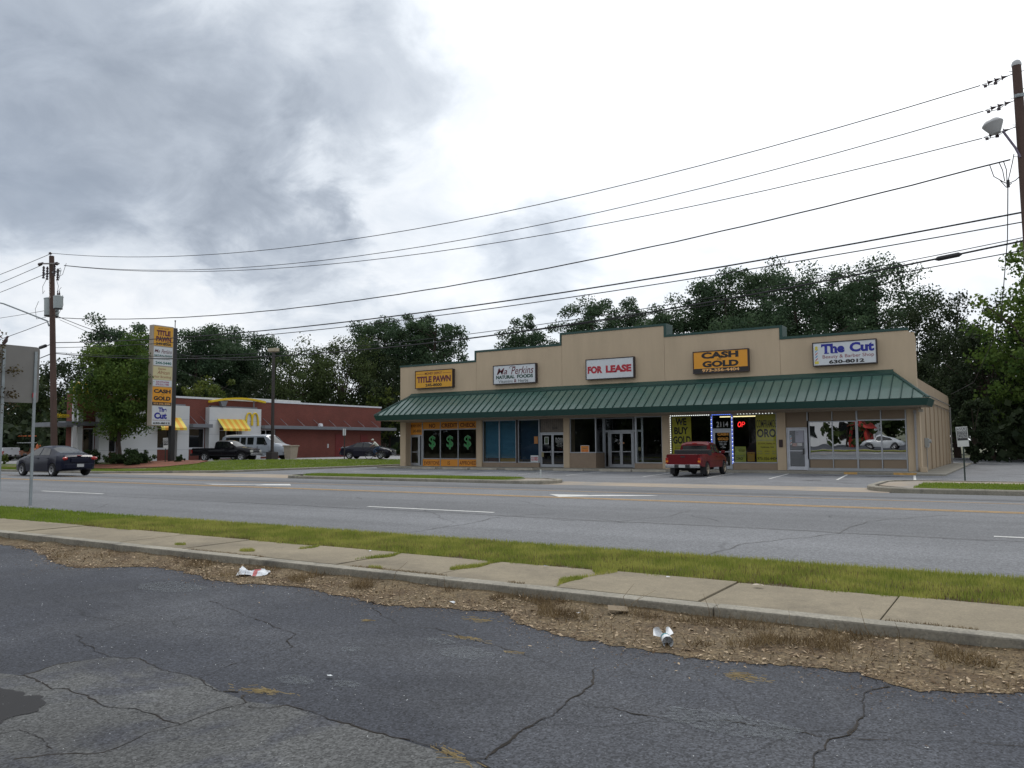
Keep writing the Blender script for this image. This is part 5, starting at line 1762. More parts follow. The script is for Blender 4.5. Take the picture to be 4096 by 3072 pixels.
t = thing('lot_sign', 'thin sign post with a narrow panel in the grass in front of the brick wall', 'sign', (-9.0, 3.7, 0.33))
MB().box(-0.03, 0.03, -0.03, 0.03, 0, 2.55).build('post', BR, t)
MB().box(-0.16, -0.03, -0.04, -0.02, 2.05, 2.6).box(0.03, 0.16, -0.04, -0.02, 2.05, 2.6).build('panel', WHITEP, t)

# back of the road sign on the near verge, with its two channel posts
t = thing('road_sign', 'back of a large grey aluminium road sign on two steel posts', 'road sign', (15.3, -33.2, 0.1))
SB = M('sign_back_aluminium', (0.20, 0.19, 0.175), 0.62, metal=0.1, var=0.07, vs=1.5)
pts = []
for (cx, cz, a0) in ((0.44, 4.03, 0), (-0.72, 4.03, 90), (-0.72, 2.72, 180), (0.44, 2.72, 270)):
    for k in range(5):
        a = R(a0 + 90 * k / 4)
        pts.append((cx + 0.09 * math.cos(a), cz + 0.09 * math.sin(a)))
MB().prism(pts, 'x', -0.035, -0.030).build('panel', SB, t)
for y in (0.42, -0.37):
    mb = MB()
    mb.box(-0.028, 0.0, y - 0.034, y - 0.024, -0.2, 4.0)
    mb.box(-0.028, 0.0, y + 0.024, y + 0.034, -0.2, 4.0)
    mb.box(-0.0, 0.006, y - 0.034, y + 0.034, -0.2, 4.0)
    mb.build('post', GALV, t)
MB().box(0.0, 0.004, 0.36, 0.46, 2.78, 2.90).build('red_sticker', RED, t)
b = thing('bird', 'small brown bird perched on top of the grey sign back', 'bird', (15.28, -33.55, 4.22))
BIRD = M('bird_brown', (0.07, 0.045, 0.045), 0.9, var=0.3, vs=20)
mb = MB()
mb.v, mb.f = [], []
rings = []
prof = [(-0.085, -0.055, 0.012), (-0.05, -0.02, 0.022), (-0.02, 0.03, 0.042), (0.005, 0.075, 0.05), (0.02, 0.12, 0.042), (0.03, 0.15, 0.028), (0.04, 0.175, 0.032), (0.055, 0.195, 0.026), (0.075, 0.20, 0.012), (0.095, 0.197, 0.003)]
mb.tube([(0.0, p[0], p[1] + 0.01) for p in prof], 0.03, 10, rs=[p[2] for p in prof])
mb.build('body', BIRD, b, smooth=True)
MB().tube([(-0.01, 0.0, 0.0), (-0.01, 0.0, 0.06)], 0.004, 4).tube([(0.012, 0.01, 0.0), (0.012, 0.01, 0.06)], 0.004, 4).build('leg', BIRD, b)
# ------------------------------------------------------------------ vehicles
def interp(tab, x):
    if x <= tab[0][0]:
        return tab[0][1]
    for (a, va), (b, vb) in zip(tab, tab[1:]):
        if x <= b:
            t = (x - a) / (b - a) if b > a else 0
            return va + (vb - va) * t
    return tab[-1][1]

CARGL = M('car_glass', (0.010, 0.012, 0.013), 0.05, spec=0.6, var=0, coat=0.0)
TYRE = M('tyre_rubber', (0.015, 0.015, 0.016), 0.85, var=0.1)
RIMS = M('alloy_rim', (0.42, 0.42, 0.43), 0.3, metal=0.6, var=0.05)
CHROME = M('chrome_bumper', (0.50, 0.51, 0.53), 0.22, metal=0.85, var=0.05)
BPL = M('black_plastic', (0.018, 0.018, 0.02), 0.6, var=0.1)
REDL = M('red_lens', (0.35, 0.012, 0.008), 0.15, coat=0.5)
CLRL = M('clear_lens', (0.55, 0.55, 0.5), 0.12, coat=0.5)
AMBL = M('amber_lens', (0.65, 0.22, 0.02), 0.2)
PLATE = M('number_plate_white', (0.45, 0.46, 0.46), 0.5)
UNDER = M('underbody_black', (0.01, 0.01, 0.01), 0.9)

class Car:
    def __init__(s, spec):
        s.s = spec
    def ring(s, x):
        sp = s.s
        w = interp(sp['w'], x)
        bl = interp(sp['belt'], x)
        tp = interp(sp['top'], x)
        wt = interp(sp['wt'], x)
        lo = interp(sp['low'], x)
        zb = lo
        for (xw, ra) in sp['wheels']:
            d = abs(x - xw)
            if d < ra:
                zb = max(zb, sp['zw'] + math.sqrt(max(ra * ra - d * d, 0)) * 0.98)
        zf = max(lo, 0.22)
        zb = min(zb, bl - 0.08)
        p = [(0, zf), (w - 0.26, zf), (w - 0.26, zb), (w - 0.035, zb), (w, zb + (bl - zb) * 0.45), (w - 0.012, bl - 0.07), (w - 0.05, bl)]
        bed = sp.get('bed')
        if bed and bed[0] <= x <= bed[1]:
            p += [(w - 0.13, bl + 0.005), (w - 0.15, bed[2]), (0, bed[2])]
        else:
            h = tp - bl
            p += [(wt, bl + h * 0.86), (wt * 0.6, bl + h * 0.985), (0, tp)]
        return p
    def pt(s, x, k, sd=1):
        q = s.ring(x)[k]
        return Vector((x, sd * q[0], q[1]))
    def side(s, x, t, sd=1):       # point on the side window plane
        return s.pt(x, 6, sd).lerp(s.pt(x, 7, sd), t)
    def body(s, mat, parent):
        sp = s.s
        x0, x1 = sp['x']
        xs = set(np.round(np.arange(x0, x1 + 0.001, 0.09), 3).tolist() + [x1])
        for key in ('belt', 'top', 'w', 'wt', 'low'):
            for a, _ in sp[key]:
                xs.add(round(a, 3))
        for (xw, ra) in sp['wheels']:
            for i in range(13):
                xs.add(round(xw + ra * math.cos(math.pi * i / 12), 3))
            xs.add(round(xw + ra + 0.01, 3))
            xs.add(round(xw - ra - 0.01, 3))
        if sp.get('bed'):
            xs.add(sp['bed'][0])
            xs.add(sp['bed'][1])
            xs.add(round(sp['bed'][1] + 0.012, 3))
        xs = sorted(x for x in xs if x0 <= x <= x1)
        vs, fs = [], []
        n = 10
        for x in xs:
            r = s.ring(x)
            for (y, z) in r:
                vs.append((x, y, z))
            for (y, z) in reversed(r[1:-1]):
                vs.append((x, -y, z))
        m = 2 * n - 2
        for i in range(len(xs) - 1):
            for k in range(m):
                fs.append((i * m + k, i * m + (k + 1) % m, (i + 1) * m + (k + 1) % m, (i + 1) * m + k))
        # end caps as quad strips
        for base in (0, (len(xs) - 1) * m):
            for k in range(0, n - 1):
                a, b_ = k, k + 1
                c, d = (m - b_) % m, (m - a) % m
                if a == 0:
                    fs.append((base + a, base + b_, base + c))
                elif b_ == n - 1:
                    fs.append((base + a, base + b_, base + d))
                else:
                    fs.append((base + a, base + b_, base + c, base + d))
        o = MB().add(vs, fs).build('body', mat, parent, smooth=True, angle=32)
        return o
    def sidewin(s, name, mat, parent, xb0, xb1, xt0, xt1, t0=0.1, t1=0.92, off=0.008, n=8):
        for sd in (1, -1):
            vs, fs = [], []
            for i in range(n + 1):
                u = i / n
                for (a, b_, t) in ((xb0, xb1, t0), (xt0 * 0.5 + xb0 * 0.5, xt1 * 0.5 + xb1 * 0.5, (t0 + t1) / 2), (xt0, xt1, t1)):
                    x = a + (b_ - a) * u
                    p = s.side(x, t, sd)
                    vs.append(p + Vector((0, sd * off, off * 0.4)))
            for i in range(n):
                for k in range(2):
                    fs.append((i * 3 + k, i * 3 + k + 1, (i + 1) * 3 + k + 1, (i + 1) * 3 + k))
            MB().add(vs, fs).build(name, mat, parent, smooth=True)
    def across(s, name, mat, parent, xa, xb, frac=0.93, off=0.01, n=8, inset_top=0.0):
        """glass across the car between stations xa and xb (windscreen, rear window)"""
        vs, fs = [], []
        for i in range(n + 1):
            x = xa + (xb - xa) * i / n
            a, b_, c = s.pt(x, 7), s.pt(x, 8), s.pt(x, 9)
            dz = interp(s.s['top'], x + 0.02) - interp(s.s['top'], x - 0.02)
            nr = Vector((-dz, 0, 0.04)).normalized() * off
            for p, sd in ((a, 1), (b_, 1), (c, 1), (b_, -1), (a, -1)):
                vs.append(Vector((p.x, p.y * sd * frac, p.z)) + nr)
        for i in range(n):
            for k in range(4):
                fs.append((i * 5 + k, i * 5 + k + 1, (i + 1) * 5 + k + 1, (i + 1) * 5 + k))
        return MB().add(vs, fs).build(name, mat, parent, smooth=True)
    def seam(s, xs_, parent, k0=3, k1=6, mat=None, w=0.006):
        for sd in (1, -1):
            mb = MB()
            for x in xs_:
                for k in range(k0, k1):
                    p, q = s.pt(x, k, sd), s.pt(x, k + 1, sd)
                    o_ = Vector((0, sd * 0.003, 0))
                    d = Vector((w, 0, 0))
                    mb.quad(p - d + o_, p + d + o_, q + d + o_, q - d + o_)
            mb.build('door_seam', mat or BPL, parent, fix=False)

def make_wheel(r, wd, rim=RIMS, spokes=5, rr=0.62):
    """returns the meshes of one wheel lying in the xz plane, outer face towards +y"""
    prof = [(r * rr, -wd / 2), (r * 0.93, -wd / 2), (r, -wd / 2 + 0.03), (r, wd / 2 - 0.03), (r * 0.93, wd / 2), (r * (rr + 0.02), wd / 2), (r * rr, wd / 2 - 0.01)]
    vs, fs = [], []
    n = 28
    for i, (a, y) in enumerate(prof):
        for k in range(n):
            t = 2 * math.pi * k / n
            vs.append((a * math.cos(t), y, a * math.sin(t)))
    for i in range(len(prof) - 1):
        for k in range(n):
            fs.append((i * n + k, i * n + (k + 1) % n, (i + 1) * n + (k + 1) % n, (i + 1) * n + k))
    ty = MB().add(vs, fs).build('tyre', TYRE, None, smooth=True)
    mb = MB()
    mb.lathe([(0.0, wd * 0.22), (r * 0.14, wd * 0.25), (r * 0.16, wd * 0.12), (r * 0.16, -0.02)], (0, 0, 0), 16, 'y')
    for k in range(spokes):
        a = 2 * math.pi * k / spokes
        d = Vector((math.cos(a), 0, math.sin(a)))
        e = Vector((-math.sin(a), 0, math.cos(a)))
        i0, i1 = r * 0.12, r * (rr + 0.01)
        w0, w1 = r * 0.085, r * 0.11
        y0, y1 = wd * 0.16, wd * 0.36
        b = [d * i0 - e * w0 + Vector((0, y0 - 0.03, 0)), d * i0 + e * w0 + Vector((0, y0 - 0.03, 0)), d * i1 + e * w1 + Vector((0, y1 - 0.03, 0)), d * i1 - e * w1 + Vector((0, y1 - 0.03, 0))]
        mb.hexa(b, [v + Vector((0, 0.03, 0)) for v in b])
    vs, fs = [], []
    prof = [(r * (rr - 0.07), wd * 0.3), (r * rr, wd * 0.46), (r * (rr + 0.02), wd * 0.5), (r * rr, wd * 0.1)]
    for (a, y) in prof:
        for k in range(n):
            t = 2 * math.pi * k / n
            vs.append((a * math.cos(t), y, a * math.sin(t)))
    for i in range(3):
        for k in range(n):
            fs.append((i * n + k, i * n + (k + 1) % n, (i + 1) * n + (k + 1) % n, (i + 1) * n + k))
    mb.add(vs, fs)
    ri = mb.build('rim', rim, None, smooth=True)
    hb = MB().cyl((0, -wd * 0.3, 0), (0, wd * 0.05, 0), r * (rr - 0.02), n=24).build('brake_disc', BPL, None)
    return [ty, ri, hb]

def put_wheels(car, spec, hw, r, wd, **k):
    ms = make_wheel(r, wd, **k)
    first = True
    for (xw, ra) in spec['wheels']:
        for sd in (1, -1):
            w = thing('wheel', None, None)
            w.parent = car
            w.location = (xw, sd * (hw - wd / 2 - 0.015), r)
            w.rotation_euler = (0, 0, 0 if sd == 1 else math.pi)
            for m in ms:
                if first:
                    o = m
                else:
                    o = m.copy()
                    COL.objects.link(o)
                o.parent = w
            first = False

def lamp_box(parent, name, mat, x0, x1, y0, y1, z0, z1, both=True, bev=0.015):
    for sd in ((1, -1) if both else (1,)):
        a, b_ = sorted((sd * y0, sd * y1))
        MB().box(min(x0, x1), max(x0, x1), a, b_, z0, z1).build(name, mat, parent, bevel=bev)

def paint(name, col, rough=0.28, metal=0.0):
    return M(name, col, rough, metal, var=0.05, vs=1.5, coat=0.12, spec=0.22)

# --- sedans
def sedan(name, label, col_mat, loc, rz, L=4.5, hw=0.87, H=1.45, wb=2.7, style='round', group=None):
    k = L / 4.43
    h = H / 1.42
    t = thing(name, label, 'car', loc, rz, group)
    xr, xf = -2.2 * k, 2.2 * k
    if style == 'round':
        top = [(-2.2, .74), (-2.17, .90), (-2.05, .99), (-1.72, 1.035), (-1.35, 1.14), (-0.85, 1.335), (-0.5, 1.405), (-.1, 1.42), (.25, 1.40), (.65, 1.24), (1.12, 1.0), (1.5, .93), (1.9, .81), (2.12, .66), (2.2, .5)]
        belt = [(-2.2, .72), (-2.12, .86), (-1.7, .955), (-1.2, .965), (0, .925), (1.0, .885), (1.5, .84), (1.9, .75), (2.12, .62), (2.2, .47)]
    else:
        top = [(-2.2, .80), (-2.17, .98), (-1.75, 1.03), (-1.45, 1.10), (-0.85, 1.36), (-0.55, 1.405), (-.1, 1.42), (.2, 1.405), (.6, 1.25), (1.05, 1.02), (1.5, .95), (1.9, .85), (2.12, .72), (2.2, .5)]
        belt = [(-2.2, .78), (-2.12, .92), (-1.7, .97), (-1.2, .965), (0, .94), (1.0, .91), (1.5, .86), (1.9, .79), (2.12, .68), (2.2, .48)]
    sp = {'x': (xr, xf), 'top': [(a * k, b * h) for a, b in top], 'belt': [(a * k, b * h) for a, b in belt],
          'w': [(xr, hw - .17), (-2.08 * k, hw - .07), (-1.7 * k, hw - .01), (0, hw), (1.6 * k, hw - .02), (2.0 * k, hw - .1), (xf, hw - .28)],
          'wt': [(xr, hw - .22), (-1.5 * k, hw - .24), (-0.7 * k, hw - .30), (.2 * k, hw - .29), (1.1 * k, hw - .18), (xf, hw - .34)],
          'low': [(xr, .42), (-2.0 * k, .30), (-1.0 * k, .22), (1.2 * k, .22), (2.05 * k, .24), (xf, .32)],
          'wheels': [(-wb / 2 - 0.02, 0.355), (wb / 2 + 0.0, 0.355)], 'zw': 0.30}
    c = Car(sp)
    c.body(col_mat, t)
    c.sidewin('side_window', CARGL, t, -0.15 * k, 0.98 * k, -0.16 * k, 0.42 * k)
    c.sidewin('side_window', CARGL, t, -1.05 * k, -0.23 * k, -0.80 * k, -0.22 * k)
    c.across('windscreen', CARGL, t, 0.36 * k, 1.06 * k)
    c.across('rear_window', CARGL, t, -1.62 * k, -0.80 * k)
    c.seam([-0.19 * k, 1.0 * k, -1.08 * k], t)
    put_wheels(t, sp, hw, 0.305, 0.19)
    if style == 'round':
        for sd in (1, -1):
            b = MB().ball((0, 0, 0), 0.09, 0.19, 0.085, 14, 8)
            b.xf(Matrix.Translation((-2.155 * k, sd * (hw - .20), .82 * h)) @ Matrix.Rotation(R(sd * 32), 4, 'Z'))
            b.build('tail_lamp', REDL, t, smooth=True)
        MB().box(-2.24, -2.15, -.10, .10, .955, .985).build('brake_lamp', REDL, t, bevel=.01)
        MB().hexa([(-2.27, -.60, .35), (-2.15, -.74, .35), (-2.15, .74, .35), (-2.27, .60, .35)], [(-2.27, -.60, .60), (-2.15, -.76, .60), (-2.15, .76, .60), (-2.27, .60, .60)]).build('rear_bumper', col_mat, t, bevel=.04)
        MB().box(-2.31, -2.271, -.16, .16, .44, .58).build('number_plate', PLATE, t)
        MB().box(-2.27, -2.16, -.42, .42, .66, .85).build('boot_panel', col_mat, t, bevel=.02)
        MB().tube([(-2.2, -.5, .27), (-2.3, -.5, .26)], .025, 8).build('exhaust', BPL, t)
    else:
        lamp_box(t, 'tail_lamp', REDL, -2.22 * k, -2.1 * k, hw - .28, hw - .14, .70, .90)
        MB().box(-2.27 * k, -2.12 * k, -hw + .2, hw - .2, .36, .58).build('rear_bumper', col_mat, t, bevel=.05)
    lamp_box(t, 'headlight', CLRL, 2.06 * k, 2.17 * k, hw - .46, hw - .24, .60, .72)
    MB().box(2.1 * k, 2.23 * k, -hw + .3, hw - .3, .34, .5).build('front_bumper', col_mat, t, bevel=.05)
    MB().box(2.12 * k, 2.21 * k, -.3, .3, .56, .68).build('grille', BPL, t, bevel=.01)
    for sd in (1, -1):
        b = MB().ball((.86 * k, sd * (hw + .08), .99 * h), .06, .11, .075, 10, 6)
        b.build('door_mirror', BPL, t, smooth=True)
        for x in (-.12, -1.0):
            a, b_ = sorted((sd * (hw - .0), sd * (hw + .02)))
            MB().box(x * k - .08, x * k + .08, a, b_, .82 * h, .85 * h).build('door_handle', col_mat, t, bevel=.004)
    return t
NAVYP = paint('navy_paint', (0.004, 0.006, 0.020), 0.35)
sedan('car', 'dark navy rounded sedan driving away on the road at left', NAVYP, (-2.55, -22.75, 0.20), math.pi)
DARKP = paint('near_black_paint', (0.008, 0.008, 0.018), 0.22)
sd2 = sedan('car', 'near black sedan parked side-on before the brick wall, behind the cyclist', DARKP, (-10.0, 7.6, gz(-10.0, 7.6) + 0.01), R(22), L=4.6, hw=0.9, H=1.43, wb=2.72, style='box')

# --- pickups
def pickup(label, mat, loc, rz, cab0=-0.45, L=4.8, hw=0.86, H=1.64, rail=1.04, wb=3.0, rear=True, toolbox=False, group=None, cat='pickup truck', rs=0.335, front='chrome', rims=RIMS, bumper=None):
    t = thing('pickup_truck', label, cat, loc, rz, group)
    xr, xf = -L / 2, L / 2
    xw0 = xr + 1.12
    sp = {'x': (xr, xf), 'bed': (xr + 0.06, cab0 - 0.03, 0.62),
          'top': [(xr, rail), (cab0 - 0.03, rail), (cab0 - 0.015, H - .12), (cab0 + .12, H - .015), (cab0 + .5, H), (.45, H - .01), (.66, H - .07), (1.22, 1.12), (1.35, 1.08), (2.1, 1.0), (xf - .06, .92), (xf, .74)],
          'belt': [(xr, rail), (cab0, rail), (1.2, rail - .01), (2.0, .93), (xf - .04, .86), (xf, .70)],
          'w': [(xr, hw - .05), (xr + .2, hw - .015), (0, hw), (1.8, hw - .01), (xf - .15, hw - .07), (xf, hw - .16)],
          'wt': [(xr, hw - .2), (cab0, hw - .2), (.5, hw - .2), (1.25, hw - .14), (xf, hw - .2)],
          'low': [(xr, .55), (xr + .3, .48), (-1.0, .42), (1.3, .38), (2.2, .42), (xf, .46)],
          'wheels': [(xw0, 0.40), (xw0 + wb, 0.40)], 'zw': rs}
    c = Car(sp)
    c.body(mat, t)
    c.sidewin('side_window', CARGL, t, 0.12, 1.10, 0.12, 0.62, t1=.9)
    c.sidewin('side_window', CARGL, t, cab0 + .14, 0.02, cab0 + .17, 0.02, t1=.9)
    c.across('windscreen', CARGL, t, 0.62, 1.20, frac=.92)
    c.seam([0.05, 1.16], t)
    yw = hw - .27
    MB().box(cab0 - .035, cab0 - .022, -yw, yw, rail + .1, H - .2).build('rear_window', CARGL, t, bevel=.006)
    MB().box(cab0 - .04, cab0 - .02, -.12, .12, H - .13, H - .08).build('brake_lamp', REDL, t)
    put_wheels(t, sp, hw, rs, .21, rim=rims)
    # tailgate, lamps, bumper, plate
    MB().box(xr - .035, xr + .02, -hw + .17, hw - .17, .56, rail + .01).build('tailgate', mat, t, bevel=.02)
    MB().box(xr - .045, xr - .03, -.10, .10, rail - .14, rail - .08).build('tailgate_handle', BPL, t, bevel=.006)
    lamp_box(t, 'tail_lamp', REDL, xr - .03, xr + .05, hw - .165, hw - .03, .62, .88)
    for sd in (1, -1):
        a, b_ = sorted((sd * (hw - .16), sd * (hw - .035)))
        MB().box(xr - .04, xr - .028, a, b_, .68, .76).build('reverse_lamp', AMBL if toolbox else CLRL, t)
    MB().box(xr - .17, xr - .03, -hw + .05, hw - .05, .42, .58).build('rear_bumper', bumper or CHROME, t, bevel=.03)
    MB().box(xr - .185, xr - .171, -.36, .36, .43, .57).build('plate_recess', BPL, t)
    MB().box(xr - .195, xr - .186, -.15, .15, .44, .575).build('number_plate', PLATE, t)
    for sd in (1, -1):
        a, b_ = sorted((sd * (hw - .25), sd * (hw - .03)))
        MB().box(xw0 - .50, xw0 - .48, a, b_, .12, .48).build('mud_flap', BPL, t)
    MB().box(-1.6, 1.5, -.35, .35, .26, .44).build('chassis', UNDER, t)
    MB().cyl((xw0, -hw + .25, rs), (xw0, hw - .25, rs), .06).ball((xw0, 0, rs), .15).build('axle', UNDER, t)
    # front
    MB().box(xf - .02, xf + .1, -hw + .06, hw - .06, .44, .62).build('front_bumper', CHROME, t, bevel=.03)
    MB().box(xf - .03, xf + .02, -.45, .45, .66, .84).build('grille', CHROME if front == 'chrome' else BPL, t, bevel=.01)
    mb = MB()
    for i in range(6):
        mb.box(xf + .021, xf + .03, -.42 + .145 * i, -.32 + .145 * i, .68, .82)
    mb.build('grille_opening', BPL, t)
    lamp_box(t, 'headlight', CLRL, xf - .1, xf + .015, hw - .37, hw - .12, .67, .84)
    for sd in (1, -1):
        MB().box(.92, 1.02, min(sd * (hw + .02), sd * (hw + .2)), max(sd * (hw + .02), sd * (hw + .2)), rail + .02, rail + .16).build('door_mirror', BPL if not toolbox else mat, t, bevel=.02)
        a, b_ = sorted((sd * hw, sd * (hw + .022)))
        MB().box(.14, .30, a, b_, .90, .935).build('door_handle', BPL, t)
        MB().box(-2.0 if L > 5 else -1.9, 1.2, min(sd * (hw - .004), sd * (hw + .004)), max(sd * (hw - .004), sd * (hw + .004)), .70, .712).build('side_moulding', BPL, t)
    if toolbox:
        MB().box(cab0 - .58, cab0 - .08, -hw + .02, hw - .02, rail - .12, rail + .20).build('tool_box', BPL, t, bevel=.02)
    return t
REDP = paint('red_paint', (0.125, 0.006, 0.010), 0.3)
BLKP = paint('black_paint', (0.006, 0.006, 0.009), 0.18)
WHTP = paint('white_paint', (0.55, 0.57, 0.6), 0.3)
GOLDRIM = M('dull_gold_rim', (0.34, 0.29, 0.22), 0.4, metal=0.4)
pickup('red pickup with a black tool box parked facing the we buy gold shop', REDP, (23.9, -5.85, 0.004), R(93), cab0=-.50, toolbox=True, rims=GOLDRIM)
pickup('black pickup parked side-on in front of the silver van', BLKP, (-14.6, -3.3, gz(-14.6, -3.3) + 0.01), R(20), cab0=-.55, L=5.0, hw=.85, H=1.60, rail=1.0, wb=3.1, bumper=BPL)
pickup('white pickup seen tail-on at the left edge beyond the road sign', WHTP, (-41.5, -8.2, gz(-30, -8)), R(200), cab0=-.3, L=5.4, hw=.98, H=1.85, rail=1.2, wb=3.4, rs=.38)

# --- van
def van(label, mat, loc, rz):
    t = thing('van', label, 'van', loc, rz)
    sp = {'x': (-2.95, 2.95),
          'top': [(-2.95, 1.75), (-2.88, 1.98), (-2.7, 2.08), (-2.0, 2.12), (1.0, 2.12), (1.2, 2.09), (1.35, 2.0), (2.02, 1.38), (2.15, 1.33), (2.75, 1.18), (2.88, 1.08), (2.95, .86)],
          'belt': [(-2.95, 1.2), (2.0, 1.2), (2.6, 1.12), (2.88, 1.0), (2.95, .8)],
          'w': [(-2.95, .90), (-2.85, .96), (0, 1.0), (2.0, .98), (2.6, .93), (2.88, .86), (2.95, .78)],
          'wt': [(-2.95, .80), (-2.6, .86), (1.0, .86), (2.05, .80), (2.95, .7)],
          'low': [(-2.95, .5), (-2.5, .38), (2.4, .36), (2.95, .42)],
          'wheels': [(-1.72, .44), (1.83, .44)], 'zw': .36}
    c = Car(sp)
    c.body(mat, t)
    for (a, b_, ta, tb) in ((-2.62, -1.22, -2.5, -1.22), (-1.08, -.62, -1.08, -.62), (-.46, .12, -.46, .12), (.42, 1.42, .42, 1.08)):
        c.sidewin('side_window', CARGL, t, a, b_, ta, tb, t0=.08, t1=.84)
    c.across('windscreen', CARGL, t, 1.36, 2.02, frac=.93)
    c.seam([-.54, .30, 1.55], t, mat=M('seam_grey', (.10, .11, .12), .6))
    put_wheels(t, sp, 1.0, .36, .22, spokes=8)
    MB().box(2.86, 3.02, -.92, .92, .46, .66).build('front_bumper', CHROME, t, bevel=.04)
    MB().box(2.93, 2.97, -.42, .42, .74, .98).build('grille', BPL, t, bevel=.01)
    lamp_box(t, 'headlight', CLRL, 2.86, 2.96, .46, .66, .76, .94)
    lamp_box(t, 'indicator_lamp', AMBL, 2.78, 2.93, .67, .82, .76, .94)
    lamp_box(t, 'tail_lamp', REDL, -2.98, -2.9, .76, .9, .9, 1.3)
    MB().box(-3.05, -2.9, -.9, .9, .42, .6).build('rear_bumper', CHROME, t, bevel=.03)
    for sd in (1, -1):
        MB().box(1.28, 1.36, min(sd * 1.0, sd * 1.22), max(sd * 1.0, sd * 1.22), 1.22, 1.5).build('door_mirror', BPL, t, bevel=.02)
        MB().box(-2.4, 2.3, min(sd * .994, sd * 1.006), max(sd * .994, sd * 1.006), .62, .66).build('side_moulding', MATS['seam_grey'], t)
        for x in (-.36, .5):
            a, b_ = sorted((sd * 1.0, sd * 1.02))
            MB().box(x, x + .05, a, b_, .98, 1.12).build('door_handle', BPL, t)
    return t
SILV = M('silver_paint', (0.30, 0.33, 0.37), 0.4, metal=0.1, var=0.04, coat=0.3)
van('silver passenger van parked side-on beside the restaurant', SILV, (-17.2, 1.9, gz(-17.2, 1.9) + 0.01), R(18))

# --- small service cart with an orange roof bar, far left
t = thing('utility_cart', 'service cart with an orange roof bar beyond the navy sedan', 'cart', (-41.2, -4.6, gz(-30, -5)), R(20))
t.scale = (.72, .72, .9)
OR_ = M('orange_paint', (0.65, 0.16, 0.05), 0.5)
MB().box(-1.4, 1.2, -.7, .7, .45, 1.0).hexa([(.2, -.65, 1.0), (1.2, -.65, 1.0), (1.2, .65, 1.0), (.2, .65, 1.0)], [(.3, -.6, 1.3), (.9, -.6, 1.2), (.9, .6, 1.2), (.3, .6, 1.3)]).build('body', M('cart_body', (.32, .14, .08), .6), t, bevel=.05)
for x in (-1.2, .6):
    for y in (-.62, .62):
        MB().tube([(x, y, .95), (x * .9, y, 2.35)], .03, 6).build('roof_post', BPL, t)
MB().box(-1.35, .8, -.72, .72, 1.75, 1.82).build('canopy', WHITEP, t, bevel=.02)
MB().box(-1.35, .85, -.75, .75, 2.42, 2.54).build('roof_bar', OR_, t, bevel=.03)
for x in (-.95, .75):
    for y in (-.68, .68):
        MB().lathe([(0.0, -.1), (.3, -.1), (.33, 0), (.3, .1), (0, .1)], (x, y, .33), 16, 'y').build('wheel', TYRE, t)
t = thing('traffic_cone', 'orange safety marker beside the service cart', 'marker', (-38.9, -5.0, gz(-30, -5)), 0)
MB().box(-.2, .2, -.2, .2, 0, .04).lathe([(.15, .04), (.1, .9), (.16, 1.0), (.2, 1.3), (.1, 1.5)], (0, 0, 0), 12).build('marker_body', OR_, t, smooth=True)

# --- rounded silver car on the near side of the road (seen only mirrored in the barber shop windows)
t = thing('vintage_car', 'silver rounded old car reflected in the barber shop windows', 'car', (25.4, -44.0, 0.0), R(180))
sp = {'x': (-2.0, 2.0), 'top': [(-2.0, .5), (-1.85, .85), (-1.2, 1.25), (-.5, 1.45), (.1, 1.47), (.45, 1.40), (.75, 1.05), (1.3, .95), (1.8, .78), (2.0, .5)],
      'belt': [(-2.0, .45), (-1.7, .75), (-1.0, .92), (.8, .9), (1.4, .82), (1.8, .7), (2.0, .45)], 'w': [(-2, .4), (-1.7, .68), (0, .78), (1.6, .7), (2, .4)],
      'wt': [(-2, .3), (-.5, .52), (.6, .54), (2, .3)], 'low': [(-2, .35), (-1, .26), (1, .26), (2, .35)], 'wheels': [(-1.2, .36), (1.2, .36)], 'zw': .3}
c = Car(sp)
c.body(M('old_silver_paint', (0.4, 0.42, 0.44), 0.35, coat=0.4), t)
c.sidewin('side_window', CARGL, t, -.95, .62, -.7, .4)
c.across('windscreen', CARGL, t, .44, .74)
put_wheels(t, sp, .78, .31, .16)

# ------------------------------------------------------------------ cyclist
def skin_mesh(name, pts, edges, radii, mat, parent, root=0, sub=1):
    me = bpy.data.meshes.new(name)
    me.from_pydata(pts, edges, [])
    me.materials.append(mat)
    o = bpy.data.objects.new(name, me)
    COL.objects.link(o)
    o.parent = parent
    sk = o.modifiers.new('skin', 'SKIN')
    sk.use_smooth_shade = True
    for i, r in enumerate(radii):
        v = me.skin_vertices[0].data[i]
        v.radius = (r, r) if not isinstance(r, tuple) else r
        v.use_root = (i == root)
    ss = o.modifiers.new('sub', 'SUBSURF')
    ss.levels = sub
    ss.render_levels = sub
    return o

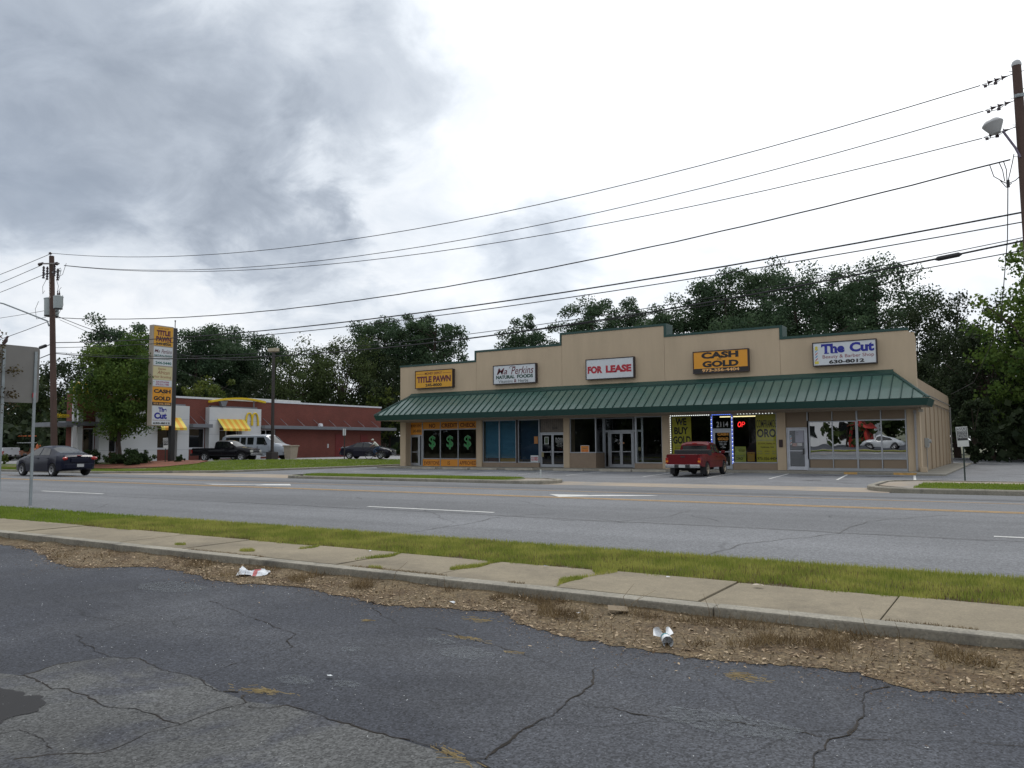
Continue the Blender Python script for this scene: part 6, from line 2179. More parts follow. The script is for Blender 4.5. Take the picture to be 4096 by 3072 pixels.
BIKE = (-7.75, 6.0)
bz = gz(*BIKE) + 0.13
RZB = math.atan2(-0.53, -0.83)
bk = thing('bicycle', 'bicycle standing side-on in the grass at the nose of the dark sedan', 'bicycle', (BIKE[0], BIKE[1], bz), RZB)
for x in (-.52, .53):
    w = thing('wheel', None, None)
    w.parent = bk
    w.location = (x, 0, .34)
    vs = []
    n, m_ = 32, 6
    for i in range(n):
        a = 2 * math.pi * i / n
        for k in range(m_):
            b_ = 2 * math.pi * k / m_
            rr = .325 + .022 * math.cos(b_)
            vs.append((rr * math.cos(a), .022 * math.sin(b_), rr * math.sin(a)))
    fs = [(i * m_ + k, i * m_ + (k + 1) % m_, ((i + 1) % n) * m_ + (k + 1) % m_, ((i + 1) % n) * m_ + k) for i in range(n) for k in range(m_)]
    MB().add(vs, fs).build('tyre', TYRE, w, smooth=True)
    mb = MB()
    for i in range(14):
        a = 2 * math.pi * i / 14
        mb.tube([(0, .02 * (-1) ** i, 0), (.31 * math.cos(a), 0, .31 * math.sin(a))], .004, 4)
    mb.cyl((0, -.04, 0), (0, .04, 0), .025)
    mb.build('spokes', CHROME, w)
BF = paint('dark_bike_paint', (0.02, 0.03, 0.05), 0.35)
mb = MB()
for pts in ([(-.52, 0, .34), (-.08, 0, .30)], [(-.52, 0, .34), (-.20, 0, .72)], [(-.08, 0, .30), (-.22, 0, .80)], [(-.20, 0, .74), (.36, 0, .80)], [(-.08, 0, .30), (.36, 0, .74)], [(.53, 0, .34), (.34, 0, .92)]):
    mb.tube(pts, .018, 6)
mb.build('bike_frame', BF, bk, smooth=True)
MB().tube([(.34, 0, .92), (.32, 0, 1.0), (.38, -.26, 1.02)], .013, 6).tube([(.32, 0, 1.0), (.38, .26, 1.02)], .013, 6).build('handlebar', BPL, bk)
MB().hexa([(-.36, -.07, .82), (-.10, -.03, .82), (-.10, .03, .82), (-.36, .07, .82)], [(-.38, -.09, .88), (-.08, -.025, .87), (-.08, .025, .87), (-.38, .09, .88)]).build('saddle', BPL, bk, bevel=.015)
MB().tube([(-.08, -.10, .30), (.04, -.10, .18)], .012).tube([(-.08, .10, .30), (-.20, .10, .42)], .012).box(-.02, .1, -.18, -.1, .165, .19).box(-.26, -.14, .1, .18, .41, .43).cyl((-.08, -.1, .3), (-.08, .1, .3), .03).build('crank', CHROME, bk)

pr = thing('person', 'person in a white shirt and blue jeans leaning forward on the bicycle', 'person', (BIKE[0], BIKE[1], bz), RZB)
SKIN = M('skin', (0.20, 0.10, 0.065), 0.6, var=0.05)
JEAN = M('blue_jeans', (0.04, 0.07, 0.14), 0.85, var=0.2, vs=10)
SHIRT = M('white_shirt', (0.55, 0.56, 0.52), 0.85, var=0.08, vs=6)
P, E_, RR = [], [], []
def jn(p, r, par=None):
    P.append(p)
    RR.append(r)
    if par is not None:
        E_.append((par, len(P) - 1))
    return len(P) - 1
pel = jn((-.22, 0, .96), .13)
wst = jn((-.14, 0, 1.10), .12, pel)
chs = jn((0.02, 0, 1.30), .135, wst)
nk = jn((.12, 0, 1.42), .06, chs)
nk2 = jn((.17, 0, 1.47), .05, nk)
hd = jn((.22, 0, 1.545), .085, nk2)
hd2 = jn((.24, 0, 1.62), .075, hd)
for sd in (1, -1):
    sh = jn((.05, sd * .17, 1.34), .062, chs)
    el = jn((.17, sd * .24, 1.14), .042, sh)
    wr = jn((.335, sd * .25, 1.055), .028, el)
    pm = jn((.375, sd * .25, 1.05), .034, wr)
    for i, (dx, dy) in enumerate(((0.02, -.03), (0.025, -.01), (0.022, .01), (0.015, .03))):
        a = jn((.405 + dx * .3, sd * .25 + dy, 1.045), .0095, pm)
        b_ = jn((.42 + dx * .3, sd * .25 + dy, 1.015 - .004 * i), .009, a)
        jn((.395 + dx * .3, sd * .25 + dy, 1.0), .008, b_)
    a = jn((.36, sd * .215, 1.035), .011, pm)
    jn((.38, sd * .205, 1.005), .009, a)
    hp = jn((-.20, sd * .10, .93), .095, pel)
    kn_ = (.17, sd * .11, .72) if sd == -1 else (.10, sd * .11, .80)
    an = (-.02, sd * .13, .27) if sd == -1 else (-.16, sd * .13, .50)
    kn = jn(kn_, .065, hp)
    ak = jn(an, .042, kn)
    jn((an[0] + .16, an[1], an[2] - .06), .035, ak)
skin_mesh('body', P, E_, RR, SKIN, pr)
def sub_limb(name, chain, mat):
    pts = [c[0] for c in chain]
    skin_mesh(name, pts, [(i, i + 1) for i in range(len(pts) - 1)], [c[1] for c in chain], mat, pr)
pts = [(-.22, 0, .98), (-.14, 0, 1.10), (0.02, 0, 1.30), (.10, 0, 1.40), (.05, .18, 1.34), (.15, .235, 1.17), (.05, -.18, 1.34), (.15, -.235, 1.17)]
skin_mesh('shirt', pts, [(0, 1), (1, 2), (2, 3), (2, 4), (4, 5), (2, 6), (6, 7)], [.16, .155, .165, .085, .085, .062, .085, .062], SHIRT, pr)
pts = [(-.22, 0, .96), (-.20, .10, .93), (.10, .11, .80), (-.15, .13, .53), (-.20, -.10, .93), (.17, -.11, .72), (-.01, -.13, .31)]
skin_mesh('jeans', pts, [(0, 1), (1, 2), (2, 3), (0, 4), (4, 5), (5, 6)], [.15, .115, .085, .062, .115, .085, .062], JEAN, pr)
MB().ball((.23, 0, 1.60), .105, .095, .085, 14, 8).box(.28, .40, -.07, .07, 1.60, 1.615).build('cap', SHIRT, pr, smooth=True)
MB().ball((.305, .035, 1.565), .01).ball((.305, -.035, 1.565), .01).ball((.315, 0, 1.54), .018, .014, .02).box(.30, .31, -.025, .025, 1.505, 1.512).build('face', M('face_dark', (.1, .05, .035), .6), pr)
for sd, a in ((-1, (-.02, -.13, .27)), (1, (-.16, .13, .50))):
    MB().box(a[0] - .04, a[0] + .2, a[1] - .045, a[1] + .045, a[2] - .10, a[2] - .02).build('shoe', BPL, pr, bevel=.02)
# ------------------------------------------------------------------ vegetation
def leaf_mat(name, col, col2, rough=0.75, scale=0.35, transl=0.25):
    m, nt, b = nmat(name)
    L = nt.links.new
    N = nt.nodes.new
    g = N('ShaderNodeNewGeometry')
    n = N('ShaderNodeTexNoise')
    n.inputs['Scale'].default_value = scale
    n.inputs['Detail'].default_value = 3
    L(g.outputs['Position'], n.inputs['Vector'])
    mr = N('ShaderNodeMapRange')
    mr.inputs[1].default_value = 0.38
    mr.inputs[2].default_value = 0.62
    L(n.outputs[0], mr.inputs[0])
    mx = N('ShaderNodeMix')
    mx.data_type = 'RGBA'
    mx.inputs[6].default_value = (*col, 1)
    mx.inputs[7].default_value = (*col2, 1)
    ad = N('ShaderNodeMath')
    ad.operation = 'MULTIPLY_ADD'
    L(g.outputs['Random Per Island'], ad.inputs[0])
    ad.inputs[1].default_value = 0.5
    mu = N('ShaderNodeMath')
    mu.operation = 'MULTIPLY'
    mu.inputs[1].default_value = 0.5
    L(mr.outputs[0], mu.inputs[0])
    L(mu.outputs[0], ad.inputs[2])
    L(ad.outputs[0], mx.inputs[0])
    L(mx.outputs[2], b.inputs['Base Color'])
    b.inputs['Roughness'].default_value = rough
    b.inputs['Specular IOR Level'].default_value = 0.25
    if transl:
        out = nt.nodes['Material Output']
        tr = N('ShaderNodeBsdfTranslucent')
        L(mx.outputs[2], tr.inputs[0])
        ms = N('ShaderNodeMixShader')
        ms.inputs[0].default_value = transl
        L(b.outputs[0], ms.inputs[1])
        L(tr.outputs[0], ms.inputs[2])
        L(ms.outputs[0], out.inputs[0])
    return m
PINE = leaf_mat('pine_needles', (0.024, 0.050, 0.026), (0.085, 0.135, 0.065), transl=0.35)
OAK = leaf_mat('oak_leaves', (0.030, 0.052, 0.018), (0.095, 0.125, 0.040), transl=0.35)
BRIGHT = leaf_mat('maple_leaves', (0.032, 0.078, 0.016), (0.150, 0.215, 0.042), transl=0.35)
YELLO = leaf_mat('young_leaves', (0.045, 0.080, 0.015), (0.14, 0.16, 0.03))
DARKL = leaf_mat('dark_leaves', (0.014, 0.026, 0.012), (0.046, 0.066, 0.026), transl=0.3)
SHRUB = leaf_mat('shrub_leaves', (0.012, 0.028, 0.010), (0.045, 0.075, 0.02), scale=1.5)
RUSTL = leaf_mat('rusty_leaves', (0.05, 0.03, 0.018), (0.10, 0.085, 0.03), scale=1.5)
BARK = M('pine_bark', (0.055, 0.038, 0.030), 0.9, var=0.3, vs=2, bump=0.5, bs=12, stretch=(1, 1, 0.3))

def leaf_verts(cent, rad, count, size, rng_, flat=1.0, tri=True):
    """count leaf faces round every clump centre; returns vertices and the flat index list"""
    cent = np.asarray(cent, float)
    n = len(cent) * count
    c = np.repeat(cent, count, axis=0)
    rr = np.repeat(np.asarray(rad, float).reshape(-1, 1), count, axis=0) if np.ndim(rad) else rad
    d = rng_.normal(size=(n, 3))
    d /= np.linalg.norm(d, axis=1, keepdims=True)
    r = rng_.random((n, 1)) ** 0.45
    p = c + d * r * rr * np.array([1, 1, flat])
    a = rng_.normal(size=(n, 3))
    a /= np.linalg.norm(a, axis=1, keepdims=True)
    b_ = np.cross(a, d + rng_.normal(size=(n, 3)) * 0.6)
    b_ /= np.maximum(np.linalg.norm(b_, axis=1, keepdims=True), 1e-6)
    s = size * (0.6 + 0.8 * rng_.random((n, 1)))
    v = np.stack([p - a * s * 0.5, p + b_ * s * 0.42, p + a * s * 0.5, p - b_ * s * 0.42], axis=1)
    return v.reshape(-1, 3), np.arange(4 * n)

def trunk_mb(mb, base, top, r0, r1, rng_, bend=0.25, seg=6, n=8):
    base, top = Vector(base), Vector(top)
    pts = []
    for i in range(seg + 1):
        t = i / seg
        p = base.lerp(top, t)
        if 0 < i < seg:
            p += Vector((rng_.normal() * bend, rng_.normal() * bend, 0)) * 0.5
        pts.append(p)
    mb.tube(pts, r0, n, rs=[r0 + (r1 - r0) * (i / seg) for i in range(seg + 1)])
    return pts

def pine(x, y, h, cr, label, seed, base=0.42, npuff=46, count=80, group='pine trees behind the buildings', name='pine_tree', mat=None, flat=0.7, size=0.235):
    rg = np.random.default_rng(seed)
    h *= 1.10
    cr *= 1.20
    count = int(count * 2.6)
    t = thing(name, label, 'tree', (x, y, gz(x, y)), 0, group)
    mb = MB()
    tp = trunk_mb(mb, (0, 0, -0.3), (rg.normal() * .3, rg.normal() * .3, h * 0.84), h * 0.018, h * 0.005, rg, 0.3)
    cents, rads = [], []
    zc = h * (base + 1) / 2 - 0.3
    rz = h * (1 - base) / 2 - 0.2
    npuff = int(npuff * 1.75)
    k = 0
    while len(cents) < npuff:
        d = rg.normal(size=3)
        d /= np.linalg.norm(d)
        q = noise.noise(Vector((d[0] * 1.8 + seed, d[1] * 1.8, d[2] * 1.8))) * 0.5
        r = (0.30 + 0.62 * rg.random() ** 0.5) * (0.92 + q)
        sq = 1.0 if d[2] > 0 else 0.85
        c = Vector((d[0] * r * cr * 1.12 * sq, d[1] * r * cr * 1.12 * sq, zc + d[2] * r * rz))
        if c.z > h:
            continue
        cents.append(c)
        rads.append((0.75 + 0.6 * rg.random()) * cr / 3.7)
        k += 1
        rr = math.hypot(c.x, c.y)
        zz = max(h * .25, min(c.z - 0.25 * rr - 0.4, h * 0.83))
        j = np.interp(zz, [p.z for p in tp], range(len(tp)))
        i0 = int(j)
        b0 = tp[i0].lerp(tp[min(i0 + 1, len(tp) - 1)], j - i0)
        if k % 3 == 0:
            mid = b0.lerp(c, 0.55) - Vector((0, 0, 0.1 * rr * 0.3))
            mb.tube([b0, mid, c], 0.05, 5, rs=[0.035 + 0.012 * rr, 0.03 + 0.006 * rr, 0.015])
    mb.build('trunk', BARK, t, smooth=True, fix=False)
    v, f = leaf_verts(cents, rads, count, size, rg, flat)
    npmesh('crown', v, f, 4, mat or PINE, t)
    return t

def leafy(x, y, h, crx, label, seed, mat, base=0.2, npuff=110, count=55, size=0.30, name='leafy_tree', group='leafy trees behind the buildings', cry=None, top=0.75, tr=0.02, lean=0, cat='tree', z=None, puff=0.2, bark=None, squash=0.8, bare=False):
    rg = np.random.default_rng(seed)
    t = thing(name, label, cat, (x, y, gz(x, y) if z is None else z), 0, group)
    cry = crx if cry is None else cry
    if size == 0.30:
        size, count = 0.22, int(count * 1.7)
    mb = MB()
    zc = h * (base + 1) / 2
    rz = h * (1 - base) / 2
    tp = trunk_mb(mb, (0, 0, -0.3), (lean, 0, zc), h * tr, h * tr * 0.45, rg, 0.12)
    cents, rads = [], []
    while len(cents) < npuff:
        d = rg.normal(size=3)
        d /= np.linalg.norm(d)
        q = noise.noise(Vector((d[0] * 1.6 + seed, d[1] * 1.6, d[2] * 1.6))) * 0.45 + noise.noise(Vector((d[0] * 4, d[1] * 4 + seed, d[2] * 4))) * 0.25
        r = (0.45 + 0.55 * rg.random() ** 0.55) * (0.88 + q)
        p = Vector((lean + d[0] * r * crx, d[1] * r * cry, zc + d[2] * r * rz))
        if p.z < h * base * 0.7:
            continue
        cents.append(p)
        rads.append(puff * min(crx, rz) * (0.7 + 0.8 * rg.random()))
        if len(cents) % 7 == 0:
            b0 = tp[3 + len(cents) % 3]
            mb.tube([b0, b0.lerp(p, 0.5) + Vector((0, 0, 0.06 * h)), p], 0.03, 5, rs=[h * tr * 0.35, h * tr * 0.2, 0.012])
    mb.build('trunk', bark or BARK, t, smooth=True, fix=False)
    v, f = leaf_verts(cents, rads, count, size, rg, squash)
    npmesh('crown', v, f, 4, mat, t)
    return t

# pines above the right part of the shops
pine(1.6, 46.0, 17.3, 3.4, 'low pine just right of the tallest parapet step', 1, npuff=30, base=.5)
pine(4.4, 50.0, 19.3, 3.8, 'pine at the left shoulder of the right-hand pine group', 2, npuff=36)
pine(7.7, 49.9, 21.3, 4.4, 'broad rounded pine leading the right-hand group from the left', 3, npuff=52, count=85)
pine(11.2, 55.6, 22.3, 4.2, 'second pine top in the right-hand group, behind the cash for gold sign', 4, npuff=46)
pine(16.0, 51.6, 21.2, 4.6, 'third pine top in the right-hand group, left of the barber sign', 5, npuff=52, count=85)
pine(13.2, 44.0, 16.5, 3.8, 'lower pine filling the middle of the right-hand group', 26, base=.3, npuff=44)
pine(8.6, 42.0, 14.5, 3.6, 'lower pine at the foot of the right-hand group', 27, base=.3, npuff=40)
pine(20.0, 60.4, 21.6, 3.6, 'narrow pine top left of the tallest round pine', 6, npuff=36)
pine(23.8, 54.2, 21.7, 4.6, 'tallest round pine above the barber shop sign', 7, base=.36, npuff=58, count=80)
pine(20.5, 46.0, 14.0, 3.6, 'low pine in front of the tallest round pine', 28, base=.25, npuff=40)
leafy(28.6, 45.1, 16.2, 4.4, 'dark leafy tree right of the tallest round pine', 8, DARKL, base=.1, npuff=120, group='leafy trees behind the shops')
leafy(32.0, 44.0, 17.3, 4.0, 'dark leafy tree with a ragged top above the corner of the shops', 9, DARKL, base=.1, npuff=110, group='leafy trees behind the shops')
leafy(24.5, 40.0, 11.5, 4.4, 'olive green low tree behind the parapet under the tall pines', 29, OAK, base=.1, npuff=90, group='leafy trees behind the shops')
leafy(35.2, 33.0, 13.5, 4.2, 'dark tree in the shade behind the side lane', 10, DARKL, base=.05, npuff=120, group='leafy trees behind the shops', count=65)
leafy(39.2, 28.5, 17.8, 5.2, 'big green tree at the right edge beside the utility pole', 11, BRIGHT, base=.04, npuff=190, count=70, size=.27, group='leafy trees behind the shops', puff=.17)
leafy(34.4, 21.5, 4.8, 1.6, 'small dark bush at the rear corner of the shops', 12, DARKL, base=.02, npuff=50, group='leafy trees behind the shops', name='bush', cat='bush')
leafy(43.5, 22.0, 13.0, 4.5, 'green tree at the far right edge behind the pole', 13, BRIGHT, base=.04, npuff=120, group='leafy trees behind the shops')
leafy(37.0, 38.0, 12.0, 4.5, 'shaded tree behind the big right-edge tree', 30, DARKL, base=.05, npuff=110, group='leafy trees behind the shops')
leafy(42.0, 34.0, 14.0, 5.0, 'shaded tree at the end of the side lane', 31, DARKL, base=.05, npuff=110, group='leafy trees behind the shops')
leafy(30.5, 36.5, 10.0, 3.8, 'low dark tree behind the rear corner of the shops', 32, DARKL, base=.03, npuff=100, group='leafy trees behind the shops')
# pines over the middle and left part of the shops
pine(-10.2, 50.3, 20.0, 3.7, 'round pine behind the for lease sign, left of a pair', 14, npuff=40)
pine(-7.6, 54.9, 19.6, 3.7, 'round pine behind the for lease sign, right of a pair', 15, npuff=40)
pine(-20.3, 49.8, 18.4, 3.3, 'lone small pine above the natural foods sign', 16, npuff=34)
pine(-14.0, 52.0, 16.8, 3.0, 'low pine between the lone pine and the round pair', 33, npuff=28)
# group left of the shops
pine(-24.9, 35.7, 17.5, 3.2, 'tall open pine directly behind the title pawn sign', 17, base=.3, npuff=48, count=55, flat=.6)
pine(-27.8, 36.0, 17.4, 3.4, 'narrow pine left of the tall open pine', 18, base=.35, npuff=36)
pine(-33.2, 35.7, 17.8, 4.2, 'dense round-topped pine over the middle of the left group', 19, base=.35, npuff=56, count=100)
leafy(-32.8, 27.7, 15.8, 5.6, 'big olive leafy tree filling the middle of the left group', 20, OAK, base=.08, npuff=190, count=60)
leafy(-37.3, 25.5, 14.4, 5.0, 'olive leafy tree at the left end of the middle group', 21, OAK, base=.08, npuff=120)
leafy(-27.0, 30.0, 11.5, 5.0, 'dark leafy tree under the tall open pine', 22, DARKL, base=.08, npuff=120)
leafy(-26.0, 27.0, 8.3, 2.6, 'young yellow-green tree behind the right end of the brick wall', 23, YELLO, base=.2, npuff=60, size=.24)
pine(-49.5, 31.3, 16.2, 4.0, 'dark pine right of the lot lamp, seen over the brick wall', 24, base=.25, npuff=44)
pine(-51.8, 23.9, 17.5, 3.9, 'middle pine of the three behind the restaurant', 25, base=.3, npuff=46)
pine(-49.5, 19.4, 16.7, 3.6, 'left pine of the three behind the restaurant', 34, base=.3, npuff=44)
pine(-53.5, 28.4, 17.4, 3.6, 'right pine of the three behind the restaurant', 35, base=.3, npuff=44)
leafy(-44.0, 24.0, 11.0, 5.0, 'dark tree behind the yellow roof beam', 36, DARKL, base=.05, npuff=120)
leafy(-42.0, 30.0, 10.5, 4.6, 'dark tree behind the rooftop unit', 37, OAK, base=.05, npuff=110)
leafy(-47.0, 15.5, 10.5, 4.6, 'dark tree behind the left part of the restaurant roof', 38, DARKL, base=.05, npuff=110)
pine(-51.2, 10.4, 16.2, 3.6, 'dark pine showing over the green street tree', 39, base=.3, npuff=40)
pine(-50.0, 14.0, 14.6, 2.8, 'slim pine half hidden by the pylon sign', 46, base=.3, npuff=34)
leafy(-46.0, 2.0, 11.5, 5.0, 'dark tree behind the left utility pole', 40, DARKL, base=.03, npuff=120)
leafy(-52.0, -3.5, 10.5, 5.0, 'dark tree beyond the service cart', 41, DARKL, base=.03, npuff=120)
leafy(-58.0, -8.0, 11.0, 5.5, 'dark tree at the far left edge beyond the white pickup', 42, DARKL, base=.03, npuff=120)
leafy(-46.0, -1.0, 8.0, 3.2, 'dark tree right behind the service cart', 47, OAK, base=.03, npuff=90)
# green street tree beside the pylon
leafy(-18.6, -9.6, 9.9, 3.35, 'dense green street tree between the left utility pole and the pylon sign', 43, BRIGHT, base=.12, npuff=230, count=110, size=.17, name='street_tree', group=None, puff=.2, tr=.017, top=.8)
leafy(-38.5, 12.5, 9.0, 3.0, 'yellow-green tree tip right of the black pylon pole', 44, YELLO, base=.3, npuff=40, group=None)
# sapling whose twigs reach in at the left edge in front of the road sign
leafy(15.25, -34.3, 4.9, 1.1, 'reddish sapling twigs reaching in at the left edge by the grey sign', 45, RUSTL, base=.3, npuff=90, count=26, size=.06, name='sapling', group=None, puff=.16, tr=.008, z=.1)

# far-off woods as one mass closing the view between the trees, plus unseen added clumps
def woods():
    rg = np.random.default_rng(99)
    c, r = [], []
    for k in range(2000):
        u = rg.random()
        a = rg.random()
        if u < .55:
            x, y = -75 + 130 * a, 66 + rg.random() * 12
        elif u < .85:
            x, y = -66 - rg.random() * 10, -14 + 90 * a
        elif u < .93:
            x, y = 46 + rg.random() * 12, 20 + 50 * a
        else:
            x, y = -50 + 120 * a, -80 - rg.random() * 6  # unseen row added behind the camera against sky showing in the windows
        z = rg.random() ** .8 * (9.5 + 2.0 * math.sin(x * .21) + 1.5 * math.sin(y * .17 + 2))
        c.append((x, y, z))
        r.append(1.8 + rg.random() * 1.2)
    for k in range(1100):  # unseen clumps added behind the camera to keep bright sky out of window reflections
        c.append((-95 + 103 * rg.random(), -72 - 4 * rg.random(), rg.random() * 9))
        r.append(2.0)
    for k in range(420):
        u = rg.random()
        if u < .45:
            x, y, zz = 34.5 + 26 * rg.random(), 24 + 22 * rg.random(), 3.2
            if x < 46 and y < 30 and (x - 34.5) * .35 > y - 24.5:
                y += 6
        else:
            x, y, zz = -34 - 26 * rg.random(), -6 + 40 * rg.random(), 4.5
        c.append((x, y, .3 + rg.random() * zz))
        r.append(1.5 + rg.random())
    v, f = leaf_verts(c, r, 40, .6, rg, .8)
    o = npmesh('woods', v, f, 4, DARKL)
    tag(o, 'dark far-off woods closing the view behind all the buildings, plus unseen clumps added to darken window reflections', 'woods', kind='stuff')
woods()

# shrubs and hedge
def shrub(x, y, rx, h, label, seed, mat=None, group='shrubs in the mulch beds', ry=None, n=40):
    return leafy(x, y, h, rx, label, seed, mat or SHRUB, base=.02, npuff=n, count=60, size=.10, name='shrub', group=group, cat='shrub', cry=ry, puff=.3, tr=.02, squash=.9)
shrub(-17.3, -10.6, .95, 1.05, 'low dark shrub left of the street tree trunk', 51)
shrub(-16.2, -10.2, 1.1, 1.25, 'broad dark shrub right under the street tree', 52)
shrub(-15.3, -9.9, .9, 1.1, 'dark shrub between the street tree and the pylon sign', 53)
shrub(-14.7, -10.9, .55, .85, 'small shrub left of the foot of the pylon sign', 54)
shrub(-13.3, -8.3, .4, .6, 'small sparse shrub right of the pylon pole', 55, n=16)
shrub(-20.0, -11.0, 1.0, 1.2, 'dark shrub hidden behind the navy sedan', 56)
shrub(-20.6, 24.2, 1.0, 1.6, 'round green shrub behind the cyclist', 57, group='shrubs by the brick corner')
shrub(-19.2, 25.0, .7, 1.1, 'smaller green shrub right of the round one', 58, group='shrubs by the brick corner')
shrub(-29.0, -13.2, 1.6, 1.1, 'low yellow-green shrub behind the front of the navy sedan', 59, YELLO, group=None, ry=.8)

# grass blades
def grass(name, n, xr, yr, z, hmin, hmax, mat, label, seed, wid=0.006, dens=None, lean=0.35, zf=None):
    rg = np.random.default_rng(seed)
    x = xr[0] + (xr[1] - xr[0]) * rg.random(n)
    y = yr[0] + (yr[1] - yr[0]) * rg.random(n)
    if dens is not None:
        k = dens(x, y, rg)
        x, y = x[k], y[k]
        n = len(x)
    zz = np.full(n, z) if zf is None else zf(x, y)
    h = hmin + (hmax - hmin) * rg.random(n) ** 1.5
    a = rg.random(n) * 2 * np.pi
    ln = lean * h * rg.random(n)
    b_ = rg.random(n) * 2 * np.pi
    dx, dy = np.cos(a) * wid, np.sin(a) * wid
    p = np.stack([x, y, zz], 1)
    v0 = p + np.stack([dx, dy, np.zeros(n)], 1)
    v1 = p - np.stack([dx, dy, np.zeros(n)], 1)
    v2 = p + np.stack([np.cos(b_) * ln, np.sin(b_) * ln, h], 1)
    v = np.stack([v0, v1, v2], 1).reshape(-1, 3)
    o = npmesh(name, v, np.arange(3 * n), 3, mat)
    return tag(o, label, 'grass', kind='stuff')
GRASS1 = leaf_mat('verge_grass', (0.16, 0.22, 0.032), (0.46, 0.44, 0.12), scale=2.2, transl=0.35)
GRASS2 = leaf_mat('lawn_grass', (0.13, 0.20, 0.025), (0.25, 0.32, 0.05), scale=1.5, transl=0.35)
DRY = leaf_mat('dry_grass', (0.10, 0.065, 0.034), (0.30, 0.22, 0.115), scale=4, transl=0.1)
def verge_edge(x, y, rg):
    # ragged edge towards the sidewalk
    e = -35.54 + 0.10 * np.sin(x * 3.1) + 0.07 * np.sin(x * 7.7 + 1) + 0.05 * np.sin(x * 17.0)
    return (y > e)
gr1 = grass('verge_grass', 150000, (22, 39.5), (-35.70, -33.75), 0.10, 0.02, 0.075, GRASS1, 'yellow-green mown grass between sidewalk and road', 1, 0.0045, verge_edge)
grass('verge_grass', 60000, (-12, 22), (-35.70, -33.75), 0.10, 0.02, 0.075, GRASS2, 'greener mown grass of the verge running left to the road sign', 2, 0.010, verge_edge)
grass('verge_grass', 50000, (39.5, 58), (-35.70, -33.75), 0.10, 0.02, 0.075, GRASS1, 'verge grass beyond the right edge of the view', 8, 0.008, verge_edge)
grass('lawn_grass', 40000, (6.8, 20), (-16.6, -14.7), 0.14, 0.03, 0.08, GRASS2, 'mown grass on the left island', 3, 0.012, lambda x, y, r: (x > 7.2) & (x < 19.4) & ~((x < 8.2) & (y < -15.8)))
grass('lawn_grass', 40000, (34.4, 60), (-16.35, -12.9), 0.14, 0.03, 0.08, GRASS2, 'mown grass on the right island', 4, 0.012)
gzv = np.vectorize(gz)
def in_lawn(x, y, rg):
    k = np.zeros(len(x), bool)
    n = len(LAWN)
    j = n - 1
    for i in range(n):
        xi, yi = LAWN[i]
        xj, yj = LAWN[j]
        c = ((yi > y) != (yj > y)) & (x < (xj - xi) * (y - yi) / (yj - yi + 1e-12) + xi)
        k ^= c
        j = i
    return k & ~((x < -9.9) & (y < -6.4) & (x > -26) & (y > -13.8))
grass('lawn_grass', 120000, (-16, -2.8), (-16.5, 24), 0, 0.03, 0.09, GRASS2, 'mown lawn sloping up to the restaurant parking lot', 5, 0.018, in_lawn, zf=lambda x, y: gzv(x, y) + 0.12)
grass('lawn_grass', 30000, (-45, -16), (-16.5, -13.9), 0, 0.03, 0.09, GRASS2, 'strip of lawn behind the navy sedan', 6, 0.02, zf=lambda x, y: gzv(x, y) + 0.12)
grass('dry_grass', 26000, (22, 39.5), (-35.62, -33.8), 0.10, 0.02, 0.075, DRY, 'dead brown blades among the grass of the near verge', 68, 0.0045, lambda x, y, r: np.array([noise.noise((a * .9, b_ * 1.5, 2)) for a, b_ in zip(x, y)]) > -.12 + .5 * (y + 34.9))
# weeds growing through the sidewalk joints
def joint_weeds(x, y, rg):
    k = np.zeros(len(x), bool)
    for jx, wd, y0 in ((31.8, .12, -36.4), (33.3, .13, -36.75), (30.3, .08, -36.4), (28.8, .07, -36.0)):
        w = wd * (0.35 + 0.65 * (y + 36.8) / 1.2) * (0.7 + 0.5 * np.sin(y * 9 + jx))
        k |= (np.abs(x - jx + 0.06 * np.sin(y * 6)) < w) & (y > y0)
    for (cx, cy, r_) in ((28.3, -36.45, .13), (26.9, -36.5, .10), (30.9, -36.75, .1)):
        k |= ((x - cx) ** 2 + ((y - cy) * 1.6) ** 2 < r_ * r_)
    return k
grass('joint_weeds', 150000, (26, 34), (-36.8, -35.5), 0.125, 0.01, 0.05, GRASS1, 'weeds growing through the sidewalk joints', 7, 0.004, joint_weeds)

# leaf dirt washed against the near kerb, with a ragged outline
DIRT = [(24.0, 0.35), (25.0, 0.55), (26.3, 1.05), (27.1, 1.15), (27.6, .55), (28.4, .6), (29.2, .85), (29.9, .8), (30.6, .62), (31.3, .8), (32.0, .95), (32.6, .75), (33.1, .62),
        (33.6, .95), (34.0, 1.15), (34.6, 1.25), (35.2, 1.30), (35.7, 1.20), (36.2, 1.05), (36.45, 1.15), (36.7, 1.35), (36.95, 1.2), (37.3, .95), (38, .9), (39, .8), (41, .6), (44, .3)]
def dirt_w(x):
    return interp([(a, b_) for a, b_ in DIRT], x) * 0.92 + 0.10 * noise.noise((x * 2.3, 0, 3)) + 0.09 * noise.noise((x * 8, 1, 0)) + 0.05 * noise.noise((x * 27, 1, 0))
DX = np.arange(22, 44, 0.04)
DW = np.array([max(0.02, dirt_w(x)) for x in DX])
rows = 9
V, F = [], []
for i, x in enumerate(DX):
    for j in range(rows):
        t = j / (rows - 1)
        y = -36.99 - DW[i] * t
        z = 0.006 + (0.055 * (1 - t) ** 2.2 + 0.012 * (1 - t)) * (0.8 + 0.5 * noise.noise((x * 1.7, y * 2, 0))) + 0.006 * noise.noise((x * 14, y * 14, 0)) * (1 - t)
        V.append((x, y, max(z, 0.0055)))
for i in range(len(DX) - 1):
    for j in range(rows - 1):
        F += [i * rows + j, i * rows + j + 1, (i + 1) * rows + j + 1, (i + 1) * rows + j]
o = npmesh('leaf_litter', V, F, 4, G_DIRT, smooth=True)
tag(o, 'brown dirt and leaf litter washed against the kerb', 'litter', kind='stuff')
